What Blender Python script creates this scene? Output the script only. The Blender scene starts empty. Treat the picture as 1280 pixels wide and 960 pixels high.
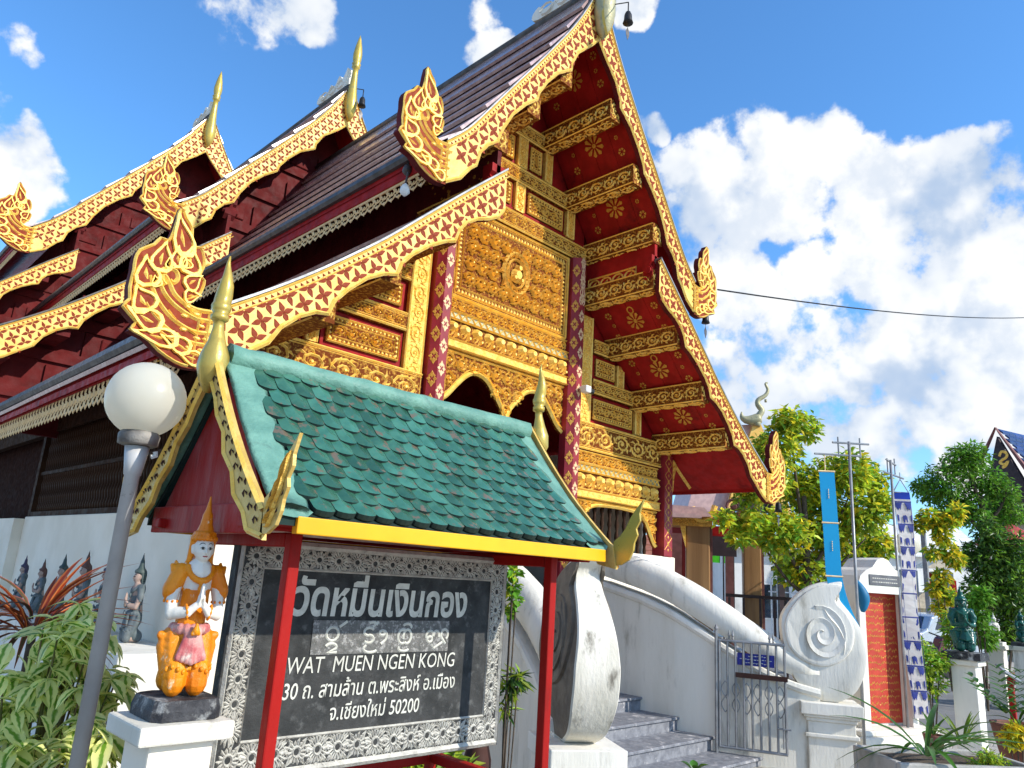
import bpy, math, random
from mathutils import Vector, Matrix, noise
from math import sin, cos, pi, radians, atan2, sqrt, hypot
random.seed(7)
S = bpy.context.scene
COL = S.collection
# ---------------------------------------------------------------- camera
EYE = 1.85
def cam_basis(pitch, roll, h):
    fwd = Vector((sin(h)*cos(pitch), cos(h)*cos(pitch), sin(pitch)))
    right = Vector((cos(h), -sin(h), 0)); up = right.cross(fwd)
    c, s = cos(roll), sin(roll)
    return c*right+s*up, -s*right+c*up, fwd
CR, CU, CF = cam_basis(0.25125325, 0.06314796, 0.7695219)
FPX = 932.74
cd = bpy.data.cameras.new('camera'); cam = bpy.data.objects.new('camera', cd); COL.objects.link(cam)
cd.sensor_width = 36; cd.lens = FPX/1280*36; cd.clip_end = 3000; cd.clip_start = .05
cam.matrix_world = Matrix(((CR.x, CU.x, -CF.x, 0), (CR.y, CU.y, -CF.y, 0), (CR.z, CU.z, -CF.z, EYE), (0, 0, 0, 1)))
S.camera = cam
def ray(x, y): return CF + CR*((x-640)/FPX) - CU*((y-480)/FPX)
def aY(x, y, Y): d = ray(x, y); d = d*(Y/d.y); return Vector((d.x, d.y, d.z+EYE))
def aX(x, y, X): d = ray(x, y); d = d*(X/d.x); return Vector((d.x, d.y, d.z+EYE))
def aZ(x, y, z): d = ray(x, y); d = d*((z-EYE)/d.z); return Vector((d.x, d.y, z))
def aD(x, y, D): d = ray(x, y); d = d*D; return Vector((d.x, d.y, d.z+EYE))
# ---------------------------------------------------------------- light
S.view_settings.view_transform = 'Standard'; S.view_settings.look = 'None'
S.view_settings.exposure = 0.36; S.view_settings.gamma = 1
S.view_settings.use_curve_mapping = False
SUN = Vector((0.30, -0.80, 0.52)).normalized()
sl = bpy.data.lights.new('sun', 'SUN'); sl.energy = 4.2; sl.angle = radians(.5); sl.color = (1, .95, .86)
so = bpy.data.objects.new('sun', sl); COL.objects.link(so)
so.rotation_euler = SUN.to_track_quat('Z', 'Y').to_euler(); so.location = (10, -20, 40)
# ---------------------------------------------------------------- node helper
class NT:
    def __init__(s, tree): s.t = tree; tree.nodes.clear()
    def n(s, typ, ins=None, **kw):
        nd = s.t.nodes.new(typ)
        for k, v in kw.items(): setattr(nd, k, v)
        for k, v in (ins or {}).items():
            so_ = nd.inputs[k]
            if hasattr(v, 'is_linked'): s.t.links.new(v, so_)
            else: so_.default_value = v
        return nd
    def math(s, op, a, b=0., c=0., clamp=False):
        return s.n('ShaderNodeMath', {0: a, 1: b, 2: c}, operation=op, use_clamp=clamp).outputs[0]
    def vm(s, op, a, b=(0, 0, 0)):
        nd = s.n('ShaderNodeVectorMath', {0: a, 1: b}, operation=op)
        return nd.outputs['Value'] if op in ('DOT_PRODUCT', 'LENGTH') else nd.outputs[0]
    def noise(s, vec, scale, detail=4, rough=.55, dist=0.):
        return s.n('ShaderNodeTexNoise', {'Vector': vec, 'Scale': scale, 'Detail': detail, 'Roughness': rough, 'Distortion': dist}).outputs[0]
    def mr(s, v, a, b, c=0., d=1., smooth=True):
        return s.n('ShaderNodeMapRange', {'Value': v, 'From Min': a, 'From Max': b, 'To Min': c, 'To Max': d},
                   interpolation_type='SMOOTHSTEP' if smooth else 'LINEAR').outputs[0]
    def mix(s, f, a, b):
        nd = s.n('ShaderNodeMix', data_type='RGBA'); nd.clamp_factor = True
        for i, v in ((0, f), (6, a), (7, b)):
            if hasattr(v, 'is_linked'): s.t.links.new(v, nd.inputs[i])
            else: nd.inputs[i].default_value = v if i == 0 else (tuple(v)+(1,))[:4]
        return nd.outputs[2]
# ---------------------------------------------------------------- world: Nishita sky + clouds
W = bpy.data.worlds.new('World'); S.world = W; W.use_nodes = True
nt = NT(W.node_tree)
el = math.asin(SUN.z); az = atan2(SUN.x, SUN.y)
sky = nt.n('ShaderNodeTexSky', sky_type='NISHITA', sun_disc=False, sun_elevation=el, sun_rotation=az, air_density=1.0, dust_density=.3, ozone_density=4.0, altitude=300)
dirv = nt.n('ShaderNodeTexCoord').outputs['Generated']
# cumulus banks in directions of the sky: (x, y, angular radius deg, weight)
BL = [(910, 240, 5.2, 1.), (955, 215, 4.4, 1.), (1010, 195, 3.8, 1.), (880, 300, 5, 1.), (1000, 255, 3.6, .9), (1095, 250, 5.2, 1.), (1150, 290, 5, 1.),
      (1210, 250, 4.6, 1.), (1240, 310, 6, 1.), (1010, 345, 3.2, .8), (1085, 320, 3.8, .9), (1170, 350, 5.5, 1.), (930, 360, 4, .95),
      (1000, 465, 4.0, .95), (1060, 455, 4.4, 1.), (1130, 445, 5.2, 1.), (1200, 460, 6, 1.), (1275, 450, 5.5, 1.), (950, 470, 4.6, .95), (1050, 520, 4, .8), (1160, 540, 4.5, .85), (1250, 560, 4, .8),
      (1240, 195, 2.2, .72), (350, -12, 4.2, .86), (300, -12, 3, .7), (390, 45, 1.4, .60), (20, 220, 3.4, .95), (0, 250, 2.5, .9), (50, 235, 2., .7), (620, 80, 2.6, .93), (600, 70, 1.6, .8), (620, 5, 2, .7),
      (815, 180, 1.4, .82), (790, 5, 2., .85), (10, 45, 1.6, .46), (-150, 150, 6, 1.), (1400, 330, 7, 1.), (1450, 520, 9, .9), (860, -160, 7, .9), (1330, 480, 5, 1)]
warp = nt.n('ShaderNodeTexNoise', {'Vector': dirv, 'Scale': 9., 'Detail': 3.}).outputs['Color']
dw = nt.vm('NORMALIZE', nt.vm('ADD', dirv, nt.vm('MULTIPLY', nt.vm('SUBTRACT', warp, (.5, .5, .5)), (.10, .10, .10))))
def field(vec):
    acc = None
    for x, y, r, w in BL:
        d = ray(x, y).normalized()
        g = nt.mr(nt.vm('DOT_PRODUCT', vec, tuple(d)), cos(radians(r*1.25)), cos(radians(r*.15)), 0., w)
        acc = g if acc is None else nt.math('MAXIMUM', acc, g)
    return acc
blob = field(dw)
# elsewhere the same broken cumulus goes on
sep = nt.n('ShaderNodeSeparateXYZ', {0: dirv}).outputs
out = nt.mr(nt.vm('DOT_PRODUCT', dirv, tuple(ray(640, 330).normalized())), .70, .55, 0., 1.)
gen = nt.math('MULTIPLY', nt.mr(nt.noise(dirv, 2.3, 3), .5, .62), out)
blob = nt.math('MAXIMUM', blob, gen)
n1 = nt.noise(dirv, 13., 9, .58); n2 = nt.noise(nt.vm('ADD', dirv, (.006, -.010, .042)), 13., 6, .5)
dens = nt.mr(nt.math('ADD', blob, nt.math('MULTIPLY', nt.math('SUBTRACT', n1, .5), 2.6)), .43, .80)
dens = nt.math('MULTIPLY', dens, nt.mr(blob, .02, .3))
lit = nt.mr(nt.math('SUBTRACT', n1, n2), -.16, .12)
lit2 = nt.mr(nt.noise(dirv, 6.5, 4), .38, .60)
shade = nt.math('ADD', nt.math('MULTIPLY', lit, .5), nt.math('MULTIPLY', lit2, .55))
CW = 5.6
ccol = nt.mix(shade, (.45*CW, .575*CW, .77*CW), (1.02*CW, 1.02*CW, 1.0*CW))
skyc = nt.mix(1., sky.outputs[0], sky.outputs[0])
hz = nt.mr(sep[2], -.02, .5)
tint = nt.mix(hz, (.92, 1.16, 1.34), (.84, 1.32, 1.58))
skyc = nt.n('ShaderNodeMix', {'Factor': 1.}, data_type='RGBA', blend_type='MULTIPLY')
nt.t.links.new(sky.outputs[0], skyc.inputs[6]); nt.t.links.new(tint, skyc.inputs[7]); skyc.inputs[0].default_value = 1
fin = nt.mix(nt.math('MULTIPLY', dens, .96), skyc.outputs[2], ccol)
bg = nt.n('ShaderNodeBackground', {'Color': fin, 'Strength': .15})
nt.t.links.new(bg.outputs[0], nt.n('ShaderNodeOutputWorld').inputs[0])
# ---------------------------------------------------------------- materials
M = {}
def mat(name, c1, c2=None, rough=.6, metal=0., nscale=6., lo=.35, hi=.65, bump=0., bscale=40., spec=.3, dirt=None, dscale=3., dlo=.55, dhi=.75, rnd=0., transl=0., coat=0., streak=1., co='Object'):
    m = bpy.data.materials.new(name); m.use_nodes = True; t = NT(m.node_tree); M[name] = m
    vec = t.n('ShaderNodeTexCoord').outputs[co]
    if rnd > 0: vec = t.vm('ADD', vec, t.n('ShaderNodeCombineXYZ', {0: t.math('MULTIPLY', t.n('ShaderNodeObjectInfo').outputs['Random'], 40.), 1: t.math('MULTIPLY', t.n('ShaderNodeObjectInfo').outputs['Random'], 17.)}).outputs[0])
    if streak != 1.: vec = t.vm('MULTIPLY', vec, (1, 1, streak))
    if c2 is None: c2 = tuple(x*.72 for x in c1)
    col = t.mix(t.mr(t.noise(vec, nscale, 5), lo, hi), c1, c2)
    if rnd:
        ri = t.n('ShaderNodeNewGeometry').outputs['Random Per Island'] if rnd < 0 else t.n('ShaderNodeObjectInfo').outputs['Random']
        hs = t.n('ShaderNodeHueSaturation', {'Color': col, 'Value': t.mr(ri, 0, 1, 1-abs(rnd), 1+abs(rnd)), 'Hue': t.mr(ri, 0, 1, .5-.03*abs(rnd), .5+.03*abs(rnd))})
        col = hs.outputs[0]
    if dirt: col = t.mix(t.mr(t.noise(vec, dscale, 7, .65), dlo, dhi), col, dirt)
    ins = {'Base Color': col, 'Roughness': t.mr(t.noise(vec, nscale*2.3, 3), .3, .7, rough*.8, min(1, rough*1.2)), 'Metallic': metal, 'Specular IOR Level': spec}
    if coat: ins['Coat Weight'] = coat; ins['Coat Roughness'] = .15
    if bump:
        ins['Normal'] = t.n('ShaderNodeBump', {'Height': t.noise(vec, bscale, 5, .6), 'Strength': bump, 'Distance': .02}).outputs[0]
    b = t.n('ShaderNodeBsdfPrincipled', ins); o = b.outputs[0]
    if transl:
        o = t.n('ShaderNodeMixShader', {0: transl, 1: o, 2: t.n('ShaderNodeBsdfTranslucent', {'Color': col}).outputs[0]}).outputs[0]
    t.t.links.new(o, t.n('ShaderNodeOutputMaterial').inputs[0])
    return m
mat('cream gold', (.87, .55, .145), (.80, .46, .095), .45, 0, 4, dirt=(.35, .17, .04), dscale=9, dlo=.6, dhi=.8, bump=.15, bscale=60)
mat('star red', (.27, .045, .016), (.20, .03, .010), .65, 0, 12, spec=.12)
mat('gilt', (.95, .61, .135), (.82, .43, .06), .40, .12, 22, bump=.5, bscale=120, dirt=(.16, .05, .01), dscale=26, dlo=.56, dhi=.72)
mat('gilt bright', (.97, .665, .165), (.91, .55, .09), .38, .10, 14, bump=.3, bscale=90, dirt=(.30, .12, .02), dscale=20, dlo=.62, dhi=.8)
mat('carving ground', (.15, .035, .008), (.52, .27, .045), .6, 0, 34, lo=.46, hi=.70, bump=.4, bscale=90, spec=.05)
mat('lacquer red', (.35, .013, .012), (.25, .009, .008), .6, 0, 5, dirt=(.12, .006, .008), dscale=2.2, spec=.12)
mat('wood maroon', (.125, .014, .014), (.085, .010, .010), .7, 0, 3, dirt=(.06, .01, .010), bump=.2, spec=.12)  # darkened so the rear section walls carry their shadow in the colour
mat('column plum', (.28, .022, .030), (.21, .015, .022), .45, 0, 5)
mat('stencil gold', (.62, .33, .06), (.48, .22, .03), .45, .2, 30)
mat('stencil lit', (.75, .52, .30), (.62, .38, .18), .5, .1, 30)  # paler copy of the stencil gold, sunlit sheen put into the colour
mat('interior shade', (.035, .014, .010), (.025, .010, .008), .9, spec=.03)  # near-black paint carrying the shade inside the hall
mat('roof shingle', (.50, .33, .30), (.34, .20, .18), .24, 0, 7, spec=1., dirt=(.60, .47, .44), dscale=5, bump=.05, rnd=.12, coat=.5)
mat('gutter zinc', (.10, .09, .085), (.06, .055, .05), .45, .3, 8)
mat('lace cream', (.84, .62, .34), (.72, .50, .25), .6, 0, 10)
mat('white stucco', (.78, .745, .665), (.69, .655, .57), .8, 0, 2.2, bump=.2, bscale=35, dirt=(.30, .27, .21), dscale=5, dlo=.52, dhi=.80, streak=.22, spec=.15)
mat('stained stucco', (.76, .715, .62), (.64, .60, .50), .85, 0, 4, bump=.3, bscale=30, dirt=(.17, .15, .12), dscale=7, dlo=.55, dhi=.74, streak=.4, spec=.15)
mat('shaded stucco', (.20, .165, .125), (.13, .105, .08), .8, 0, 5, bump=.3, dirt=(.12, .1, .085), dscale=4)  # near spiral's shaded faces: the shade is put into a darker brown
mat('cream wall', (.88, .79, .65), (.80, .71, .57), .8, 0, 1.5, bump=.08, dirt=(.5, .45, .36), dscale=1.6, dlo=.6, dhi=.9)
mat('spindle wood', (.055, .026, .014), (.035, .017, .010), .7, spec=.08)
mat('old gold', (.70, .48, .14), (.54, .34, .08), .42, .15, 9, dirt=(.20, .10, .03), dscale=12, dlo=.57, dhi=.76, bump=.25, bscale=70)
mat('chofa brass', (.60, .41, .075), (.48, .36, .09), .34, .4, 6, dirt=(.30, .30, .14), dscale=5, bump=.1)
mat('chofa aged', (.42, .38, .22), (.34, .33, .20), .5, .2, 9, dirt=(.16, .16, .12), dscale=8, bump=.3)
mat('tile bedding', (.012, .030, .026), None, .9)
mat('glass tile green', (.024, .098, .064), (.042, .145, .095), .22, 0, 9, rnd=.30, dirt=(.13, .10, .065), dscale=15, dlo=.575, dhi=.64, spec=.6, bump=.1, bscale=60, co='Object')
mat('turquoise cement', (.15, .31, .24), (.10, .23, .18), .5, 0, 8, bump=.6, bscale=22, dirt=(.07, .13, .11), dscale=9, dlo=.6, dhi=.78)
mat('yellow paint', (.82, .42, .010), (.74, .35, .008), .4, 0, 3, dirt=(.4, .2, .02), dscale=7, dlo=.66, dhi=.82)
mat('sign red', (.35, .010, .007), (.27, .008, .006), .5, 0, 4, dirt=(.14, .012, .008), dscale=9, dlo=.57, dhi=.8, bump=.15, spec=.15, streak=.3)
mat('slate board', (.022, .023, .022), (.042, .042, .040), .7, 0, 9, dirt=(.10, .10, .095), dscale=22, dlo=.52, dhi=.74, bump=.2, bscale=80)
mat('slate pale', (.16, .155, .145), (.11, .11, .10), .8, 0, 40, dirt=(.34, .33, .31), dscale=60, dlo=.5, dhi=.62, bump=.4, bscale=140)
mat('silver carve', (.56, .54, .47), (.42, .40, .35), .55, .1, 30, bump=.3, bscale=90, dirt=(.10, .10, .09), dscale=30, dlo=.6, dhi=.78)
mat('letter white', (.66, .65, .56), (.52, .51, .44), .7, 0, 20, dirt=(.2, .2, .18), dscale=30, dlo=.62, dhi=.8)
mat('galvanised', (.30, .30, .305), (.21, .215, .22), .42, .35, 8, dirt=(.2, .18, .16), dscale=12, dlo=.6, dhi=.8)
mat('lamp grey', (.52, .51, .49), (.43, .42, .41), .5, .1, 6, dirt=(.10, .08, .07), dscale=11, dlo=.66, dhi=.74)
mat('lamp base', (.30, .28, .25), (.12, .11, .10), .6, .2, 9, dirt=(.03, .03, .03), dscale=8, bump=.3)
mat('globe plastic', (.94, .90, .78), (.88, .83, .70), .25, 0, 2, transl=.6, spec=.5)
mat('deva orange', (.80, .27, .007), (.68, .18, .005), .35, 0, 7, dirt=(.78, .60, .36), dscale=22, dlo=.60, dhi=.72, bump=.25, bscale=60)
mat('deva white', (.78, .73, .64), (.68, .64, .56), .5, 0, 7, dirt=(.55, .48, .38), dscale=11, dlo=.6, dhi=.8, bump=.15)
mat('deva rose', (.42, .08, .085), (.55, .30, .26), .5, 0, 18, dirt=(.6, .5, .42), dscale=16, dlo=.56, dhi=.7, bump=.3)
mat('ink', (.02, .02, .02), (.03, .02, .02), .6)
mat('lip red', (.35, .06, .05), None, .6)
mat('basalt', (.018, .018, .022), (.06, .06, .065), .6, 0, 12, dirt=(.42, .42, .40), dscale=7, dlo=.52, dhi=.66, bump=.6, bscale=30)
mat('mint stone', (.09, .115, .12), (.14, .16, .165), .7, 0, 8)
mat('hat verdigris', (.05, .075, .07), (.09, .11, .1), .6, 0, 14)
mat('hat purple', (.06, .05, .09), (.09, .07, .11), .6, 0, 14)
mat('hat brown', (.14, .07, .055), (.09, .05, .04), .6, 0, 14)
mat('skin clay', (.42, .30, .24), (.34, .24, .2), .7)
mat('granite step', (.24, .245, .265), (.155, .16, .18), .55, 0, 14, dirt=(.52, .50, .50), dscale=9, dlo=.55, dhi=.7, bump=.1)
mat('asphalt', (.20, .195, .19), (.16, .155, .15), .85, 0, 1.2, bump=.2, bscale=60, dirt=(.27, .26, .25), dscale=.6)
mat('paving', (.46, .42, .36), (.36, .33, .29), .85, 0, 3, bump=.2, bscale=40, dirt=(.26, .24, .2), dscale=5)
mat('soil', (.07, .05, .035), (.11, .085, .06), .95, 0, 10, bump=.5)
mat('terracotta', (.22, .09, .06), (.15, .06, .045), .7, 0, 6, bump=.2, dirt=(.1, .07, .06), dscale=6)
mat('dark pot', (.045, .025, .02), (.07, .04, .035), .5)
mat('concrete', (.42, .40, .37), (.33, .32, .29), .85, 0, 5, bump=.3, dirt=(.2, .19, .17), dscale=5)
mat('teak', (.36, .20, .085), (.24, .125, .05), .55, 0, 4, streak=.06, bump=.2)
mat('pink shingle', (.62, .40, .36), (.50, .31, .29), .5, 0, 9, spec=.8)
mat('board red', (.45, .06, .045), None, .5)
mat('name board', (.30, .025, .035), None, .45)
mat('banner cyan', (.02, .44, .74), (.018, .42, .74), .6, 0, 4, transl=.35)
mat('banner teal', (.01, .17, .32), (.008, .13, .26), .6)
mat('banner blue', (.02, .07, .52), None, .6, transl=.3)
mat('banner white', (.76, .72, .68), (.68, .62, .6), .6, 0, 9, transl=.3)
mat('banner navy', (.035, .05, .25), (.02, .03, .16), .6)
mat('tablet red', (.50, .055, .03), (.40, .04, .022), .45, 0, 7)
mat('tablet gold', (.72, .36, .06), None, .45, .2)
mat('plaque grey', (.13, .13, .14), None, .5)
mat('blue enamel', (.02, .03, .28), None, .35)
mat('rust brown', (.06, .022, .016), None, .7)
mat('bark', (.11, .08, .055), (.06, .045, .03), .9, 0, 9, bump=.6, bscale=25)
mat('leaf lime', (.62, .68, .05), (.34, .46, .04), .45, 0, 1.2, rnd=-.35, transl=.5)
mat('leaf gold', (.90, .66, .03), (.70, .60, .04), .5, 0, 3, rnd=-.3, transl=.4)
mat('leaf mid', (.24, .42, .04), (.13, .27, .03), .45, 0, 1.2, rnd=-.45, transl=.35)
mat('leaf deep', (.07, .15, .025), (.045, .10, .02), .5, 0, 1.2, rnd=-.4, transl=.25)
mat('leaf bright', (.18, .40, .035), (.12, .30, .03), .4, 0, 3, rnd=-.3, transl=.4)
mat('blade green', (.07, .19, .02), (.05, .13, .018), .35, 0, 5, rnd=.25, transl=.3)
mat('blade lime', (.26, .36, .05), (.15, .26, .03), .4, 0, 5, rnd=.25, transl=.35)
mat('bougainvillea', (.45, .06, .16), (.5, .15, .08), .6, rnd=-.4)
mat('stem green', (.12, .13, .04), (.16, .11, .05), .7)
mat('house white', (.76, .75, .72), (.68, .67, .64), .8, 0, 1, dirt=(.5, .5, .47), dscale=1)
mat('house cream', (.70, .62, .48), None, .8)
mat('house roof', (.35, .13, .08), (.26, .10, .06), .7, 0, 6)
mat('blue roof tile', (.025, .06, .19), (.018, .04, .13), .35, 0, 5, rnd=.2)
mat('dark timber', (.05, .03, .03), (.035, .022, .022), .6)
mat('timber trim', (.20, .075, .065), None, .6)
mat('steel white', (.7, .71, .72), None, .45)
mat('black rubber', (.02, .02, .02), None, .8)
mat('car silver', (.50, .55, .62), (.46, .51, .58), .25, .5, 2, coat=.8)
mat('car glass', (.02, .03, .05), None, .08, spec=1.)
mat('tail red', (.45, .02, .02), None, .25)
mat('moto red', (.10, .006, .012), None, .25, coat=.7)
mat('lime netting', (.10, .62, .03), None, .6, transl=.5)
mat('jade glaze', (.006, .055, .042), (.012, .09, .068), .25, 0, 9, dirt=(.4, .45, .42), dscale=8, dlo=.62, dhi=.72)
mat('iron dark', (.03, .03, .032), None, .5, .5)
mat('cable', (.03, .03, .03), None, .6)
# variegated leaf (across the leaf = UV.x): cream margin, green middle - the leaf's own colours
def leafmat(name, mid, edge, w=.30, rough=.35, rnd=.25, tr=.4):
    m = bpy.data.materials.new(name); m.use_nodes = True; t = NT(m.node_tree); M[name] = m
    tc = t.n('ShaderNodeTexCoord'); uv = t.n('ShaderNodeSeparateXYZ', {0: tc.outputs['UV']}).outputs
    oi = t.n('ShaderNodeObjectInfo').outputs['Random']
    nz = t.noise(t.vm('ADD', tc.outputs['UV'], t.n('ShaderNodeCombineXYZ', {0: t.math('MULTIPLY', oi, 37.)}).outputs[0]), 5., 3)
    a = t.math('ADD', t.math('ABSOLUTE', t.math('SUBTRACT', uv[0], .5)), t.math('MULTIPLY', t.math('SUBTRACT', nz, .5), .35))
    col = t.mix(t.mr(a, w-.05, w+.06), mid, edge)
    col = t.n('ShaderNodeHueSaturation', {'Color': col, 'Value': t.mr(oi, 0, 1, 1-rnd, 1+rnd)}).outputs[0]
    b = t.n('ShaderNodeBsdfPrincipled', {'Base Color': col, 'Roughness': rough})
    o = t.n('ShaderNodeMixShader', {0: tr, 1: b.outputs[0], 2: t.n('ShaderNodeBsdfTranslucent', {'Color': col}).outputs[0]}).outputs[0]
    t.t.links.new(o, t.n('ShaderNodeOutputMaterial').inputs[0])
leafmat('variegated leaf', (.19, .38, .04), (.95, .95, .38), .12, .35, .25, .5)
leafmat('cordyline leaf', (.40, .055, .018), (.66, .20, .05), .28, .35, .5, .4)
leafmat('cordyline old', (.10, .07, .03), (.40, .10, .05), .34, .4, .3, .3)
# ---------------------------------------------------------------- mesh builder
class MB:
    def __init__(s): s.v = []; s.f = []; s.m = []; s.uv = None
    def add(s, vs, fs, mi=0):
        b = len(s.v); s.v += [tuple(v) for v in vs]; s.f += [tuple(i+b for i in f) for f in fs]; s.m += [mi]*len(fs); return s
    def box(s, x0, x1, y0, y1, z0, z1, mi=0, X=None):
        vs = [Vector((x, y, z)) for z in (z0, z1) for y in (y0, y1) for x in (x0, x1)]
        if X: vs = [X @ v for v in vs]
        return s.add(vs, [(0, 2, 3, 1), (4, 5, 7, 6), (0, 1, 5, 4), (2, 6, 7, 3), (0, 4, 6, 2), (1, 3, 7, 5)], mi)
    def prism(s, poly, fn, off, mi=0, mside=None):
        n = len(poly); a = [Vector(fn(*p)) for p in poly]; o = Vector(off); b = [p+o for p in a]
        i0 = len(s.v); s.v += [tuple(p) for p in a+b]
        s.f += [tuple(i0+i for i in range(n)), tuple(i0+n+i for i in reversed(range(n)))]; s.m += [mi, mi]
        for i in range(n):
            j = (i+1) % n; s.f.append((i0+i, i0+n+i, i0+n+j, i0+j)); s.m.append(mi if mside is None else mside)
        return s
    def tube(s, pts, r, n=6, mi=0, cap=True):
        pts = [Vector(p) for p in pts]; k = len(pts)
        rs = r if hasattr(r, '__len__') else [r]*k
        t0 = (pts[1]-pts[0]).normalized(); u = t0.orthogonal().normalized(); b = len(s.v)
        for i, p in enumerate(pts):
            t = (pts[min(i+1, k-1)]-pts[max(i-1, 0)])
            t = t.normalized() if t.length > 1e-9 else t0
            u = u-t*u.dot(t); u = u.normalized() if u.length > 1e-9 else t.orthogonal().normalized()
            w = t.cross(u)
            for j in range(n):
                a = 2*pi*j/n+pi/n; s.v.append(tuple(p+(u*cos(a)+w*sin(a))*rs[i]))
        for i in range(k-1):
            for j in range(n):
                s.f.append((b+i*n+j, b+i*n+(j+1) % n, b+(i+1)*n+(j+1) % n, b+(i+1)*n+j)); s.m.append(mi)
        if cap:
            s.f.append(tuple(b+j for j in reversed(range(n)))); s.f.append(tuple(b+(k-1)*n+j for j in range(n))); s.m += [mi, mi]
        return s
    def lathe(s, prof, c=(0, 0, 0), n=12, mi=0, sq=None, X=None):
        c = Vector(c); b = len(s.v)
        for r, z in prof:
            for j in range(n):
                a = 2*pi*(j+.5)/n; p = Vector((r*cos(a), r*sin(a), z))
                s.v.append(tuple((X @ p if X else p)+c))
        for i in range(len(prof)-1):
            for j in range(n):
                s.f.append((b+i*n+j, b+i*n+(j+1) % n, b+(i+1)*n+(j+1) % n, b+(i+1)*n+j)); s.m.append(mi)
        s.f.append(tuple(b+j for j in reversed(range(n)))); s.f.append(tuple(b+(len(prof)-1)*n+j for j in range(n))); s.m += [mi, mi]
        return s
    def sphere(s, c, r, n=14, k=9, mi=0, zs=1.):
        prof = [(max(1e-4, r*sin(pi*i/k)), -r*zs*cos(pi*i/k)) for i in range(k+1)]
        return s.lathe(prof, c, n, mi)
    def ridge(s, pts, w, h, fn, mi=0, closed=False):
        """carved ridge: triangular section along a 2D polyline, mapped by fn(u,v,height)"""
        k = len(pts); b = len(s.v); P = [Vector((p[0], p[1])) for p in pts]
        ws = w if hasattr(w, '__len__') else [w]*k
        for i in range(k):
            t = P[(i+1) % k if closed else min(i+1, k-1)]-P[(i-1) % k if closed else max(i-1, 0)]
            t = t.normalized() if t.length > 1e-9 else Vector((1, 0)); nn = Vector((-t.y, t.x))*ws[i]*.5
            hh = h*(ws[i]/max(ws)) if max(ws) > 0 else 0
            for q, z in ((P[i]+nn, 0), (P[i], hh), (P[i]-nn, 0)): s.v.append(tuple(fn(q.x, q.y, z)))
        for i in range(k if closed else k-1):
            a = b+3*i; c = b+3*((i+1) % k)
            s.f += [(a, a+1, c+1, c), (a+1, a+2, c+2, c+1)]; s.m += [mi, mi]
        return s
    def boss(s, poly, h, fn, mi=0, inset=.5):
        """raised polygon with a bevelled top"""
        k = len(poly); b = len(s.v); cx = sum(p[0] for p in poly)/k; cy = sum(p[1] for p in poly)/k
        for p in poly: s.v.append(tuple(fn(p[0], p[1], 0)))
        for p in poly: s.v.append(tuple(fn(cx+(p[0]-cx)*inset, cy+(p[1]-cy)*inset, h)))
        for i in range(k):
            j = (i+1) % k; s.f.append((b+i, b+j, b+k+j, b+k+i)); s.m.append(mi)
        s.f.append(tuple(b+k+i for i in range(k))); s.m.append(mi)
        return s
    def mesh(s, name, mats, smooth=False):
        me = bpy.data.meshes.new(name); me.from_pydata(s.v, [], s.f)
        for m in (mats if isinstance(mats, (list, tuple)) else [mats]): me.materials.append(M[m])
        me.polygons.foreach_set('material_index', s.m)
        if smooth: me.polygons.foreach_set('use_smooth', [True]*len(s.f))
        if s.uv:
            lay = me.uv_layers.new(name='UVMap')
            for l in me.loops: lay.data[l.index].uv = s.uv[l.vertex_index]
        me.update(); return me
def setp(o, parent):
    o.parent = parent
    if parent is not None:
        o.matrix_parent_inverse = PM[parent.name].inverted()
PM = {}
def thing(name, label, cat, loc=(0, 0, 0), group=None, rz=0.):
    o = bpy.data.objects.new(name, None); COL.objects.link(o); o.location = loc; o.rotation_euler = (0, 0, rz); o.empty_display_size = .2
    o['label'] = label; o['category'] = cat
    if group: o['group'] = group
    PM[o.name] = Matrix.Translation(Vector(loc)) @ Matrix.Rotation(rz, 4, 'Z'); return o
def part(name, mb, mats, parent, smooth=False, label=None, stuff=False, mat_w=None):
    me = mb.mesh(name, mats, smooth) if isinstance(mb, MB) else mb
    o = bpy.data.objects.new(name, me); COL.objects.link(o)
    if mat_w is not None: o.matrix_world = mat_w
    setp(o, parent); PM[o.name] = Matrix.Identity(4) if mat_w is None else mat_w
    if label: o['label'] = label
    if stuff: o['kind'] = 'stuff'
    return o
def single(name, mb, mats, label, cat, smooth=False, group=None, origin=None):
    me = mb.mesh(name, mats, smooth) if isinstance(mb, MB) else mb
    o = bpy.data.objects.new(name, me); COL.objects.link(o); o['label'] = label; o['category'] = cat
    if group: o['group'] = group
    return o
def struct(name, mb, mats, smooth=False, kind='structure'):
    o = bpy.data.objects.new(name, mb.mesh(name, mats, smooth)); COL.objects.link(o); o['kind'] = kind; return o
def copy_tree(o, parent=None):
    c = o.copy(); COL.objects.link(c); c.parent = parent
    for ch in o.children: copy_tree(ch, c)
    return c
def bev(o, w=.01, seg=2):
    b = o.modifiers.new('bevel', 'BEVEL'); b.width = w; b.segments = seg; b.limit_method = 'ANGLE'; return o
def smooth_line(pts, k=4, closed=False):
    """Catmull-Rom through 2D/3D points"""
    P = [Vector(p) for p in pts]; n = len(P); r = []
    for i in range(n if closed else n-1):
        g = (lambda j: P[j % n]) if closed else (lambda j: P[max(0, min(n-1, j))])
        a, b, c, d = g(i-1), g(i), g(i+1), g(i+2)
        for q in range(k):
            t = q/k
            r.append(.5*((2*b)+(c-a)*t+(2*a-5*b+4*c-d)*t*t+(3*b-a-3*c+d)*t*t*t))
    if not closed: r.append(P[-1])
    return [tuple(p) for p in r]
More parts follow.
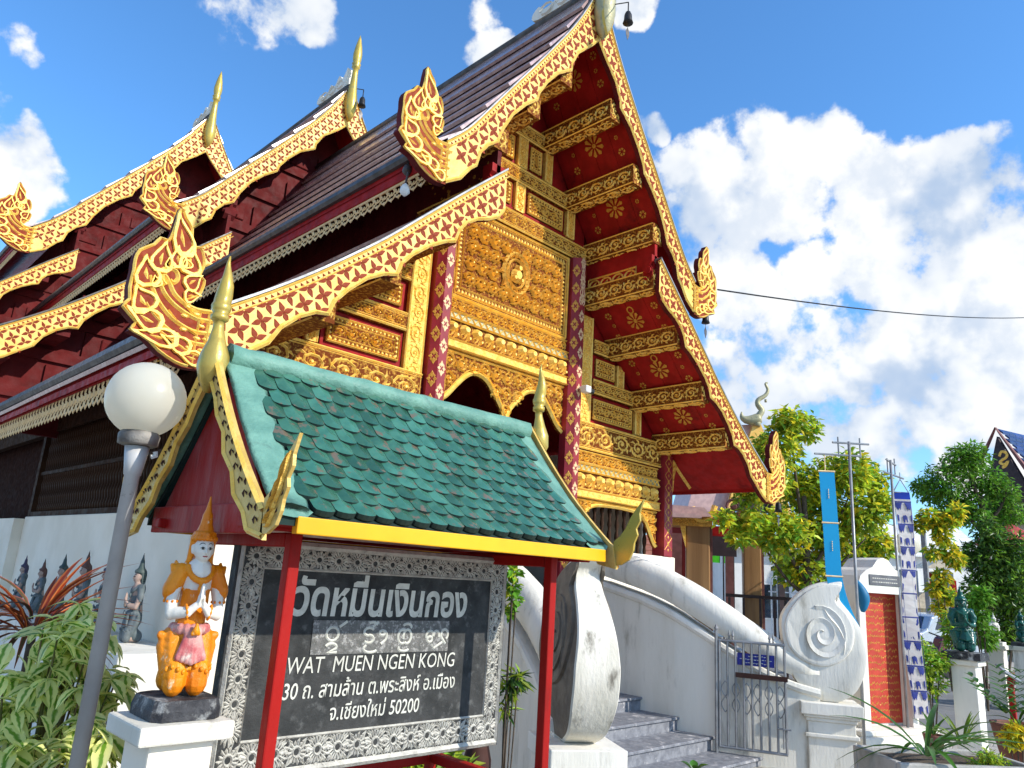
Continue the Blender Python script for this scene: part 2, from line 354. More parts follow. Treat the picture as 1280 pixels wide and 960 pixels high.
def inpoly(x, y, poly):
    c = False; n = len(poly); j = n-1
    for i in range(n):
        xi, yi = poly[i][:2]; xj, yj = poly[j][:2]
        if (yi > y) != (yj > y) and x < (xj-xi)*(y-yi)/(yj-yi)+xi: c = not c
        j = i
    return c
def interp(pts, x):
    for (a, b), (c, d) in zip(pts, pts[1:]):
        if (a <= x <= c) or (c <= x <= a): return b+(d-b)*(x-a)/((c-a) or 1e-9)
    return pts[0][1] if abs(x-pts[0][0]) < abs(x-pts[-1][0]) else pts[-1][1]
# vine scroll carving, one unit: a spiral stem with leaves; drawn in a w x h cell
def scroll_unit(mb, cx, cy, w, h, fn, flip=1, mir=1, relief=.012, mi=0):
    R = min(w, h)*.47; lw = R*.29
    sx = w/min(w, h); sy = h/min(w, h)
    P = []
    for i in range(13):
        t = i/12; a = pi*1.0+t*pi*3.1; r = R*(1.0-.80*t)
        P.append((cx+mir*r*cos(a)*sx, cy+flip*r*sin(a)*sy))
    P = [(cx-mir*w*.5, cy-flip*h*.28)]+P
    mb.ridge(P, [lw*.6]+[lw*(1.0-.35*i/12) for i in range(13)], relief, fn, mi)
    mb.boss([(cx+R*.22*cos(q*pi/3), cy+R*.22*sin(q*pi/3)) for q in range(6)], relief*1.2, fn, mi)
    for k in range(7):
        a = k*2*pi/7+.4; c_, s_ = cos(a), sin(a)
        x0, y0 = cx+mir*R*.62*c_*sx, cy+flip*R*.62*s_*sy
        x1, y1 = cx+mir*R*1.18*cos(a+.5)*sx, cy+flip*R*1.18*sin(a+.5)*sy
        x1 = max(cx-w*.52, min(cx+w*.52, x1)); y1 = max(cy-h*.5, min(cy+h*.5, y1))
        mb.ridge([(x0, y0), ((x0+x1)/2+(y1-y0)*.18*mir*flip, (y0+y1)/2-(x1-x0)*.18*mir*flip), (x1, y1)], [lw*.4, lw*.92, lw*.05], relief*.9, fn, mi)
def vine(mb, u0, u1, v0, v1, fn, relief=.012, aspect=1., mi=0, rows=1, inside=None):
    H = (v1-v0)/rows
    for r in range(rows):
        n = max(1, round(abs(u1-u0)/(H*aspect))); w = (u1-u0)/n
        for i in range(n):
            cx = u0+w*(i+.5); cy = v0+H*(r+.5)
            if inside and not inside(cx, cy): continue
            scroll_unit(mb, cx, cy, abs(w)*.98, H*.94, fn, (1 if (i+r) % 2 else -1) if rows < 3 else random.choice((-1, 1)), 1 if rows < 3 else random.choice((-1, 1)), relief, mi)
def flame(mb, base, tip, w, fn, relief=.015, mi=0, curl=.18, inner=True, mi2=0):
    b = Vector(base); t = Vector(tip); d = t-b; n = Vector((-d.y, d.x)).normalized(); L = d.length
    def q(s, o): p = b+d*s+n*(o*w*.5+curl*L*sin(s*pi*.5)*s*.5); return (p.x, p.y)
    out_ = [q(0, -.35), q(.18, -.9), q(.4, -.95), q(.65, -.6), q(.85, -.25), q(1, 0), q(.8, .12), q(.62, .45), q(.4, .9), q(.18, .85), q(0, .35)]
    lw = w*.20
    mb.ridge(out_, [lw*.8]*2+[lw]*3+[lw*.4]+[lw]*3+[lw*.8]*2, relief, fn, mi)
    if inner: mb.ridge([q(.12, 0), q(.35, -.15), q(.6, 0), q(.78, .0)], [lw*.3, lw*1.1, lw*.8, lw*.1], relief*.7, fn, mi2)
def leaf_flame(mb, base, tip, w, fn, h=.016, curl=.18):
    """flat carved flame: gilt body (slot 0), sunk red heart (slot 1), gilt vein"""
    b = Vector(base); t = Vector(tip); d = t-b; n = Vector((-d.y, d.x)).normalized(); L = d.length
    def q(s, o): p = b+d*s+n*(o*w*.5+curl*L*sin(s*pi*.5)*s*.5); return (p.x, p.y)
    sh = [(0, -.55), (.15, -1.), (.38, -1.02), (.6, -.72), (.8, -.36), (.93, -.2), (1.02, .05), (.86, .10), (.70, .40), (.5, .80), (.3, 1.), (.12, .9), (0, .5)]
    k = len(sh); o = len(mb.v)
    rim = lambda f, z: [fn(*q(.06*(1-f)+(s-.42)*f+.42-.06*(1-f), w_*f), z) for s, w_ in sh]
    for f, z in ((1., 0), (.95, h), (.72, h*1.05), (.66, h*.35)): mb.v += [tuple(p) for p in rim(f, z)]
    for r in range(3):
        for i in range(k):
            j = (i+1) % k; mb.f.append((o+r*k+i, o+r*k+j, o+(r+1)*k+j, o+(r+1)*k+i)); mb.m.append(0)
    mb.f.append(tuple(o+3*k+i for i in range(k))); mb.m.append(1)
    mb.ridge([q(.24, -.05), q(.42, -.12), q(.60, -.05)], [w*.04, w*.16, w*.02], h*.6, lambda u, v, z: fn(u, v, z+h*.35), 0)
# ================================================================ TEMPLE
XC, YB, YF = 6.734, 5.669, 7.08
temple = thing('temple_hall', 'red and gold carved wooden temple hall with stepped brown roofs behind the slate sign', 'temple', (XC, 9.0, 0))
T1U = [(0, 9.93), (.16, 9.61), (.33, 9.27), (.56, 8.87), (.83, 8.46), (1.13, 8.02), (1.44, 7.58), (1.70, 7.21), (1.95, 6.85), (2.18, 6.54), (2.44, 6.28)]
T1L = [(0, 9.03), (.14, 8.86), (.39, 8.60), (.50, 8.37), (.51, 8.26), (.76, 8.07), (.95, 7.83), (1.07, 7.62), (1.10, 7.50), (1.29, 7.33), (1.49, 7.09), (1.62, 6.84), (1.70, 6.62), (1.84, 6.51), (1.94, 6.37), (1.985, 6.19), (2.07, 6.11), (2.20, 5.93), (2.40, 5.80)]
T2U = [(1.535, 6.34), (2.10, 5.82), (2.56, 5.38), (3.05, 4.91), (3.36, 4.64), (3.73, 4.33), (4.11, 4.04), (4.41, 3.83), (4.59, 3.71)]
T2L = [(1.52, 5.84), (1.60, 5.72), (1.75, 5.63), (1.92, 5.56), (2.06, 5.46), (2.14, 5.35), (2.19, 5.20), (2.33, 5.14), (2.52, 5.02), (2.71, 4.86), (2.82, 4.73), (2.87, 4.59), (3.03, 4.54), (3.20, 4.44), (3.38, 4.27), (3.50, 4.12), (3.55, 3.98), (3.68, 3.96), (3.82, 3.88), (3.97, 3.74), (4.06, 3.58), (4.22, 3.46), (4.40, 3.32), (4.57, 3.235)]
NAGA = [(4.57, 3.235), (4.68, 3.22), (4.78, 3.23), (4.92, 3.29), (5.03, 3.37), (5.14, 3.395), (5.11, 3.46), (5.22, 3.55), (5.185, 3.62), (5.20, 3.71), (5.195, 3.85), (5.20, 3.93), (5.18, 4.02), (5.09, 4.10), (5.05, 4.17), (4.99, 4.17), (4.965, 4.26), (4.94, 4.46), (4.89, 4.40), (4.83, 4.33), (4.81, 4.19), (4.74, 4.20), (4.70, 4.13), (4.69, 4.05), (4.71, 3.97), (4.665, 3.94), (4.67, 3.87), (4.69, 3.81), (4.75, 3.76), (4.79, 3.73), (4.75, 3.69), (4.70, 3.67), (4.59, 3.71)]
def lin(a, s, b, t): return lambda p: (p[0]*a+s, p[1]*b+t)
SEC = [dict(Y=YB, t1=lin(1, 0, 1, 0), t2=lin(1, 0, 1, 0), back=13.2, sc=1.),
       dict(Y=12.28, t1=lin(1.17, 0, 1.06, .94), t2=lin(1, .41, 1, 1.05), back=21.2, sc=1.),
       dict(Y=20.09, t1=lin(1.475, 0, 1.36, .72), t2=lin(1, 1.03, 1, 2.70), back=29., sc=1.3)]
WALLY = [YF, 13.25, 21.1]
star_cache = {}
def star_mesh(mask, size):
    key = (mask, round(size, 3))
    if key not in star_cache:
        mb = MB()
        for k in range(4):
            if not mask >> k & 1: continue
            a = k*pi/2; d = Vector((cos(a), sin(a))); n = Vector((-d.y, d.x)); s = size
            P = [d*0, d*s*.22+n*s*.17, d*s*.34+n*s*.165, d*s*.62+n*s*.05, d*s*.70, d*s*.62-n*s*.05, d*s*.34-n*s*.165, d*s*.22-n*s*.17]
            mb.add([(p.x, -.004, p.y) for p in P]+[(p.x, .004, p.y) for p in P], [tuple(range(8))]+[(i, 8+i, 8+(i+1) % 8, (i+1) % 8) for i in range(8)])
        star_cache[key] = mb.mesh('carved_star', 'star red')
    return star_cache[key]
nstar = [0]
def bargeboard(sec, tier, side, Y, th=.07, individual=True):
    tr = SEC[sec]['t%d' % tier]
    U = [tr(p) for p in (T1U if tier == 1 else T2U)]; L = [tr(p) for p in (T1L if tier == 1 else T2L)]
    fn = lambda h, z: (XC+side*h, Y, z)
    sm = lambda P: smooth_line(P, 3)
    Us = sm(U)
    poly = Us+list(reversed(L))
    if side < 0: pass
    mb = MB(); mb.prism(poly, fn, (0, th, 0), 0, 1)
    bb = part('bargeboard', mb, ['cream gold', 'wood maroon'], temple)
    # rims
    rim = MB(); fr = lambda u, v, w: (XC+side*u, Y-.002-w, v)
    ins = []
    for i, p in enumerate(L):
        a = Vector(L[max(0, i-1)]); b = Vector(L[min(len(L)-1, i+1)]); t = (b-a).normalized(); n = Vector((-t.y, t.x))
        if n.y < 0: n = -n
        ins.append((p[0]+n.x*.022, p[1]+n.y*.022))
    rim.ridge(ins, .040, .022, fr)
    up = []; up2 = []
    for i, p in enumerate(Us):
        a = Vector(Us[max(0, i-1)]); b = Vector(Us[min(len(Us)-1, i+1)]); t = (b-a).normalized(); n = Vector((t.y, -t.x))
        if n.y > 0: n = -n
        up.append((p[0]+n.x*.012, p[1]+n.y*.012)); up2.append((p[0]+n.x*.068, p[1]+n.y*.068))
    rim.ridge(up, .024, .018, fr); rim.ridge(up2, .014, .010, fr)
    part('edge_moulding', rim, 'gilt bright', bb)
    # row of little teeth under the top edge
    tooth = MB(); acc = 0
    for (a, b) in zip(Us, Us[1:]):
        a = Vector(a); b = Vector(b); L_ = (b-a).length; t = (b-a)/L_; n = Vector((t.y, -t.x)); n = -n if n.y > 0 else n
        while acc < L_:
            c = a+t*acc+n*.040
            tooth.boss([tuple(c+t*.018+n*.016), tuple(c+n*-.014+t*.004), tuple(c-t*.018+n*.016)], .006, fr)
            acc += .062*SEC[sec]['sc']
        acc -= L_
    part('tooth_row', tooth, 'star red', bb, stuff=True)
    # capping strip of bright metal on top
    cap = MB(); n_ = len(Us)
    for i in range(n_-1):
        (a, b), (c, d) = Us[i], Us[i+1]
        vs = [(XC+side*h, y, z+dz) for h, z in ((a, b), (c, d)) for y, dz in ((Y-.025, .004), (Y+th+.03, .004), (Y+th+.03, .03), (Y-.025, .03))]
        cap.add(vs, [(0, 1, 5, 4), (1, 2, 6, 5), (2, 3, 7, 6), (3, 0, 4, 7)])
    part('capping', cap, 'gutter zinc' if sec else 'galvanised', bb)
    # star lattice
    k = SEC[sec]['sc']; sp = .215*k; row = .118*k
    cl = [Vector(p) for p in Us]; seg = [(b-a).length for a, b in zip(cl, cl[1:])]; tot = sum(seg)
    join = MB()
    def at(s):
        for i, l in enumerate(seg):
            if s <= l or i == len(seg)-1:
                t = (cl[i+1]-cl[i]).normalized(); n = Vector((t.y, -t.x)); n = -n if n.y > 0 else n
                return cl[i]+t*s, t, n
            s -= l
    for r in range(5):
        s = sp*.5+(sp*.5 if r % 2 else 0)
        while s < tot:
            p, t, n = at(s); c = p+n*(.085+row*r)
            size = .140*k; mask = 0; ang = atan2(t.y, t.x)
            rot0 = radians(22)*1 if tier == 2 else radians(30)
            for q in range(4):
                a = rot0*-1+q*pi/2; a = a if True else a
                d = Vector((cos(a+ang+radians(25)), sin(a+ang+radians(25))))
                e = c+d*size*.70; m = c+d*size*.3
                dmin = min((e-u).length for u in cl)
                if inpoly(e.x, e.y, poly) and inpoly(m.x, m.y, poly) and min(((e-Vector(u)).length for u in ins)) > .03*k and (e-p).dot(n) > .072: mask |= 1 << q
            if mask:
                rr = ang+radians(25)-rot0
                if individual and nstar[0] < 296:
                    nstar[0] += 1
                    mw = Matrix.Translation((XC+side*c.x, Y-.001, c.y)) @ (Matrix.Diagonal((side, 1, 1, 1))) @ Matrix.Rotation(-rr, 4, 'Y')
                    part('carved_star', star_mesh(mask, size), None, bb, mat_w=mw)
                else:
                    for q in range(4):
                        if mask >> q & 1:
                            a = rr+q*pi/2; d = Vector((cos(a), sin(a))); nn = Vector((-d.y, d.x))
                            join.boss([tuple(c+d*size*f+nn*size*g) for f, g in ((0, 0), (.25, .17), (.45, .12), (.7, 0), (.45, -.12), (.25, -.17))], .004, fr, 0, .9)
            s += sp
    if join.f: part('carved_star', join, 'star red', bb, stuff=True)
    return bb
def naga(dh, dz, side, Y, k=1., th=.085, name='naga_finial'):
    """flame tailed naga at the foot of a bargeboard; anchor is its joint with the board"""
    A = (4.575, 3.47)
    tr = lambda h, z: (A[0]+dh+(h-A[0])*k, A[1]+dz+(z-A[1])*k)
    fn = lambda h, z: (XC+side*tr(h, z)[0], Y-.012, tr(h, z)[1])
    fr = lambda u, v, w: (XC+side*tr(u, v)[0], Y-.013-w*k, tr(u, v)[1])
    out = smooth_line(NAGA, 2)
    # small flame barbs along the outer edge
    mb = MB(); mb.prism(out, fn, (0, th, 0), 0, 1)
    o = part(name, mb, ['star red', 'wood maroon'], temple)
    g = MB()
    def px(*P):  # motif traced in the big finial's own plane
        r = []
        for x, y in P:
            v = aY(140+x/5.333, 240+y/5.333, YB); r.append((-(v.x-XC), v.z))
        return r
    FL = [((490, 450), (455, 130), 80, .10), ((440, 520), (437, 360), 62, 0), ((315, 545), (330, 320), 80, -.25), ((245, 640), (195, 420), 92, -.22), ((250, 800), (128, 625), 100, -.22), ((330, 905), (75, 770), 84, -.1), ((440, 1000), (105, 925), 70, -.05),
          ((500, 560), (560, 370), 84, .22), ((480, 640), (608, 580), 62, .25), ((470, 700), (590, 715), 54, .25), ((385, 520), (372, 440), 40, 0), ((500, 520), (482, 440), 40, 0), ((520, 1060), (300, 960), 66, -.1), ((590, 1130), (420, 1080), 60, -.1), ((300, 640), (265, 560), 40, -.2)]
    for b_, t_, w_, c_ in FL:
        b2, t2 = px(b_, t_); ww = w_/5.333*(.65/55*.80)
        leaf_flame(g, b2, t2, ww*1.25, fr, .022, -c_)
    # long tail streams ending in the spiral
    g.ridge(smooth_line(px((690, 810), (560, 790), (470, 740), (410, 680), (378, 610), (345, 560), (330, 590), (352, 625)), 3), .038, .022, fr)
    g.ridge(smooth_line(px((690, 870), (560, 850), (440, 780), (360, 700), (315, 610), (310, 540), (360, 510), (420, 530), (435, 580), (405, 610), (380, 590)), 3), .036, .022, fr)
    g.ridge(smooth_line(px((660, 950), (530, 930), (400, 850), (310, 740), (265, 640), (250, 560)), 3), .034, .020, fr)
    g.ridge(smooth_line(px((650, 1030), (500, 1000), (370, 920), (270, 820), (220, 740)), 3), .032, .020, fr)
    g.ridge(smooth_line(px((630, 1110), (520, 1080), (400, 1000), (300, 920)), 3), .030, .018, fr)
    g.ridge(px((600, 880), (520, 800), (450, 720)), .02, .02, fr); g.ridge(px((560, 960), (430, 870), (370, 790)), .02, .02, fr)
    for i, (x, y) in enumerate(((560, 820), (500, 770), (590, 900), (480, 830), (620, 990), (560, 980), (470, 920), (590, 1060), (500, 1040), (420, 950))):
        c = px((x, y))[0]; g.boss([(c[0]+.022*cos(q*pi/3)*1.5, c[1]+.016*sin(q*pi/3)) for q in range(6)], .016, fr)
    n = len(out)
    ins = [(p[0]+(4.88-p[0])*.035, p[1]+(3.80-p[1])*.03) for p in out]
    g.ridge(ins[2:-2], .024, .016, fr)
    # joint strip to the board
    g.ridge([(4.585, 3.69), (4.585, 3.26)], .03, .028, fr); g.ridge([(4.66, 3.67), (4.66, 3.25)], .02, .02, fr)
    part('gilt_flames', g, ['gilt bright', 'star red'], o)
    return o
def chofa_spire(Y, z0, k, name='apex_finial'):
    mb = MB()
    prof = [(.02, -.75), (.10, -.55), (.135, -.30), (.13, -.1), (.105, .12), (.08, .40), (.065, .70), (.06, .92), (.095, .95), (.07, 1.0), (.10, 1.05), (.075, 1.10), (.095, 1.2), (.10, 1.35), (.075, 1.6), (.035, 1.85), (.004, 2.0)]
    pts = [Vector((XC, Y-.06-.04*k*max(0, z)*.6, z0+z*k)) for r, z in prof]
    mb.tube(pts, [r*k*1.3 for r, z in prof], 10)
    return part(name, mb, 'chofa brass', temple, True)
def bell(loc, name='wind_bell', scale=1., label='', group='small wind bells under the roof finials', arm=None):
    x, y, z = loc
    t = thing(name, label, 'wind bell', loc, group)
    mb = MB(); k = scale
    mb.lathe([(.008*k, .30*k), (.008*k, .16*k)], loc, 5)
    mb.lathe([(.005*k, .16*k), (.03*k, .155*k), (.045*k, .12*k), (.05*k, .05*k), (.065*k, 0)], loc, 10)
    part('bell', mb, 'iron dark', t, True)
    m2 = MB(); m2.tube([(x, y, z+.02), (x, y, z-.10*k)], .004*k, 4)
    leaf = [(0, -.06), (.035, -.12), (.03, -.17), (0, -.24), (-.03, -.17), (-.035, -.12)]
    m2.prism([(a*k, b*k) for a, b in leaf], lambda u, v: (x+u, y, z+v), (0, .004, 0))
    part('clapper_leaf', m2, 'gutter zinc', t)
    if arm:
        m3 = MB(); m3.tube([arm, (x, y, z+.30*k)], .007*k, 5); part('arm', m3, 'iron dark', t)
    return t
# ---------------------------------------------------------------- roofs of the three sections
def slope_roof(sec, tier, side, y0, y1, courses):
    tr = SEC[sec]['t%d' % tier]
    U = [tr(p) for p in (T1U if tier == 1 else T2U)]
    e = U[-1]; d = Vector(e)-Vector(U[-2]); d.normalize()
    if tier == 2: U[0] = (U[0][0], U[0][1])
    U = U+[(e[0]+d.x*.16, e[1]+d.y*.16)]
    if tier == 2: U = [(h, z-.13) for h, z in U]
    S_ = [Vector(p) for p in smooth_line(U, 4)]
    # resample
    seg = [(b-a).length for a, b in zip(S_, S_[1:])]; tot = sum(seg)
    def at(s):
        for i, l in enumerate(seg):
            if s <= l or i == len(seg)-1: return S_[i]+(S_[i+1]-S_[i])*min(1, s/l)
            s -= l
    roof = part('roof', (lambda mb: mb)(roof_slab(S_, side, y0, y1)), 'lacquer red', temple)
    for k in range(courses):
        a = at(tot*k/courses); b = at(tot*(k+1)/courses+.05); m = (a+b)/2; t = (b-a).normalized(); n = Vector((-t.y, t.x)); n = n if n.y > 0 else -n
        A, B = a+n*.010, b+n*.072
        mb = MB()
        ny = max(2, int((y1-y0)/1.5)); vs = []
        for j in range(ny+1):
            y = y0+(y1-y0)*j/ny; w = .006*sin(j*1.7+k)
            for p, o in ((A, 0), (B, w), (B-n*.04, w), (A-n*.008, 0)): vs.append((XC+side*p.x, y, p.y+o))
        fs = []
        for j in range(ny):
            q = 4*j
            for c in range(4): fs.append((q+c, q+(c+1) % 4, q+4+(c+1) % 4, q+4+c))
        fs += [(0, 1, 2, 3), (4*ny+3, 4*ny+2, 4*ny+1, 4*ny)]
        mb.add(vs, fs); part('shingle_course', mb, 'roof shingle', roof)
    return S_, roof
def roof_slab(S_, side, y0, y1, th=.07):
    mb = MB(); vs = []
    for p in S_:
        vs += [(XC+side*p.x, y0, p.y), (XC+side*p.x, y1, p.y), (XC+side*p.x, y1, p.y-th), (XC+side*p.x, y0, p.y-th)]
    fs = []
    for i in range(len(S_)-1):
        q = 4*i
        for c in range(4): fs.append((q+c, q+(c+1) % 4, q+4+(c+1) % 4, q+4+c))
    fs += [(0, 3, 2, 1), (4*(len(S_)-1), 4*(len(S_)-1)+1, 4*(len(S_)-1)+2, 4*(len(S_)-1)+3)]
    return mb.add(vs, fs)
def lace(h, z, side, y0, y1, H=.17, parent=None, step=.135):
    """fretwork valance hanging under an eave: real loops, joined"""
    mb = MB(); x = XC+side*h; y = y0
    fn = lambda u, v, w: (x+side*w, u, v)
    while y < y1:
        for q in range(2):
            mb.ridge([(y+step*(.5+.48*cos(a)), z-H*(.30+.36*q)-H*.30*sin(a)) for a in [i*pi/5 for i in range(6)]], .022, .012, fn)
            mb.ridge([(y+step*q*.5, z-H*(.02+.36*q)), (y+step*(.25+.5*q), z-H*(.34+.36*q)), (y+step*(.5+.5*q), z-H*(.02+.36*q))], .018, .010, fn)
        mb.boss([(y+step*.5+.022*a, z-H*.95+.03*b) for a, b in ((0, -1), (1, 0), (0, 1), (-1, 0))], .012, fn)
        y += step
    mb.box(x-.008, x+.008, y0, y1, z-.02, z+.012)
    return part('fretwork_valance', mb, 'lace cream', parent or temple, stuff=True)
def eave(sec, tier, side, y0, y1, do_lace=True):
    tr = SEC[sec]['t%d' % tier]
    e = tr(T1U[-1] if tier == 1 else T2U[-1]); h, z = e[0]+.10, e[1]-.07
    gb = MB(); x = XC+side*(h+.03)
    gb.add([(x+side*a, y, z+b) for y in (y0, y1) for a, b in ((-.05, .04), (.05, .04), (.06, -.02), (.03, -.06), (-.05, -.06))],
           [(0, 1, 6, 5), (1, 2, 7, 6), (2, 3, 8, 7), (3, 4, 9, 8), (4, 0, 5, 9), (0, 4, 3, 2, 1), (5, 6, 7, 8, 9)])
    part('eave_gutter', gb, 'gutter zinc', temple)
    fb = MB(); fb.box(x-side*.05-.02, x-side*.05+.02, y0+.02, y1, z-.22, z-.055); part('eave_fascia', fb, 'lacquer red', temple)
    if do_lace: lace(h-.045+(.02), z-(.225 if tier == 1 else .20), side, y0+.05, y1, .17 if tier == 1 else .23)
for s, c in enumerate(SEC):
    for side in (-1, 1):
        if s and side > 0 and s > 1: pass
        for tier, nc in ((1, 8), (2, 6)):
            slope_roof(s, tier, side, c['Y']+.04, c['back'], nc)
            eave(s, tier, side, c['Y']+.15, c['back'], side < 0)
            bargeboard(s, tier, side, c['Y'], individual=(s == 0))
        e1 = c['t1'](T1U[-1]); e2 = c['t2'](T2U[-1])
        e1b = c['t1'](T1L[-1]); e2b = c['t2'](T2L[-1])
        naga((e1[0]+e1b[0])/2-4.58, (e1[1]+e1b[1])/2-3.47-.03, side, c['Y'], (e1[1]-e1b[1])/.48*1.0)
        naga((e2[0]+e2b[0])/2-4.58, (e2[1]+e2b[1])/2-3.47, side, c['Y'], 1.)
# ridges with white stucco crest at the gable end
for s, c in enumerate(SEC):
    za = c['t1'](T1U[0])[1]
    mb = MB(); mb.tube([(XC, c['Y']+.05, za-.02), (XC, c['back'], za-.02)], .085, 8); part('ridge_cap', mb, 'gutter zinc', temple, True)
    mb = MB(); fn = lambda u, v, w: (XC-.10-w, u, v)
    y0 = c['Y']+.12
    out_ = smooth_line([(y0, za+.02), (y0+1.0, za+.04), (y0+1.15, za+.16), (y0+1.02, za+.27), (y0+.9, za+.17), (y0+.7, za+.20), (y0+.62, za+.33), (y0+.45, za+.22), (y0+.3, za+.40), (y0+.15, za+.26), (y0, za+.46)], 3)
    mb.prism(out_, lambda u, v: (XC-.08, u, v), (.16, 0, 0))
    for k in range(3):
        a = y0+.2+.32*k
        mb.ridge([(a+.13*cos(q), za+.14+.09*sin(q)) for q in [i*pi/4 for i in range(8)]], .03, .03, lambda u, v, w: (XC-.082-w, u, v))
    part('ridge_crest', mb, 'white stucco', temple)
chofa_spire(SEC[1]['Y'], SEC[1]['t1'](T1U[0])[1]-.30, .74)
chofa_spire(SEC[2]['Y'], SEC[2]['t1'](T1U[0])[1]-.40, .90)
# front apex finial: broad aged brass shield and rising neck
mb = MB(); za = 9.0
prof = [(.01, .02), (.10, .16), (.155, .42), (.15, .75), (.12, 1.1), (.085, 1.5), (.06, 1.9), (.05, 2.2), (.085, 2.25), (.06, 2.35), (.08, 2.5), (.05, 2.8), (.005, 3.1)]
mb.tube([(XC, YB-.07-.03*z, za+z) for r, z in prof], [r for r, z in prof], 10)
ap = part('apex_finial', mb, 'chofa aged', temple, True)
mb = MB(); fr = lambda u, v, w: (XC+u, YB-.13-w-.03*(v-za), v)
for sgn in (-1, 1):
    mb.ridge(smooth_line([(0, za+.05), (sgn*.10, za+.28), (sgn*.12, za+.55), (sgn*.07, za+.85)], 3), .03, .03, fr)
    for q in range(4): flame(mb, (sgn*.02, za+.25+q*.2), (sgn*.09, za+.42+q*.2), .05, fr, .02, 0, .2, False)
part('gilt_flames', mb, 'chofa brass', ap)
# ---------------------------------------------------------------- front gable wall
fF = lambda u, v, w: (u, YF-w, v)          # facade plane
def fbox(name, x0, x1, z0, z1, d0, d1, m, parent=None, mi=0, label=None):
    mb = MB(); mb.box(x0, x1, YF-d1, YF-d0, z0, z1); return part(name, mb, m, parent or temple, label=label)
def offp(d): return lambda u, v, w: (u, YF-d-w, v)
# backing: profile wall under the roofs, with openings below the pelmets
T1 = [(h, z-.13) for h, z in T1U]; T2 = [(h, z-.13) for h, z in T2U]
def prof_z(h):
    h = abs(h)
    return interp(T1, h) if h <= 1.5 else (6.45 if h < 1.62 else interp(T2, h))
pts = [(-3.9, 3.62), (-3.9, prof_z(3.9))]
for h in (-3.4, -2.9, -2.4, -2., -1.63, -1.62, -1.5, -1.2, -.9, -.6, -.3, 0, .3, .6, .9, 1.2, 1.5, 1.62, 1.63, 2., 2.4, 2.9, 3.4): pts.append((h, prof_z(h)))
pts += [(3.9, prof_z(3.9)), (3.9, 3.62), (1.27, 3.62), (1.27, 4.60), (-1.27, 4.60), (-1.27, 3.62)]
mb = MB(); mb.prism([(XC+h, z) for h, z in pts], lambda u, v: (u, YF+.02, v), (0, .08, 0)); gable = part('gable_wall', mb, 'lacquer red', temple)
# section walls further back
for k in (1, 2):
    c = SEC[k]; tr1, tr2 = c['t1'], c['t2']
    P = [(h, z-.12) for h, z in map(tr1, T1U)]; P2 = [(h, z-.12) for h, z in map(tr2, T2U)]
    right = P[:9]+[(P2[0][0], P2[0][1])]+P2[1:]+[(P2[-1][0], 3.50)]
    poly = [(-h, z) for h, z in reversed(right)]+right[1:]
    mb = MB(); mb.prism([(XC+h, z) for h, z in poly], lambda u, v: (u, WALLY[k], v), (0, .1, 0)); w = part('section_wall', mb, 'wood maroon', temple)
    # battens and raised boards of the red panelling
    for side in (-1,):
        for zi, zz in enumerate((4.1, 4.75, 5.35, 6.0, 6.6, 7.3, 8.0, 8.8, 9.6) if k == 1 else (6.4, 7.1, 7.9, 8.7, 9.5, 10.3, 11.1, 11.9)):
            hs = [h for h in [x*.1 for x in range(0, 60)] if max(interp(P, h) if h < P[8][0] else -9, interp(P2, h) if h >= P2[0][0] else -9) > zz+.1]
            if not hs: continue
            hm = max(hs); mb = MB(); mb.box(XC-hm, XC, WALLY[k]-.06, WALLY[k]-.001, zz-.09, zz+.09); part('wall_batten', mb, 'wood maroon', w)
            nx = int(hm/.85)
            for q in range(nx+1):
                x = XC-hm+.12+q*.85
                mb = MB(); mb.box(x, x+.09, WALLY[k]-.05, WALLY[k]-.001, zz+.092, zz+.50); part('wall_batten', mb, 'wood maroon', w)
                if (q+zi) % 2 == 0 and x+.75 < XC:
                    mb = MB(); mb.box(x+.26, x+.70, WALLY[k]-.032, WALLY[k]-.001, zz+.15, zz+.46); bev(part('wall_panel', mb, 'wood maroon', w), .02, 1)
    # beam ends (purlins) under that section's overhang
    for tier, P_ in ((1, T1U), (2, T2U)):
        tr = c['t%d' % tier]
        for i in ((3, 5, 7, 9) if tier == 1 else (1, 3, 5, 7)):
            h, z = tr(P_[i])
            for side in (-1, 1):
                mb = MB(); mb.box(XC+side*h-.11, XC+side*h+.11, c['Y']+.08, WALLY[k], z-.48, z-.24); part('purlin', mb, 'wood maroon', temple)
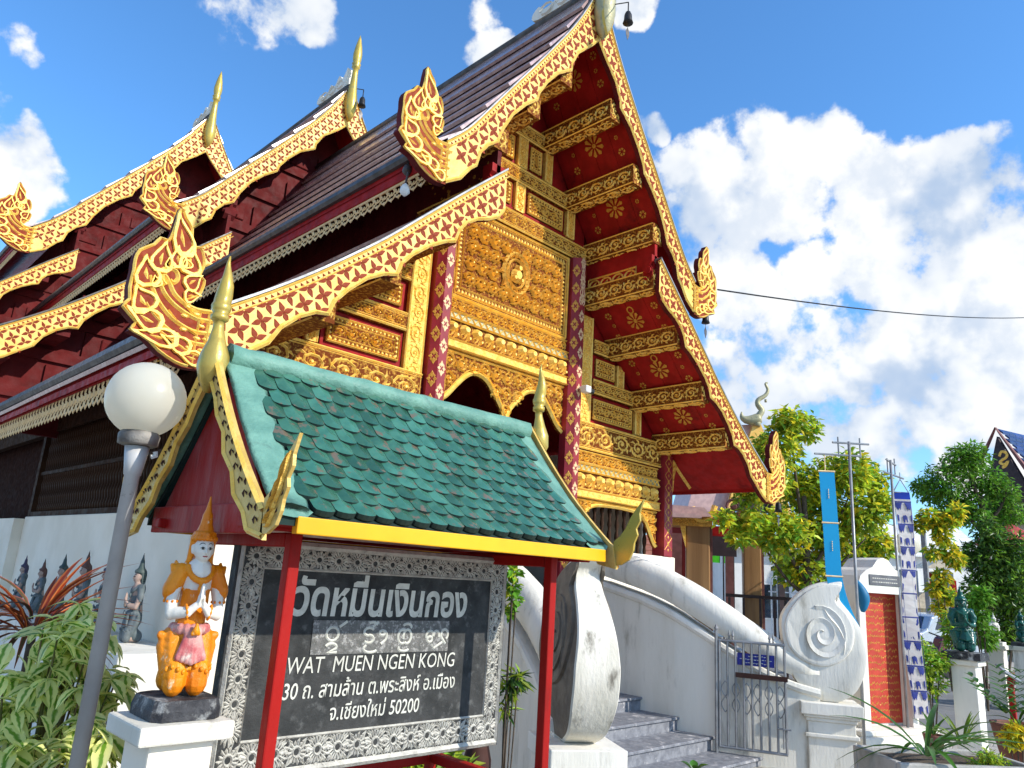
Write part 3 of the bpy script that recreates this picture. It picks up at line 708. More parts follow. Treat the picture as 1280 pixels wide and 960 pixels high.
# vertical clerestory boards between upper and lower roofs (both sides, each section)
for k, c in enumerate(SEC):
    h0, z0 = c['t2'](T2U[0]); zt = c['t1']((T1U[8]))[1]-.1 if k else 6.72
    for side in (-1, 1):
        mb = MB(); x = XC+side*(h0+.04); mb.box(x-.03, x+.03, c['Y']+.10, c['back'], z0-.42, zt); cb = part('clerestory_board', mb, 'wood maroon' if side < 0 else 'lacquer red', temple)  # left board in darker maroon, eave shadow put into its colour
        # gilt stencil flecks near the front
        if k == 0 and side < 0:
            g = MB(); f2 = lambda u, v, w: (x-.031-w, u, v)
            for q in range(26):
                u = random.uniform(c['Y']+.2, c['Y']+1.5); v = random.uniform(z0-.2, zt-.15); r = random.uniform(.012, .03)
                g.boss([(u+r*cos(a*1.047), v+r*sin(a*1.047)) for a in range(6)], .002, f2)
            part('gilt_stencil', g, 'stencil gold', cb, stuff=True)
        if k == 0 and side > 0:
            g = MB(); f2 = lambda u, v, w: (x-.031-w, u, v)
            y_a, y_b, za, zb = YB+.42, YF-.10, 6.10, 6.34
            g.ridge([(y_a, za), (y_b, za), (y_b, zb), (y_a, zb)], .03, .02, f2, closed=True)
            for q in range(4):
                cy = y_a+(y_b-y_a)*(q+.5)/4
                g.ridge([(cy+.10*cos(a*pi/5), (za+zb)/2+.09*sin(a*pi/5)) for a in range(10)], .03, .02, f2, closed=True)
                flame(g, (cy+.04, (za+zb)/2-.06), (cy-.03, (za+zb)/2+.06), .05, f2, .015)
            part('gilt_fretwork', g, 'gilt', cb)
        # carved red corbel at the end of the board
        mb = MB(); xx = x
        pr = [(0, 0), (.16, 0), (.16, -.10), (.12, -.14), (.17, -.22), (.17, -.32), (.10, -.40), (.02, -.36), (0, -.2)]
        mb.prism(pr, lambda u, v: (xx-.10, c['Y']+.26-u, (zt if k else 6.45)-.02+v), (.20, 0, 0))
        cbz = (zt if k else 6.45)
        mb.tube([(xx-.14, c['Y']+.15, cbz-.26), (xx+.14, c['Y']+.15, cbz-.26)], .055, 8)
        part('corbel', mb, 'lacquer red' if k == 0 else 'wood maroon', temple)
# gold purlins with carved sides, soffit between them
PUR = [(.52, 8.10), (1.08, 7.34), (1.58, 6.62), (1.60, 5.90), (2.22, 5.24), (2.88, 4.54), (3.55, 3.95)]
for side in (-1, 1):
    for h, z in PUR:
        x = XC+side*h; w = .11; H = .30
        mb = MB(); mb.box(x-w, x+w, YB+.085, YF+.02, z, z+H); p = part('purlin', mb, 'carving ground', temple)
        g = MB()
        if side > 0 or h < 2:
            vine(g, YB+.14, YF-.03, z+.035, z+H-.06, lambda u, v, ww: (x-w-ww, u, v), .026, 1.15)
            vine(g, YB+.14, YF-.03, x-w+.02, x+w-.02, lambda u, v, ww: (v, u, z-ww), .022, 1.3)
        vine(g, x-w+.01, x+w-.01, z+.02, z+H-.02, lambda u, v, ww: (u, YB+.084-ww, v), .012, 1.)
        for zz in (z+.008, z+H-.008): g.ridge([(YB+.085, zz), (YF, zz)], .022, .016, lambda u, v, ww: (x-w-ww, u, v))
        part('carving', g, 'gilt bright', p)
    # flowers stencilled on the red soffit, following its curve
    for TU, hs in ((T1U, (.14, .46, .58, 1.02, 1.14, 1.55)), (T2U, (1.68, 2.16, 2.30, 2.82, 2.96, 3.49))):
        for ha, hb in zip(hs[::2], hs[1::2]):
            so_z = .36 if TU is T1U else .27; h0_, h1_ = {.14: (0, .52), .58: (.52, 1.08), 1.14: (1.08, 1.62), 1.68: (1.62, 2.22), 2.30: (2.22, 2.88), 2.96: (2.88, 3.56)}[ha]
            for pk in range(4):
                y_a = YB+.085+(YF-YB-.085)*pk/4; y_b = YB+.085+(YF-YB-.085)*(pk+1)/4-.006; sb = MB(); vs = []
                for q in range(6):
                    h = h0_+(h1_-h0_)*q/5; zz = interp(TU, h)-so_z
                    vs += [(XC+side*h, y_a, zz-.015), (XC+side*h, y_b, zz-.015), (XC+side*h, y_b, zz+.015), (XC+side*h, y_a, zz+.015)]
                sb.add(vs, [(4*q+c, 4*q+(c+1) % 4, 4*q+4+(c+1) % 4, 4*q+4+c) for q in range(5) for c in range(4)]+[(0, 1, 2, 3), (20, 23, 22, 21)]); part('soffit_board', sb, 'lacquer red', temple)
            L = hypot(hb-ha, interp(TU, hb)-interp(TU, ha)); k = min(1., L/.75); ym = (YB+YF)/2
            def fn(u, v, w):
                h = ha+(hb-ha)*v/L; return (XC+side*(h-.004), u, interp(TU, h)-so_z-.022-w)
            g = MB(); vm = L*.55
            for a in range(9):
                t = a*2*pi/9; r = .15*k
                g.boss([(ym+r*(.25*cos(t)), vm+r*.25*sin(t)), (ym+r*cos(t-.22), vm+r*sin(t-.22)), (ym+r*1.15*cos(t), vm+r*1.15*sin(t)), (ym+r*cos(t+.22), vm+r*sin(t+.22))], .002, fn, 0, .9)
            g.boss([(ym+.035*cos(a*pi/4), vm+.035*sin(a*pi/4)) for a in range(8)], .003, fn)
            g.ridge([(ym+.05*cos(a*pi/5), vm-.22*k+.055*sin(a*pi/5)) for a in range(10)], .022, .002, fn, closed=True)
            part('soffit_flower', g, 'stencil gold', temple, stuff=True)
            for (du, dv, r) in ((-.42, -.20, .055), (.42, -.20, .055), (-.42, .24, .055), (.42, .24, .055), (-.40, .02, .03), (.40, 0, .03)):
                g = MB()
                for a in range(6):
                    t = a*pi/3; g.boss([(ym+du+r*cos(t)*.3, vm+dv*k+r*sin(t)*.3), (ym+du+r*cos(t-.4), vm+dv*k+r*sin(t-.4)), (ym+du+r*1.1*cos(t), vm+dv*k+r*1.1*sin(t)), (ym+du+r*cos(t+.4), vm+dv*k+r*sin(t+.4))], .002, fn, 0, .9)
                part('soffit_rosette', g, 'stencil gold', temple, stuff=True)
    # gilt inner verge against the wall
    mb = MB()
    for TU in (T1U, T2U):
        P = [(h, z-.17) for h, z in TU]
        mb.ridge([(XC+side*h, z) for h, z in P], .13, .05, fF)
    part('verge_moulding', mb, 'gilt', temple)
# horizontal beams of the gable
def beam(x0, x1, z0, z1, d=.07, v=True):
    b = fbox('carved_beam', x0, x1, z0, z1, 0, d, 'carving ground'); g = MB(); f = offp(d)
    H = z1-z0
    for zz in (z0+.016, z1-.016): g.ridge([(x0, zz), (x1, zz)], .034, .02, f)
    for zz in (z0+.05, z1-.05): g.ridge([(x0, zz), (x1, zz)], .014, .010, f)
    vine(g, x0+.02, x1-.02, z0+.055, z1-.055, f, .022, 1.25)
    part('carving', g, 'gilt bright', b); return b
def post(x0, x1, z0, z1, d=.06):
    b = fbox('carved_post', x0, x1, z0, z1, 0, d, 'gilt'); g = MB(); f = offp(d)
    for xx in (x0+.014, x1-.014): g.ridge([(xx, z0), (xx, z1)], .028, .016, f)
    vine(g, z0+.02, z1-.02, x0+.035, x1-.035, lambda u, v, w: f(v, u, w), .018, 1.2)
    part('carving', g, 'gilt bright', b); return b
def panel(x0, x1, z0, z1, d=.012, style='vine', rows=1):
    b = fbox('carved_panel', x0, x1, z0, z1, .001, d, 'lacquer red'); g = MB(); f = offp(d)
    m = .05
    a0, a1, b0, b1 = x0+m, x1-m, z0+m, z1-m
    f2 = fbox('panel_field', a0, a1, b0, b1, d, d+.03, 'carving ground', b); f = offp(d+.03)
    g.ridge([(a0+.012, b0+.012), (a1-.012, b0+.012), (a1-.012, b1-.012), (a0+.012, b1-.012)], .028, .022, f, closed=True)
    q = .075
    n = int((a1-a0)/.06)
    for i in range(n):       # zigzag border
        u = a0+.03+(a1-a0-.06)*(i+.5)/n
        for zz, s_ in ((b0+.048, 1), (b1-.048, -1)): g.boss([(u-.024, zz-s_*.018), (u+.024, zz-s_*.018), (u, zz+s_*.02)], .014, f)
    n = int((b1-b0)/.06)
    for i in range(n):
        v = b0+.03+(b1-b0-.06)*(i+.5)/n
        for xx, s_ in ((a0+.048, 1), (a1-.048, -1)): g.boss([(xx-s_*.018, v-.024), (xx-s_*.018, v+.024), (xx+s_*.02, v)], .014, f)
    g.ridge([(a0+q, b0+q), (a1-q, b0+q), (a1-q, b1-q), (a0+q, b1-q)], .018, .016, f, closed=True)
    if style == 'vine': vine(g, a0+q+.015, a1-q-.015, b0+q+.012, b1-q-.012, f, .03, 1.15, 0, rows)
    part('carving', g, 'gilt bright', b); return b
# gable levels
beam(XC-1.56, XC+1.56, 6.60, 6.86)
fbox('red_rail', XC-1.5, XC+1.5, 6.862, 6.93, 0, .03, 'lacquer red')
for s in (-1, 1):
    x = sorted((XC+s*.12, XC+s*.98)); panel(x[0], x[1], 6.90, 7.33)
    post(*sorted((XC+s*1.02, XC+s*1.20)), 6.90, 7.33)
    x = sorted((XC+s*.12, XC+s*.46)); panel(x[0], x[1], 7.60, 8.08)
    post(*sorted((XC+s*.48, XC+s*.64)), 7.60, 8.08)
post(XC-.10, XC+.10, 6.90, 7.33); beam(XC-1.08, XC+1.08, 7.33, 7.58)
post(XC-.10, XC+.10, 7.60, 8.08); beam(XC-.55, XC+.55, 8.08, 8.32)
panel(XC-.22, XC+.22, 8.34, 8.80, rows=2)
# columns: octagonal, plum red with gold lozenges, painted paler in front for the sun's sheen
def lozenge_mesh(mn):
    mb = MB(); f = lambda u, v, w: (u, -w, v)
    for a in range(4):
        t = a*pi/2; r = .105 if a % 2 else .068
        d = Vector((cos(t), sin(t))); n = Vector((-d.y, d.x))
        mb.boss([tuple(d*.012), tuple(d*r*.5+n*.030), tuple(d*r), tuple(d*r*.5-n*.030)], .003, f, 0, .85)
    for a in range(4):
        t = a*pi/2+pi/4; d = Vector((cos(t)*.9, sin(t)*1.25))*.045; mb.boss([tuple(d+Vector((.018*cos(q*1.57), .022*sin(q*1.57)))) for q in range(4)], .003, f, 0, .8)
    return mb.mesh('lozenge', mn)
LOZ = {'p': lozenge_mesh('stencil lit'), 'g': lozenge_mesh('stencil gold')}
def big_column(x, z0=1.7, z1=6.58, R=.145):
    mb = MB(); rr = R/cos(pi/8)
    mb.lathe([(rr, z0), (rr, z1)], (x, YF-.06, 0), 8)
    c = part('column', mb, 'column plum', temple)
    for fi, (ang, mm, off) in enumerate(((0, 'p', 0), (pi/4, 'g', .5), (-pi/4, 'g', .5))):
        z = z0+.25+off*.28
        while z < z1-.05:
            n = Vector((sin(ang), -cos(ang), 0)); p = Vector((x, YF-.06, z))+n*(R+.001)
            part('lozenge', LOZ[mm], None, c, mat_w=Matrix.Translation(p) @ Matrix.Rotation(ang, 4, 'Z')); z += .285
    g = MB(); f = lambda u, v, w: (u, YF-.06-R-w, v)
    for q in range(5): flame(g, (x, z1-.75+q*.13), (x, z1-.55+q*.13), .12-.012*q, f, .006, 0, 0)
    part('stencil_crest', g, 'stencil lit', c)
    return c
big_column(XC-1.28); big_column(XC+1.28)
# centre bay
cx0, cx1 = XC-1.12, XC+1.12
b = fbox('tympanum_panel', cx0, cx1, 5.27, 6.58, 0, .05, 'carving ground'); g = MB(); f = offp(.05)
for m_, w_, h_ in ((.02, .04, .03), (.06, .02, .02), (.15, .03, .025)):
    g.ridge([(cx0+m_, 5.27+m_), (cx1-m_, 5.27+m_), (cx1-m_, 6.58-m_), (cx0+m_, 6.58-m_)], w_, h_, f, closed=True)
n = 34
for i in range(n):
    u = cx0+.1+(cx1-cx0-.2)*(i+.5)/n
    for zz in (5.375, 6.475): g.boss([(u-.026, zz-.03), (u+.026, zz-.03), (u, zz+.034)], .016, f)
for i in range(18):
    v = 5.38+1.1*(i+.5)/18
    for xx in (cx0+.105, cx1-.105): g.boss([(xx-.03, v-.026), (xx+.03, v), (xx-.03, v+.026)], .016, f)
med = (XC, 5.93)
vine(g, cx0+.19, cx1-.19, 5.46, 6.38, f, .065, .95, 0, 4, inside=lambda x, y: hypot((x-med[0])/.34, (y-med[1])/.34) > 1)
part('carving', g, 'gilt bright', b)
g = MB(); f3 = lambda u, v, w: (u, YF-.07-w, v)
for r_, w_, h_ in ((.30, .07, .05), (.21, .04, .04)): g.ridge([(med[0]+r_*.8*cos(a*pi/8), med[1]+r_*sin(a*pi/8)) for a in range(16)], w_, h_, f3, closed=True)
for a in range(12):
    t = a*pi/6; flame(g, (med[0]+.24*.8*cos(t), med[1]+.24*sin(t)), (med[0]+.40*.85*cos(t+.15), med[1]+.40*sin(t+.15)), .09, f3, .04)
for (dx, dz, r_) in ((0, -.03, .10), (.02, .08, .055), (-.06, -.08, .045), (.07, -.09, .04)):
    g.boss([(med[0]+dx+r_*cos(q*pi/5), med[1]+dz+r_*1.1*sin(q*pi/5)) for q in range(10)], .075, f3, 0, .55)
part('medallion', g, 'gilt', b)
def mould_stack(x0, x1, zt, nb):
    """frieze, zigzag, bead row and dentils below a panel, from zt down .70"""
    b = fbox('frieze', x0, x1, zt-.19, zt, 0, .05, 'carving ground'); g = MB(); f = offp(.05)
    g.ridge([(x0, zt-.178), (x1, zt-.178)], .03, .03, f); g.ridge([(x0, zt-.012), (x1, zt-.012)], .03, .03, f)
    vine(g, x0+.02, x1-.02, zt-.165, zt-.025, f, .03, 1.1); part('carving', g, 'gilt bright', b)
    b = fbox('zigzag_band', x0, x1, zt-.31, zt-.192, 0, .08, 'chofa aged'); g = MB(); f = offp(.08); n = int((x1-x0)/.11)
    pz = []
    for i in range(2*n+1): pz.append((x0+(x1-x0)*i/(2*n), zt-.285 if i % 2 == 0 else zt-.215))
    g.ridge(pz, .026, .02, f)
    for zz in (zt-.302, zt-.200): g.ridge([(x0, zz), (x1, zz)], .03, .04, f)
    part('carving', g, 'gilt bright', b)
    b = fbox('bead_band', x0, x1, zt-.56, zt-.312, 0, .06, 'carving ground'); g = MB(); f = offp(.06); n = nb
    for i in range(n):
        u = x0+(x1-x0)*(i+.5)/n; w = (x1-x0)/n
        g.boss([(u+w*.40*cos(q*pi/4), zt-.40+.075*sin(q*pi/4)) for q in range(8)], .07, f, 0, .45)
        flame(g, (u-w*.25, zt-.545), (u+w*.42, zt-.42), w*.55, f, .045, 0, .2)
        g.boss([(u+w*.32+.03*cos(q*pi/3), zt-.50+.035*sin(q*pi/3)) for q in range(6)], .05, f)
    part('lotus_beads', g, 'gilt bright', b)
    b = fbox('dentil_band', x0, x1, zt-.69, zt-.562, 0, .10, 'gilt'); g = MB(); f = offp(.10); n = int((x1-x0)/.10)
    for i in range(n):
        u = x0+(x1-x0)*(i+.5)/n; g.boss([(u-.03, zt-.66), (u+.03, zt-.66), (u+.03, zt-.60), (u-.03, zt-.60)], -.018, f, 0, .75)
    for zz in (zt-.572, zt-.682): g.ridge([(x0, zz), (x1, zz)], .026, .03, f)
    part('carving', g, 'gilt bright', b)
mould_stack(cx0-.03, cx1+.03, 5.268, 11)
def pelmet(x0, x1, zt, arch, rows=3, asp=1.):
    """openwork pelmet with a cusped lower edge"""
    A = smooth_line(arch, 5); poly = [(x0, zt), (x1, zt)]+list(reversed(A))
    mb = MB(); mb.prism(poly, lambda u, v: (u, YF-.03, v), (0, .05, 0)); p = part('arch_pelmet', mb, 'carving ground', temple)
    g = MB(); f = offp(.031)
    g.ridge([(u, v+.03) for u, v in A], .06, .035, f); g.ridge([(u, v+.085) for u, v in A], .02, .02, f)
    g.ridge([(x0, zt-.02), (x1, zt-.02)], .04, .03, f)
    zb = min(v for u, v in A)
    vine(g, x0+.02, x1-.02, zb, zt-.03, f, .04, asp, 0, rows, inside=lambda x, y: y > interp(A, x)+.05)
    part('carving', g, 'gilt bright', p); return p
pelmet(cx0-.03, cx1+.03, 4.575, [(cx0-.03, 3.86), (cx0+.10, 3.95), (cx0+.25, 4.12), (cx0+.42, 4.28), (XC-.55, 4.33), (XC-.36, 4.27), (XC-.15, 4.06), (XC-.03, 3.90), (XC, 3.84), (XC+.03, 3.90), (XC+.15, 4.06), (XC+.36, 4.27), (XC+.55, 4.33), (cx1-.42, 4.28), (cx1-.25, 4.12), (cx1-.10, 3.95), (cx1+.03, 3.86)], 3, .9)
# side bays
for s in (-1, 1):
    X_ = lambda h: XC+s*h
    def sx(a, b): return sorted((X_(a), X_(b)))
    post(*sx(1.46, 1.74), 3.72, 5.78, .06)
    beam(*sx(1.76, 2.12), 5.24, 5.46)
    panel(*sx(1.80, 2.36), 4.84, 5.22)
    beam(*sx(1.76, 2.86), 4.60, 4.83)
    panel(*sx(1.76, 2.84), 4.16, 4.58)
    beam(*sx(1.46, 3.58), 3.72, 4.14)
    fbox('red_rail', *sx(1.46, 3.6), 3.66, 3.718, 0, .03, 'lacquer red')
    for q, (a, b_) in enumerate(((2.38, 2.56), (2.88, 3.04))):
        zz = (4.84, 4.16)[q]; post(*sx(a, b_), zz, zz+(.34, .38)[q], .05)
    x0, x1 = sx(1.44, 3.52)
    mould_stack(x0, x1, 4.16-.46, 9)
    pelmet(x0, x1, 3.005, [(x0, 2.42), (x0+.06, 2.46), (x0+.16, 2.60), (x0+.30, 2.80), (x0+.5, 2.90), ((x0+x1)/2-.2, 2.93), ((x0+x1)/2+.2, 2.93), (x1-.5, 2.90), (x1-.30, 2.80), (x1-.16, 2.60), (x1-.06, 2.46), (x1, 2.42)], 3)
    # outer column
    mb = MB(); x = X_(3.70); mb.box(x-.115, x+.115, YF-.15, YF+.08, 2.30, 3.93); oc = part('column', mb, 'column plum', temple)
    g = MB(); f = lambda u, v, w: (u, YF-.151-w, v); f2 = lambda u, v, w: (x-.116-w, u, v)
    z = 2.4
    while z < 3.85:
        for a, b_ in ((-1, 1), (1, -1)): g.ridge([(x+a*.10, z), (x+b_*.10, z+.2)], .012, .004, f)
        g.boss([(x+.03*cos(q*1.57), z+.1+.045*sin(q*1.57)) for q in range(4)], .004, f); g.boss([(x+.02*cos(q*1.57), z+.03*sin(q*1.57)) for q in range(4)], .004, f)
        z += .2
    part('stencil_lattice', g, 'stencil gold', oc)
    # carved bracket outside the column
    mb = MB(); P = [(.115, 3.92), (.42, 3.92), (.40, 3.80), (.33, 3.62), (.30, 3.40), (.22, 3.22), (.14, 3.05), (.115, 3.1)]
    mb.prism([(x+s*a, b_) for a, b_ in P], lambda u, v: (u, YF-.04, v), (0, .06, 0)); br = part('bracket', mb, 'gilt', temple)
    g = MB(); f = lambda u, v, w: (u, YF-.041-w, v)
    for q in range(4): scroll_unit(g, x+s*(.26-.03*q), 3.82-.19*q, .2-.03*q, .18, f, 1 if q % 2 else -1, s, .03)
    part('carving', g, 'gilt bright', br)
    # turned balusters in the opening
    for q in range(11):
        xx = x0+.12+q*(x1-x0-.24)/10
        mb = MB(); mb.lathe([(.022, 2.30), (.03, 2.36), (.02, 2.42), (.035, 2.5), (.035, 2.56), (.02, 2.62), (.035, 2.7), (.02, 2.8), (.035, 2.9), (.02, 3.02)], (xx, YF+.10, 0), 7); part('baluster', mb, 'spindle wood', temple, True)
# ---------------------------------------------------------------- podium, interior, left flank
for xa_, xb_ in ((XC-3.70, XC-1.44), (XC+1.44, XC+3.92)): mb = MB(); mb.box(xa_, xb_, YF-.14, YF+.30, 0, 2.298); bev(part('podium_wall', mb, 'cream wall', temple), .02)
mb = MB(); mb.box(XC-3.6, XC+3.6, YF+.30, 21, 0, 1.60); part('floor', mb, 'interior shade', temple)
mb = MB(); mb.box(XC-3.5, XC+3.5, 12.9, 13.2, 1.60, 4.2); mb.box(XC-1.5, XC+1.5, 12.9, 13.2, 4.2, 6.5); part('inner_wall', mb, 'interior shade', temple)
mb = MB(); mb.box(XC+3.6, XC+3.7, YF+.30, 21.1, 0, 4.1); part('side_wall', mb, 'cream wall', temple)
# left flank: white base, lattice of turned spindles, red frame
XL = 3.03; y_end = 13.9
mb = MB(); mb.box(XL-.06, XL+.10, YF+.303, y_end, 0, 2.285); bev(part('side_wall', mb, 'cream wall', temple), .015)
mb = MB(); mb.box(XL-.20, XL+.10, y_end+.002, 30., 0, 2.25); part('side_wall', mb, 'cream wall', temple)
mb = MB(); mb.box(XL+.25, XL+.30, YF+.2, 30., 2.25, 4.2); part('lattice_shade', mb, 'interior shade', temple)  # dark sheet standing in for the shade behind the spindles
fr_ = MB(); fr_.box(XL-.03, XL+.09, YF+.303, y_end, 2.288, 2.36); fr_.box(XL-.03, XL+.09, YF+.303, 24., 3.60, 3.80)
for yy in (7.5, 13.75): fr_.box(XL-.05, XL+.07, yy-.07, yy+.07, 2.362, 3.598)
fr_.box(XL-.02, XL+.06, 7.58, 13.67, 2.93, 2.98)
lf = part('lattice_frame', fr_, 'spindle wood', temple)
sp_ = MB(); sp_.lathe([(.018, 2.36), (.03, 2.42), (.02, 2.50), (.034, 2.58), (.02, 2.68), (.034, 2.78), (.02, 2.86), (.03, 2.93), (.03, 2.98), (.02, 3.04), (.034, 3.14), (.02, 3.24), (.034, 3.34), (.02, 3.44), (.03, 3.52), (.018, 3.60)], (0, 0, 0), 6)
spm = sp_.mesh('spindle', 'spindle wood', True)
yy = 7.66
while yy < 13.6:
    part('spindle', spm, None, lf, mat_w=Matrix.Translation((XL+.02, yy, 0)))
    yy += .105
# small fittings hung on the temple
sp = aX(507, 237, XC-2.60)
def lamp_fit(name, p, label, white):
    t = thing(name, label, 'spotlight', p, None); mb = MB(); x, y, z = p
    mb.lathe([(.01, .08), (.03, .06), (.05, .02), (.055, -.02), (.03, -.05), (.005, -.07)], p, 10); part('lamp_head', mb, white, t, True)
    m2 = MB(); m2.tube([(x, y, z+.07), (x+.02, y, z+.22)], .012, 6); part('mount', m2, 'gutter zinc', t)
q = Vector((XC-2.66, 6.05, 5.86)); lamp_fit('spot_lamp', aY(506, 238, 5.95), 'white bulb lamp hanging below the upper eave beside the fretwork', 'house white')
lamp_fit('spot_lamp', aY(509, 213, 6.15), 'small grey floodlight clipped under the upper gutter', 'gutter zinc')
p = aY(733, 487, YF-.32)
t = thing('security_camera', 'white security camera on the right plum column of the gable', 'camera', p)
mb = MB(); mb.box(-.07, .05, -.06, .06, -.05, .055, X=Matrix.Translation(p)); bev(part('housing', mb, 'house white', t), .02)
mb = MB(); mb.tube([p+Vector((.05, 0, 0)), p+Vector((.13, -.02, -.01))], [.045, .04], 10); part('lens', mb, 'iron dark', t)
mb = MB(); mb.tube([p+Vector((-.02, .05, .02)), p+Vector((-.02, .12, .04))], .02, 6); part('mount', mb, 'house white', t)
p = aY(785, 25, YB-.5); bell((p.x, p.y, p.z-.05), scale=1.1, label='dark wind bell on a curved wire from the front gable peak', arm=(XC+.08, YB-.1, 9.62))
p = aY(452, 133, SEC[1]['Y']-.3); bell((p.x, p.y, p.z), scale=1.3, label='small wind bell beside the middle roof finial', arm=(XC+.05, SEC[1]['Y']-.05, p.z+.5))
p = aY(882, 404, YB+.02); bell((p.x, p.y, p.z), scale=1.0, label='wind bell with leaf clapper below the upper right flame finial', arm=None)
p = aY(973, 640, YB+.02); bell((p.x, p.y, p.z), scale=1.0, label='wind bell below the lowest right flame finial before the tree', arm=None)
# ================================================================ SIGN under its own tiled roof
XG, X1, YE0, YR, YE1 = 1.15, 2.905, 2.30, 2.85, 3.40
ZE, ZR = 1.985, 2.615
sign = thing('temple_sign', 'black slate sign board in red posts under a small green tiled roof', 'sign', (2.06, YR, 0))
def bx(name, x0, x1, y0, y1, z0, z1, m, parent, b=.006, label=None):
    mb = MB(); mb.box(x0, x1, y0, y1, z0, z1); o = part(name, mb, m, parent, label=label)
    if b: bev(o, b)
    return o
for x in (1.352, 2.705):
    for y in (2.45, 3.22): bx('post', x-.022, x+.022, y-.024, y+.024, 0, 1.95, 'sign red', sign)
    bx('rail', x-.022, x+.022, 2.478, 3.192, .905, .955, 'sign red', sign)
    bx('top_rail', x-.02, x+.02, 2.478, 3.192, 1.90, 1.95, 'sign red', sign)
for y in (2.45, 3.22):
    bx('rail', 1.403, 2.687, y-.02, y+.02, .90, .95, 'sign red', sign)
    bx('top_rail', 1.15, 2.90, y-.03, y+.03, 1.952, 1.99, 'sign red', sign)
# board
bX0, bX1, bZ0, bZ1, bY = 1.335, 2.795, 1.045, 1.935, 2.83
board = bx('board', bX0, bX1, bY, bY+.05, bZ0, bZ1, 'slate board', sign, .004)
fb = lambda u, v, w: (u, bY-.001-w, v)
g = MB()
g.ridge([(bX0+.018, bZ0+.018), (bX1-.018, bZ0+.018), (bX1-.018, bZ1-.018), (bX0+.018, bZ1-.018)], .036, .012, fb, closed=True)
bw, bt_, bb_ = .112, .112, .142
g.ridge([(bX0+bw, bZ0+bb_), (bX1-bw, bZ0+bb_), (bX1-bw, bZ1-bt_), (bX0+bw, bZ1-bt_)], .014, .008, fb, closed=True)
part('board_frame', g, 'silver carve', board)
g = MB()
def motif(cx, cy, k, T):
    fn = lambda u, v, w: fb(*T(u, v), w)
    r = .032
    g.ridge([(cx+r*.55*cos(a*pi/5), cy+r*.55*sin(a*pi/5)) for a in range(10)], .012, .007, fn, closed=True)
    if k % 3 == 0:
        for a in range(14):
            t = a*pi/7; L = .046 if a % 2 else .040
            g.ridge([(cx+r*.6*cos(t), cy+r*.6*sin(t)), (cx+L*.8*cos(t+.1), cy+L*.8*sin(t+.1)), (cx+L*cos(t), cy+L*sin(t))], [.006, .013, .001], .007, fn)
    else:
        for s1 in (-1, 1):
            for s2 in (-1, 1):
                for q in range(4):
                    a0 = .25+q*.42
                    x0, y0 = cx+s1*.020*cos(a0), cy+s2*.020*sin(a0)
                    x1, y1 = cx+s1*(.058-.006*q)*cos(a0-.15), cy+s2*(.048)*sin(a0+.10)
                    g.ridge([(x0, y0), ((x0+x1)/2+s1*.004, (y0+y1)/2+s2*.007), (x1, y1), (x1-s1*.010, y1-s2*.004)], [.004, .012, .008, .002], .006, fn)
        for s1 in (-1, 1): g.ridge([(cx+s1*.024, cy), (cx+s1*.045, cy+.006), (cx+s1*.062, cy)], [.014, .018, .002], .006, fn)
def swirl(cx, cy, r, T):
    fn = lambda u, v, w: fb(*T(u, v), w)
    for s1 in (-1, 1):
        for s2 in (-1, 1):
            g.ridge([(cx+s1*.004, cy+s2*.006), (cx+s1*.016, cy+s2*r*.55), (cx+s1*.006, cy+s2*r), (cx-s1*.004, cy+s2*r*.8)], [.004, .010, .007, .002], .006, fn)
            g.ridge([(cx+s1*.010, cy+s2*r*.95), (cx+s1*.022, cy+s2*r*.75), (cx+s1*.024, cy+s2*r*.45)], [.002, .009, .002], .006, fn)
    g.boss([(cx+.008*cos(q*pi/3), cy+.008*sin(q*pi/3)) for q in range(6)], .006, fn)
for yy, hw_ in ((bZ0+bb_/2+.014, .050), (bZ1-bt_/2-.014, .040)):
    n = 15; dx_ = (bX1-bX0-.15)/(n-1)
    for i in range(n):
        u = bX0+.075+dx_*i; motif(u, yy, i, lambda a, b: (a, yy+(b-yy)*hw_/.045))
        if i < n-1: swirl(u+dx_/2, yy, hw_, lambda a, b: (a, b))
n = 8
for xx in (bX0+bw/2+.014, bX1-bw/2-.014):
    for i in range(1, n):
        v = bZ0+.10+(bZ1-bZ0-.18)*i/n; motif(v, xx, i, lambda a, b: (xx+(b-xx)*.9, a)); swirl(v+.045, xx, .038, lambda a, b: (b, a))
part('border_carving', g, 'silver carve', board, stuff=True)
# plain stippled strip behind the old script
sx0, sx1, sz0, sz1 = bX0+.362, bX0+1.09, bZ0+.445, bZ0+.580
mb = MB(); mb.box(sx0, sx1, bY-.004, bY-.0005, sz0, sz1); strip = part('script_strip', mb, 'slate pale', board)
def text_mesh(body, size, off=0.):
    c = bpy.data.curves.new('lettering', 'FONT'); c.body = body; c.size = size; c.offset = off; c.resolution_u = 3
    o = bpy.data.objects.new('lettering', c); COL.objects.link(o); bpy.context.view_layer.update()
    me = bpy.data.meshes.new_from_object(o.evaluated_get(bpy.context.evaluated_depsgraph_get()))
    bpy.data.objects.remove(o); bpy.data.curves.remove(c); return me
def text(name, body, x, z, w, h, fn, m, parent, off=0., shear=0.):
    """flat painted lettering laid on a surface, fitted to width w and height h"""
    me = text_mesh(body, 1., off)
    V = [v.co.copy() for v in me.vertices]; F = [list(p.vertices) for p in me.polygons]
    x0 = min(v.x for v in V); x1 = max(v.x for v in V); sxx = w/(x1-x0); szz = h
    mb = MB()
    for i, f in enumerate(F):
        d = .0015+.0008*random.random()
        mb.add([fn(x+(V[k].x-x0+shear*V[k].y)*sxx, z+V[k].y*szz, d) for k in f], [tuple(range(len(f)))])
    bpy.data.meshes.remove(me); return part(name, mb, m, parent, stuff=True)
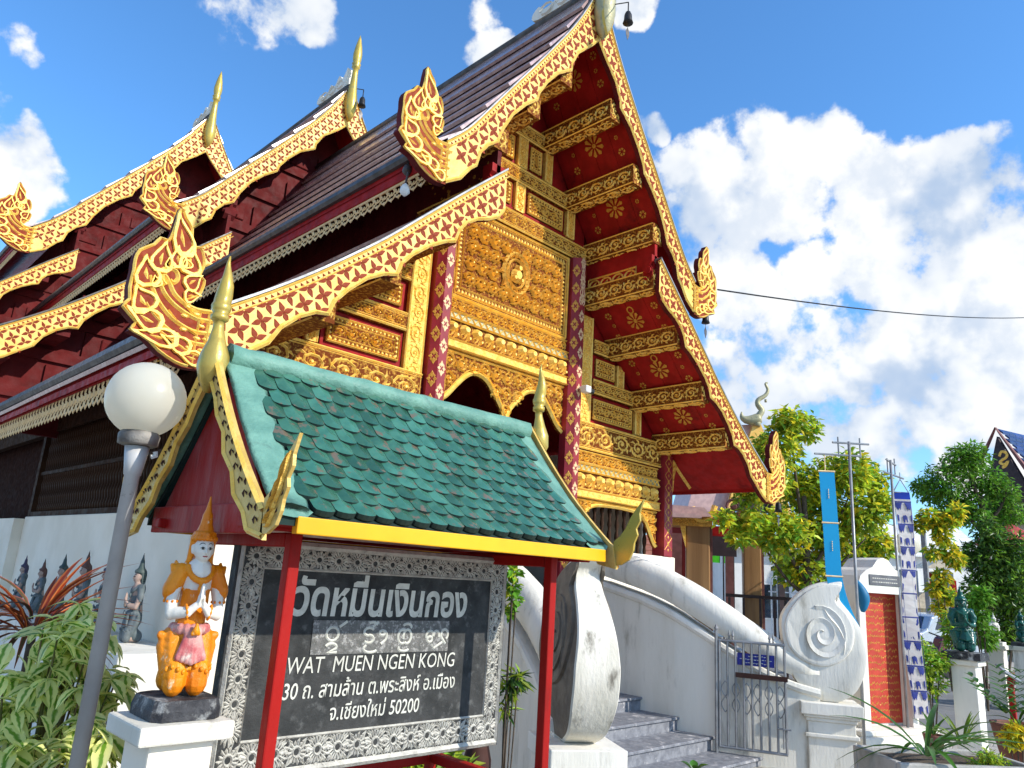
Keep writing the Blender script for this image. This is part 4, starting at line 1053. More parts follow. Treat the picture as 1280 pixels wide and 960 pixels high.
# fractions of the board measured from its left and bottom edge
text('lettering', 'วัดหมื่นเงินกอง', bX0+.255, bZ0+.602, .935, .190, fb, 'letter white', board, .030, .08)
text('lettering', 'WAT  MUEN NGEN KONG', bX0+.262, bZ0+.376, .875, .090, fb, 'letter white', board, .0, .10)
text('lettering', '30 ถ. สามล้าน ต.พระสิงห์ อ.เมือง', bX0+.262, bZ0+.281, .888, .086, fb, 'letter white', board, .008, .10)
text('lettering', 'จ.เชียงใหม่ 50200', bX0+.485, bZ0+.190, .462, .084, fb, 'letter white', board, .008, .10)
g = MB(); fs_ = lambda u, v, w: (sx0+u*.728, bY-.0045-w, sz0+v*.135)
W_ = .0115
def arc(cx, cy, rx, ry, a0, a1, n=12): return [(cx+rx*cos(radians(a0+(a1-a0)*i/n)), cy+ry*sin(radians(a0+(a1-a0)*i/n))) for i in range(n+1)]
def st(P): 
    Q = [(sx0+a*.728, sz0+b*.135) for a, b in P]; g.ridge(Q, W_, .004, lambda u, v, w: (u, bY-.0045-w, v))
st(arc(.13, .60, .040, .20, 90, 450)); st([(.17, .80), (.22, .97)]); st(arc(.13, .22, .035, .10, 170, -30)+[(.10, .05), (.17, .06)])
st(arc(.38, .66, .035, .12, 30, 270)+arc(.38, .44, .035, .12, 90, -150)); st(arc(.40, .88, .030, .07, 150, -20)); st(arc(.40, .15, .05, .12, 130, 330)); st([(.40, .80), (.44, .96)])
st(arc(.485, .52, .025, .16, 120, -60)+[(.47, .28)]); st(arc(.475, .62, .02, .07, 0, 360))
st(arc(.63, .50, .035, .22, 60, 300)); st(arc(.665, .50, .030, .22, 200, -130)); st(arc(.66, .82, .032, .08, 170, -40)); st(arc(.645, .13, .04, .09, 150, 340))
st(arc(.845, .50, .030, .17, 200, 0)+arc(.895, .50, .025, .17, 180, -10)); st(arc(.845, .40, .02, .09, 0, 360)); st([(.86, .25), (.88, .10), (.95, .30)])
st(arc(.965, .55, .028, .17, -60, 220)+[(.975, .25)])
part('old_script', g, 'letter white', strip, stuff=True)
# ---- roof
sroof = thing_roof = MB()
Yf_ = lambda t: YE0-.03+(YR-YE0+.03)*t           # front slope, t 0 eave .. 1 ridge
sag = lambda t: ZE+.01+(ZR-ZE-.01)*t-.035*sin(pi*t)
mb = MB(); n = 10
for (ya, yb) in ((YE0-.03, YR), (YE1+.03, YR)):
    for i in range(n):
        a, b_ = i/n, (i+1)/n; p = lambda t: ya+(yb-ya)*t
        vs = [(x, p(t), sag(t)-d) for t in (a, b_) for x in (XG+.04, X1-.02) for d in (0, .03)]
        mb.add(vs, [(0, 2, 6, 4), (1, 5, 7, 3), (0, 1, 3, 2), (0, 4, 5, 1), (2, 3, 7, 6), (4, 6, 7, 5)])
roof = part('roof', mb, 'tile bedding', sign)
tw, rows_ = .0845, 11
def tile_mesh():
    mb = MB(); w = tw*.5*.985; L = .125; th = .019
    out_ = [(-w, L), (-w, .026), (-w*.88, .013), (-w*.5, .004), (0, 0), (w*.5, .004), (w*.88, .013), (w, .026), (w, L)]
    b0 = len(mb.v)
    top = [(x, y, th+.004*(1-(x/w)**2)) for x, y in out_]; bot = [(x, y, 0) for x, y in out_]
    mb.add(top+bot+[(0, .045, th+.008), (0, L, th+.006)], [(i, i+1, 18) for i in range(1, 7)]+[(0, 1, 18, 19), (7, 8, 19, 18)]); mb.add(top+bot, [(i, 9+i, 10+i, i+1) for i in range(8)], 1)
    return mb
tm = tile_mesh().mesh('tile', ['glass tile green', 'tile bedding'])
for r in range(rows_):
    t = r/rows_; slope = atan2(sag(t+.08)-sag(t), (YR-YE0+.03)*.08)
    nt_ = 20
    for c in range(nt_+(r % 2)):
        x = XG+.165+tw*(c+(.0 if r % 2 else .5))
        if x > X1-.10: continue
        j = random.uniform(-.02, .02)
        mw = Matrix.Translation((x, Yf_(t), sag(t)+.008+random.uniform(0, .003))) @ Matrix.Rotation(slope-.10+j*.6, 4, 'X') @ Matrix.Rotation(j, 4, 'Y') @ Matrix.Rotation(j*.8, 4, 'Z')
        part('tile', tm, None, roof, mat_w=mw)
# back slope courses
for r in range(8):
    mb = MB(); t = r/8; y = YE1+.03-(YE1+.03-YR)*t; mb.box(XG+.06, X1-.04, y-.09, y, sag(t)+.012, sag(t)+.028); part('back_course', mb, 'glass tile green', roof)
# cement ridge and verges (lumpy)
def lump(name, fpts, w, h):
    mb = MB(); n = len(fpts); ring = 8
    for i, (p, side, upv) in enumerate(fpts):
        for k in range(ring):
            a = 2*pi*k/ring; s1 = cos(a); s2 = sin(a)
            q = Vector(p)+Vector(side)*(s1*w*(1+.12*noise.noise(Vector(p)*9+Vector((k, 0, 0)))))+Vector(upv)*(abs(s2)**.7*(1 if s2 > 0 else -1)*h*(1+.2*noise.noise(Vector(p)*12+Vector((0, k, 0)))))
            mb.v.append(tuple(q))
    for i in range(n-1):
        for k in range(ring):
            mb.f.append((i*ring+k, i*ring+(k+1) % ring, (i+1)*ring+(k+1) % ring, (i+1)*ring+k)); mb.m.append(0)
    mb.f.append(tuple(range(ring))); mb.f.append(tuple((n-1)*ring+k for k in range(ring))); mb.m += [0, 0]
    return part(name, mb, 'turquoise cement', roof, True)
lump('ridge_cap', [((XG+.03+(X1-XG-.05)*i/24, YR, ZR+.012), (0, 1, 0), (0, 0, 1)) for i in range(25)], .055, .05)
for x, w in ((XG+.085, .075), (X1-.080, .078)):
    for ya in (YE0-.03, YE1+.03):
        lump('verge', [((x, ya+(YR-ya)*i/14, sag(i/14)+.02), (1, 0, 0), (0, .5 if ya < YR else -.5, .85)) for i in range(15)], w, .028)
bx('fascia', XG+.10, X1-.03, YE0-.045, YE0-.01, ZE-.045, ZE+.012, 'yellow paint', roof, .004)
bx('fascia', XG+.10, X1-.03, YE1+.01, YE1+.045, ZE-.045, ZE+.012, 'yellow paint', roof, .004)
bx('soffit', XG+.06, X1-.03, YE0-.008, YE1+.008, ZE-.02, ZE-.005, 'sign red', roof, 0)
# gable ends
for x, outd in ((XG, -1), (X1, 1)):
    mb = MB(); P = [(YE0+.06, ZE+.0), (YE1-.06, ZE+.0), (YR, ZR-.06)]
    mb.prism(P, lambda u, v: (x-outd*.05, u, v), (-outd*.02, 0, 0)); part('gable_infill', mb, 'sign red', roof)
    bx('gable_sill', *sorted((x-outd*.03, x-outd*.055)), YE0+.05, YE1-.05, ZE-.05, ZE+.055, 'sign red', roof, .004)
    for s_ in (-1, 1):
        ya = YE0-.05 if s_ < 0 else YE1+.05
        U = [(ya+(YR-ya)*t, ZE+.03+(ZR+.05-ZE-.03)*t-.045*sin(pi*t)) for t in [i/8 for i in range(9)]]
        L = [(YR, ZR-.085), (YR+s_*.10, ZR-.20), (YR+s_*.14, ZR-.27), (YR+s_*.22, ZR-.34), (YR+s_*.25, ZR-.42), (YR+s_*.34, ZR-.49), (YR+s_*.38, ZR-.57), (YR+s_*.47, ZE+.0), (YR+s_*.51, ZE-.055), (ya+s_*.02, ZE-.075)]
        mb = MB(); mb.prism(U+L, lambda u, v: (x+outd*.014, u, v), (outd*.016, 0, 0)); bb = part('bargeboard', mb, 'old gold', roof)
        g = MB(); fo = lambda u, v, w: (x+outd*(.031+w), u, v)
        g.ridge([(u, v-.012) for u, v in U], .02, .012, fo); g.ridge([(u, v+.012) for u, v in L], .018, .010, fo)
        for i in range(11):      # incised leaf pairs
            t = .08+i*.083; u = ya+(YR-ya)*t; v = ZE+.03+(ZR+.02-ZE)*t-.045*sin(pi*t)
            for dv in (-.035, -.075):
                du = s_*.012; g.ridge([(u+du-.012, v+dv-.014), (u+du, v+dv), (u+du+.014*s_, v+dv-.008)], [.003, .012, .002], .006, fo, 1)
                g.ridge([(u+du+.010, v+dv-.02), (u+du+.016, v+dv-.008), (u+du+.012, v+dv+.006)], [.003, .010, .002], .006, fo, 1)
        part('incised_leaves', g, ['gilt bright', 'rust brown'], bb)
        # little naga leaf at the foot
        nl = [(0, -.08), (.05, -.075), (.10, -.04), (.125, .02), (.13, .07), (.15, .12), (.14, .16), (.165, .21), (.16, .26), (.185, .35), (.135, .28), (.10, .22), (.075, .16), (.04, .11), (0, .075)]
        fy = ya+s_*.0
        mb = MB(); mb.prism([(fy+s_*a*.92, ZE+.0+b*.72) for a, b in nl], lambda u, v: (x+outd*.018, u, v), (outd*.012, 0, 0)); nf = part('naga_finial', mb, 'old gold' if outd < 0 else 'chofa brass', roof)
        g = MB(); fo2 = lambda u, v, w: (x+outd*(.031+w), u, v)
        for b0, t0, w0 in (((.03, -.04), (.10, .02), .035), ((.04, .02), (.12, .10), .04), ((.07, .08), (.14, .18), .04), ((.10, .15), (.16, .27), .035)):
            flame(g, (fy+s_*b0[0]*.92, ZE+b0[1]*.72), (fy+s_*t0[0]*.92, ZE+t0[1]*.72), w0, fo2, .012, 0, .15*s_)
        for q in range(26):
            i_ = random.random(); bu = .02+.12*random.random(); bv = -.06+.30*random.random()
            if inpoly(bu, bv, nl) and inpoly(bu+.018, bv+.012, nl): g.ridge([(fy+s_*bu*.92, ZE+bv*.72), (fy+s_*(bu+.010)*.92, ZE+(bv+.010)*.72), (fy+s_*(bu+.012)*.92, ZE+(bv+.026)*.72)], [.002, .009, .001], .003, fo2, 1)
        part('gilt_flames', g, ['gilt' if outd < 0 else 'chofa brass', 'rust brown'], nf)
# apex finials of the sign roof
def sign_chofa(x, outd):
    k = 1.
    mb = MB()
    P = [(.02, -.15, .012), (.012, -.11, .040), (0, -.055, .060), (-.004, .0, .054), (.0, .055, .034), (.008, .11, .022), (.012, .14, .021), (.012, .145, .034), (.012, .165, .036), (.012, .17, .027), (.012, .185, .036), (.012, .205, .040), (.012, .215, .034), (.004, .25, .033), (-.004, .29, .028), (.0, .33, .019), (.010, .365, .012), (.014, .39, .008), (.008, .42, .003)]
    mb.tube([(x-outd*.0+outd*.028, YR+a*.9-.012, ZR+.0+b) for a, b, r in P], [r for a, b, r in P], 8)
    return part('apex_finial', mb, 'chofa brass', roof, True)
sign_chofa(XG, -1); sign_chofa(X1+.05, 1)
# ================================================================ LAMP
P = aD(147, 690, 2.80); lx, ly = P.x, P.y
G0 = aD(188, 490, 2.80)
lamp = thing('street_lamp', 'grey post lamp with a round white globe at the left of the sign', 'lamp', (lx, ly, 0))
gz = G0.z
mb = MB(); mb.sphere((lx, ly, gz), .148, 28, 18); part('globe', mb, 'globe plastic', lamp, True)
mb = MB(); mb.lathe([(.060, gz-.185), (.074, gz-.18), (.076, gz-.145), (.066, gz-.128)], (lx, ly, 0), 18); part('collar', mb, 'lamp base', lamp, True)
mb = MB(); mb.lathe([(.0275, .95), (.0275, gz-.30), (.031, gz-.298), (.045, gz-.188)], (lx, ly, 0), 16); part('pole', mb, 'lamp grey', lamp, True)
mb = MB(); mb.tube([(lx+.062, ly-.02, gz-.20), (lx+.066, ly-.022, gz-.215), (lx+.05, ly-.02, gz-.222)], .010, 6); part('cable_clip', mb, 'house white', lamp)
mb = MB(); mb.lathe([(.055, 0), (.055, .60), (.075, .64), (.078, .68), (.05, .72), (.052, .80), (.060, .83), (.046, .86), (.042, .92), (.040, .935), (.044, .94), (.044, .975), (.029, 1.0)], (lx, ly, 0), 16); part('base_casting', mb, 'lamp base', lamp, True)
# ================================================================ figures: union of tapered limbs, remeshed to one skin
def blob(caps, vox, mname, mats, sm=4):
    mb = MB()
    for c in caps:
        p, r1 = c[0], c[1]; q, r2 = (c[2], c[3]) if len(c) > 2 else (p, r1)
        p = Vector(p); q = Vector(q); L = (q-p).length; n = max(1, int(L/(max(.004, min(r1, r2))*.45)))
        for i in range(n+1 if L > 0 else 1):
            t = i/n; mb.sphere(p.lerp(q, t), r1+(r2-r1)*t, 10, 7)
    me = mb.mesh(mname, mats); o = bpy.data.objects.new('tmp', me); COL.objects.link(o)
    r = o.modifiers.new('r', 'REMESH'); r.mode = 'VOXEL'; r.voxel_size = vox
    s_ = o.modifiers.new('s', 'SMOOTH'); s_.iterations = sm; s_.factor = .5
    bpy.context.view_layer.update()
    m2 = bpy.data.meshes.new_from_object(o.evaluated_get(bpy.context.evaluated_depsgraph_get()))
    bpy.data.objects.remove(o); m2.name = mname
    m2.materials.clear(); m2.materials.append(M[mats]); m2.polygons.foreach_set('use_smooth', [True]*len(m2.polygons)); m2.polygons.foreach_set('material_index', [0]*len(m2.polygons))
    return m2
def build_deva(root, MW, k, mats, detail=True, vox=.0042):
    """kneeling deva with palms together; local front is -Y, height .64 before scaling by MW"""
    def pt(name, caps, m, par=root, v=vox, sm=3):
        return part(name, blob(caps, v, name, m, sm), None, par, mat_w=MW, stuff=name == 'gilt_hem')
    S2 = (-1, 1)
    body = [((0, .035, .20), .058, (0, .015, .30), .055), ((0, .015, .30), .055, (0, .012, .375), .062), ((-.05, .015, .385), .032, (.05, .015, .385), .032), ((0, .020, .38), .019, (0, .012, .44), .018)]
    body += [((0, -.010, .466), .042), ((0, -.020, .460), .037, (0, -.022, .450), .031), ((0, -.030, .438), .015), ((0, -.062, .451), .0055, (0, -.058, .462), .004), ((0, .015, .475), .042), ((-.040, .0, .452), .007, (-.041, .004, .470), .008), ((.040, .0, .452), .007, (.041, .004, .470), .008)]
    for s in S2:
        body += [((s*.076, .015, .375), .027, (s*.094, -.005, .29), .024), ((s*.094, -.005, .29), .024, (s*.092, -.02, .255), .023), ((s*.092, -.02, .255), .022, (s*.040, -.075, .262), .017), ((s*.040, -.075, .262), .016, (s*.016, -.088, .283), .013)]
        # palm, thumb and four fingers laid together
        body += [((s*.0085, -.090, .285), .010, (s*.0065, -.092, .312), .009)]
        for q, (dy, L) in enumerate(((-.011, .034), (-.004, .040), (.003, .037), (.009, .029))): body.append(((s*.0055, -.092+dy, .312), .0046, (s*.0035, -.093+dy*.8, .312+L), .0034))
        body += [((s*.010, -.100, .290), .006, (s*.006, -.110, .312), .0045)]
        body += [((s*.040, .03, .16), .045, (s*.042, -.035, .055), .040), ((s*.042, .0, .045), .036, (s*.042, .075, .035), .030)]
    b = pt('body', body, mats['skin'])
    # skirt and thighs
    sk = [((0, .025, .180), .070, (0, .022, .212), .060)]
    for s in S2:
        sk += [((s*.048, .022, .165), .058, (s*.044, -.030, .075), .050), ((s*.044, -.034, .075), .050, (s*.043, -.040, .046), .045), ((s*.045, .03, .06), .048, (s*.045, .07, .045), .040), ((s*.085, .02, .175), .026, (s*.112, .012, .186), .012), ((s*.090, .015, .15), .028, (s*.070, -.01, .08), .03)]
    pt('skirt', sk, mats['cloth'], b)
    sash = []
    for a in range(7):
        f = -1+a/3.; sash.append(((f*.012, -.052, .200), .018, (f*.050, -.082+.018*abs(f), .110+.012*abs(f)), .012))
    for a in range(9):
        t = pi*(a/8); sash.append(((.066*cos(t), .018-.066*sin(t), .207), .019))
    pt('sash', sash, mats['sash'], b)
    if detail:
        hem = []
        for s in S2:
            for q in range(7):
                t = pi*q/6; hem.append(((s*.045+.044*cos(t), -.036-.046*sin(t), .088+.008*cos(t*3)), .0095))
        hem += [((0, -.085, .205), .015), ((.012, -.084, .197), .008), ((-.012, -.084, .197), .008), ((0, -.086, .222), .008)]
        pt('gilt_hem', hem, mats['trim'], b, sm=2)
    # jacket, collar, shoulder wings, arm rings
    jk = [((0, .018, .235), .060, (0, .016, .33), .060), ((0, .016, .33), .060, (0, .022, .372), .063)]
    for s in S2:
        jk += [((s*.045, .015, .382), .036, (s*.074, .014, .378), .036), ((s*.072, .013, .378), .037, (s*.098, .008, .335), .033), ((s*.100, .008, .330), .034, (s*.112, .006, .318), .020), ((s*.082, .018, .380), .018, (s*.092, .030, .415), .008), ((s*.098, .012, .392), .015, (s*.108, .018, .405), .008)]
        for a in range(8):
            t = 2*pi*a/8; jk.append(((s*.095+.026*cos(t), -.002+.026*sin(t), .292), .0065))
        for a in range(8):
            t = 2*pi*a/8; jk.append(((s*.046+.004*cos(t)*s, -.070+.020*sin(t)*.8, .262+.020*cos(t)), .0075))
    for a in range(13):
        t = pi*(a/12); jk.append(((.050*cos(t), -.010-.042*sin(t), .402-.042*sin(t)), .012))
    jk += [((0, -.060, .335), .014, (0, -.058, .318), .008)]
    pt('jacket', jk, mats['cloth'], b)
    # crown: hair curtain, brim, tiered spire
    cr = [((0, .022, .480), .050)]
    for s in S2: cr += [((s*.040, .012, .490), .014, (s*.043, .022, .425), .012), ((s*.043, .022, .425), .012, (s*.055, .030, .405), .008)]
    cr += [((0, .055, .47), .018, (0, .050, .42), .02)]
    for a in range(20):
        t = 2*pi*a/20; cr.append(((.047*cos(t), .004+.050*sin(t), .497), .0095)); cr.append(((.038*cos(t), .006+.040*sin(t), .512), .010))
    cr.append(((0, -.048, .508), .010))
    for z, r in ((.520, .035), (.530, .031), (.545, .022), (.552, .026), (.562, .020), (.570, .023), (.585, .016), (.60, .012), (.618, .008), (.636, .005)): cr.append(((0, .006, z), r))
    cr.append(((0, .006, .57), .018, (0, .006, .64), .0035))
    pt('crown', cr, mats['hat'], b)
    if detail:
        def surf(u, v):
            y = 0.
            for cy, cz_, r in ((-.010, .466, .042), (-.020, .460, .037), (-.022, .450, .031), (-.030, .438, .015)):
                q = r*r-u*u-(v-cz_)**2
                if q > 0: y = min(y, cy-sqrt(q))
            return y+.0012
        fn = lambda u, v, w: tuple(MW @ Vector((u, surf(u, v)-w, v)))
        g = MB()
        for s in S2:
            g.ridge([(s*.006, .4780), (s*.011, .4815), (s*.017, .4825), (s*.023, .480), (s*.028, .475)], [.001, .0026, .003, .0024, .001], .0022, fn)
            g.ridge([(s*.007, .4645), (s*.0115, .4685), (s*.017, .4690), (s*.025, .4655)], [.001, .0026, .0026, .001], .0022, fn)
            g.ridge([(s*.008, .4635), (s*.015, .4610), (s*.023, .4640)], [.001, .0016, .001], .0018, fn)
            g.boss([(s*.0155+.0040*cos(q*pi/4), .4648+.0040*sin(q*pi/4)) for q in range(8)], .0025, fn)
        part('painted_eyes', g, 'ink', b)
        g = MB(); g.ridge([(-.011, .4405), (-.005, .4385), (0, .4390), (.005, .4385), (.011, .4405)], [.001, .0045, .004, .0045, .001], .003, fn); part('painted_lips', g, 'lip red', b)
# ---- large orange deva on its pedestal
P0 = aD(176, 911, 2.28); cz = P0.z; x0, y0 = P0.x, P0.y; wc = .305
ped = thing('statue_pedestal', 'cream concrete pedestal under the orange kneeling figure', 'pedestal', (x0+wc/2, y0+wc/2, 0))
bx('cap', x0, x0+wc, y0, y0+wc, cz-.058, cz, 'stained stucco', ped, .008)
bx('shaft', x0+.052, x0+wc-.045, y0+.045, y0+wc-.045, 0, cz-.059, 'cream wall', ped, .008)
rx, ry = x0+.165, y0+.165
dv = thing('deva_statue', 'orange and white kneeling statue with palms together and spired crown beside the sign', 'statue', (rx, ry, cz))
mb = MB(); n = 6; vs = []
for z in (0, .03, .062):
    for i in range(24):
        t = 2*pi*(i+.5)/24; c_, s_ = cos(t), sin(t); m_ = max(abs(c_), abs(s_)); rr = (.108 if z < .06 else .100)
        vs.append((rx+rr*1.05*c_/m_*(1+.02*noise.noise(Vector((c_*3, s_*3, z*40)))), ry+rr*1.12*s_/m_*(1+.03*noise.noise(Vector((c_*4, s_*3, z*30+5)))), cz+z+.001+(.003*noise.noise(Vector((c_*5, s_*5, z*9))) if z else 0)))
mb.add(vs, [(r*24+i, r*24+(i+1) % 24, (r+1)*24+(i+1) % 24, (r+1)*24+i) for r in range(2) for i in range(24)]+[tuple(48+i for i in range(24)), tuple(reversed(range(24)))])
part('rock_base', mb, 'basalt', dv)
kz = .965
MWd = Matrix.Translation((rx+.005, ry-.005, cz+.062)) @ Matrix.Rotation(radians(-8), 4, 'Z') @ Matrix.Diagonal((.83, .88, 1.045, 1))
build_deva(dv, MWd, kz, dict(skin='deva white', cloth='deva orange', sash='deva rose', trim='deva orange', hat='deva orange'), True, .0036)
# ---- row of small kneeling figures on the ledge by the white wall
mb = MB(); mb.box(2.35, 2.965, 6.9, 14.4, 0, 1.02); ledge = single('wall_ledge', mb, 'white stucco', 'low white ledge along the foot of the temple side wall', 'ledge'); bev(ledge, .02)
row = [(180, 690, 'hat verdigris', 'right most small kneeling figure on the ledge, grey green spire hat, nearest the lamp post'), (140, 691, 'hat purple', 'small kneeling figure with purple spire hat just left of the lamp post'),
       (112, 687, 'hat brown', 'small kneeling figure with brown spire hat on the ledge'), (83, 691, 'hat verdigris', 'small kneeling figure with dark green spire hat left of the brown hatted one'),
       (57, 697, 'hat brown', 'small brown hatted figure half hidden by the red leaved plant'), (34, 693, 'hat purple', 'left most small kneeling figure with purple spire hat against the wall')]
src = {}
for i, (px, py, hat, lab) in enumerate(row):
    p = aX(px, py, 2.72); Y = p.y; top = p.z
    r = thing('kneeling_figurine', lab, 'statue', (0, 0, 0), 'small kneeling figures along the temple wall')
    k = (top-1.02)/.645
    if not src:
        build_deva(r, Matrix.Identity(4), 1, dict(skin='skin clay', cloth='mint stone', sash='mint stone', trim='mint stone', hat='hat verdigris'), True, .0065)
        src['r'] = r
        r.location = (p.x, Y, 1.02); r.rotation_euler = (0, 0, radians(-90)); r.scale = (k*.75, k*.72, k)
    else:
        for ch in src['r'].children:
            c = copy_tree(ch, r)
            def recol(o):
                if o.name.startswith('crown'):
                    o.data = o.data.copy(); o.data.materials[0] = M[hat]
                for q in o.children: recol(q)
            recol(c)
        r.location = (p.x, Y, 1.02); r.rotation_euler = (0, 0, radians(-90+random.uniform(-12, 12))); r.scale = (k*.75, k*.72, k)
# ================================================================ near plants
def leaf_mesh(name, L, w, m, fold=.25, droop=.35, seg=5, wf=None):
    mb = MB(); mb.uv = []
    for i in range(seg+1):
        t = i/seg; ww = w*(wf(t) if wf else sin(pi*min(1, t*.92+.06))**.8); y = L*t; z = -droop*L*t*t
        for s in (-1, 0, 1):
            mb.v.append((s*ww*.5, y*(1-.15*droop*t), z+abs(s)*ww*fold*.5)); mb.uv.append((.5+s*.5, t))
    for i in range(seg):
        for s in (0, 1): mb.f.append((3*i+s, 3*i+s+1, 3*i+4+s, 3*i+3+s)); mb.m.append(0)
    return mb.mesh(name, m, True)
def place(d, roll=0.):
    """matrix turning local +Y to direction d"""
    d = Vector(d).normalized(); z = Vector((0, 0, 1)); x = d.cross(z); x = x.normalized() if x.length > 1e-4 else Vector((1, 0, 0)); u = x.cross(d)
    return Matrix(((x.x, d.x, u.x, 0), (x.y, d.y, u.y, 0), (x.z, d.z, u.z, 0), (0, 0, 0, 1))) @ Matrix.Rotation(roll, 4, 'Y')
LV = [leaf_mesh('leaf', .125*a, .064*a*b, 'variegated leaf', .3, dr) for a, b, dr in ((1, 1, .35), (1.15, .9, .55), (.85, 1.1, .25), (1.0, .85, .7))]
def variegated(name, label, lobes, n, base, group=None):
    t = thing(name, label, 'shrub', base, group); st_ = MB()
    cnt = 0
    while cnt < n:
        c, r = random.choice(lobes); d = Vector((random.gauss(0, 1), random.gauss(0, 1), random.gauss(0, 1))).normalized()
        f = random.random()**.45; p = Vector(c)+Vector((d.x*r[0], d.y*r[1], d.z*r[2]))*f
        if p.z < .05: continue
        st_.tube([Vector(base).lerp(p, .35)+Vector((0, 0, .1)), p-Vector((0, 0, .03)), p], [.006, .004, .003], 4)
        k = random.randint(4, 6); a0 = random.random()*6.28
        for q in range(k):
            a = a0+q*2*pi/k; e = random.uniform(-.75, .35)
            dd = Vector((cos(a)*cos(e), sin(a)*cos(e), sin(e)))+d*.25
            part('leaf', random.choice(LV), None, t, mat_w=Matrix.Translation(p) @ place(dd, random.uniform(-.5, .5)) @ Matrix.Scale(random.uniform(.7, 1.15), 4)); cnt += 1
    part('stem', st_, 'stem green', t)
    fm = MB(); fm.uv = []
    for k in range(230):
        c, r = random.choice(lobes); d = Vector((random.gauss(0, 1), random.gauss(0, 1), random.gauss(0, 1))).normalized(); p = Vector(c)+Vector((d.x*r[0], d.y*r[1], d.z*r[2]))*random.random()**.5*.95
        a = random.random()*6.28; e = random.uniform(-.8, .4); X_ = Matrix.Translation(p) @ place((cos(a)*cos(e), sin(a)*cos(e), sin(e)), random.uniform(-.5, .5)) @ Matrix.Scale(random.uniform(.7, 1.1), 4); me = random.choice(LV); b0 = len(fm.v)
        fm.v += [tuple(X_ @ v.co) for v in me.vertices]; fm.uv += [(.5+.5*((q % 3)-1), (q//3)/5) for q in range(len(me.vertices))]
        for f in me.polygons: fm.f.append(tuple(b0+i for i in f.vertices)); fm.m.append(0)
    part('inner_foliage', fm, 'variegated leaf', t, True, stuff=True); return t
c1 = aD(60, 850, 3.15); c2 = aD(95, 790, 3.35); c3 = aD(20, 920, 3.0); c4 = aD(125, 860, 3.3); c5 = aD(110, 940, 2.95)
variegated('variegated_shrub', 'cream and green variegated leafy shrub at the lower left corner', [(c1, (.22, .22, .26)), (c2, (.14, .15, .14)), (c3, (.2, .15, .2)), (c4, (.12, .14, .12)), (c5, (.12, .1, .14)), (c1, (.24, .24, .28))], 296, (c1.x, c1.y, .0))
# cordyline
p = aD(42, 785, 3.9); t = thing('cordyline_plant', 'red and orange strap leaved plant in front of the white wall', 'plant', (p.x, p.y, 0))
LC = [leaf_mesh('leaf', .46*a, .032, m_, .5, dr, 7) for a, dr, m_ in ((1, .3, 'cordyline leaf'), (1.1, .55, 'cordyline leaf'), (.85, .15, 'cordyline leaf'), (.9, .9, 'cordyline old'))]
for q in range(62):
    a = random.random()*6.28; e = random.uniform(.15, 1.35)
    part('leaf', random.choice(LC+LC[3:]), None, t, mat_w=Matrix.Translation(p+Vector((cos(a)*.03, sin(a)*.03, -.05+.10*random.random()))) @ place((cos(a)*cos(e), sin(a)*cos(e), sin(e))))
mb = MB(); mb.tube([(p.x, p.y, 0), (p.x+.02, p.y, .6), p], [.03, .025, .02], 7); part('stem', mb, 'bark', t)
# ================================================================ ground
mb = MB(); mb.add([(-400, -400, 0), (900, -400, 0), (900, 900, 0), (-400, 900, 0)], [(0, 1, 2, 3)]); struct('ground', mb, 'paving')
A = aZ(1100, 900, 0); B = aZ(1256, 923, 0); d = (B-A); d.z = 0; d.normalize(); nrm = Vector((-d.y, d.x, 0)); nrm = nrm if nrm.dot(Vector((1, .3, 0))) > 0 else -nrm
a0 = A-d*14; b0 = B+d*60
mb = MB(); mb.add([a0+Vector((0, 0, .004)), b0+Vector((0, 0, .004)), b0+nrm*7.5+Vector((0, 0, .004)), a0+nrm*7.5+Vector((0, 0, .004))], [(0, 1, 2, 3)]); struct('road', mb, 'asphalt')
mb = MB(); mb.box(2.9, 5.0, .2, 7.0, -.01, .006); mb.box(-3, 2.9, 1.8, 6.9, -.01, .006); struct('planting_bed', mb, 'soil')
# setts of the paving, near strip
pv = MB()
for i in range(15):
    for j in range(20):
        c = A-nrm*(.35+i*.27)+d*(-1.0+j*.27+(.13 if i % 2 else 0)); w = .125
        q = [c+d*a*w+nrm*b*w+Vector((0, 0, .012)) for a, b in ((-1, -1), (1, -1), (1, 1), (-1, 1))]
        q2 = [c+d*a*.13+nrm*b*.13 for a, b in ((-1, -1), (1, -1), (1, 1), (-1, 1))]
        pv.add([tuple(x) for x in q+q2], [(0, 1, 2, 3), (0, 4, 5, 1), (1, 5, 6, 2), (2, 6, 7, 3), (3, 7, 4, 0)])
struct('paving_setts', pv, 'paving', kind='stuff')
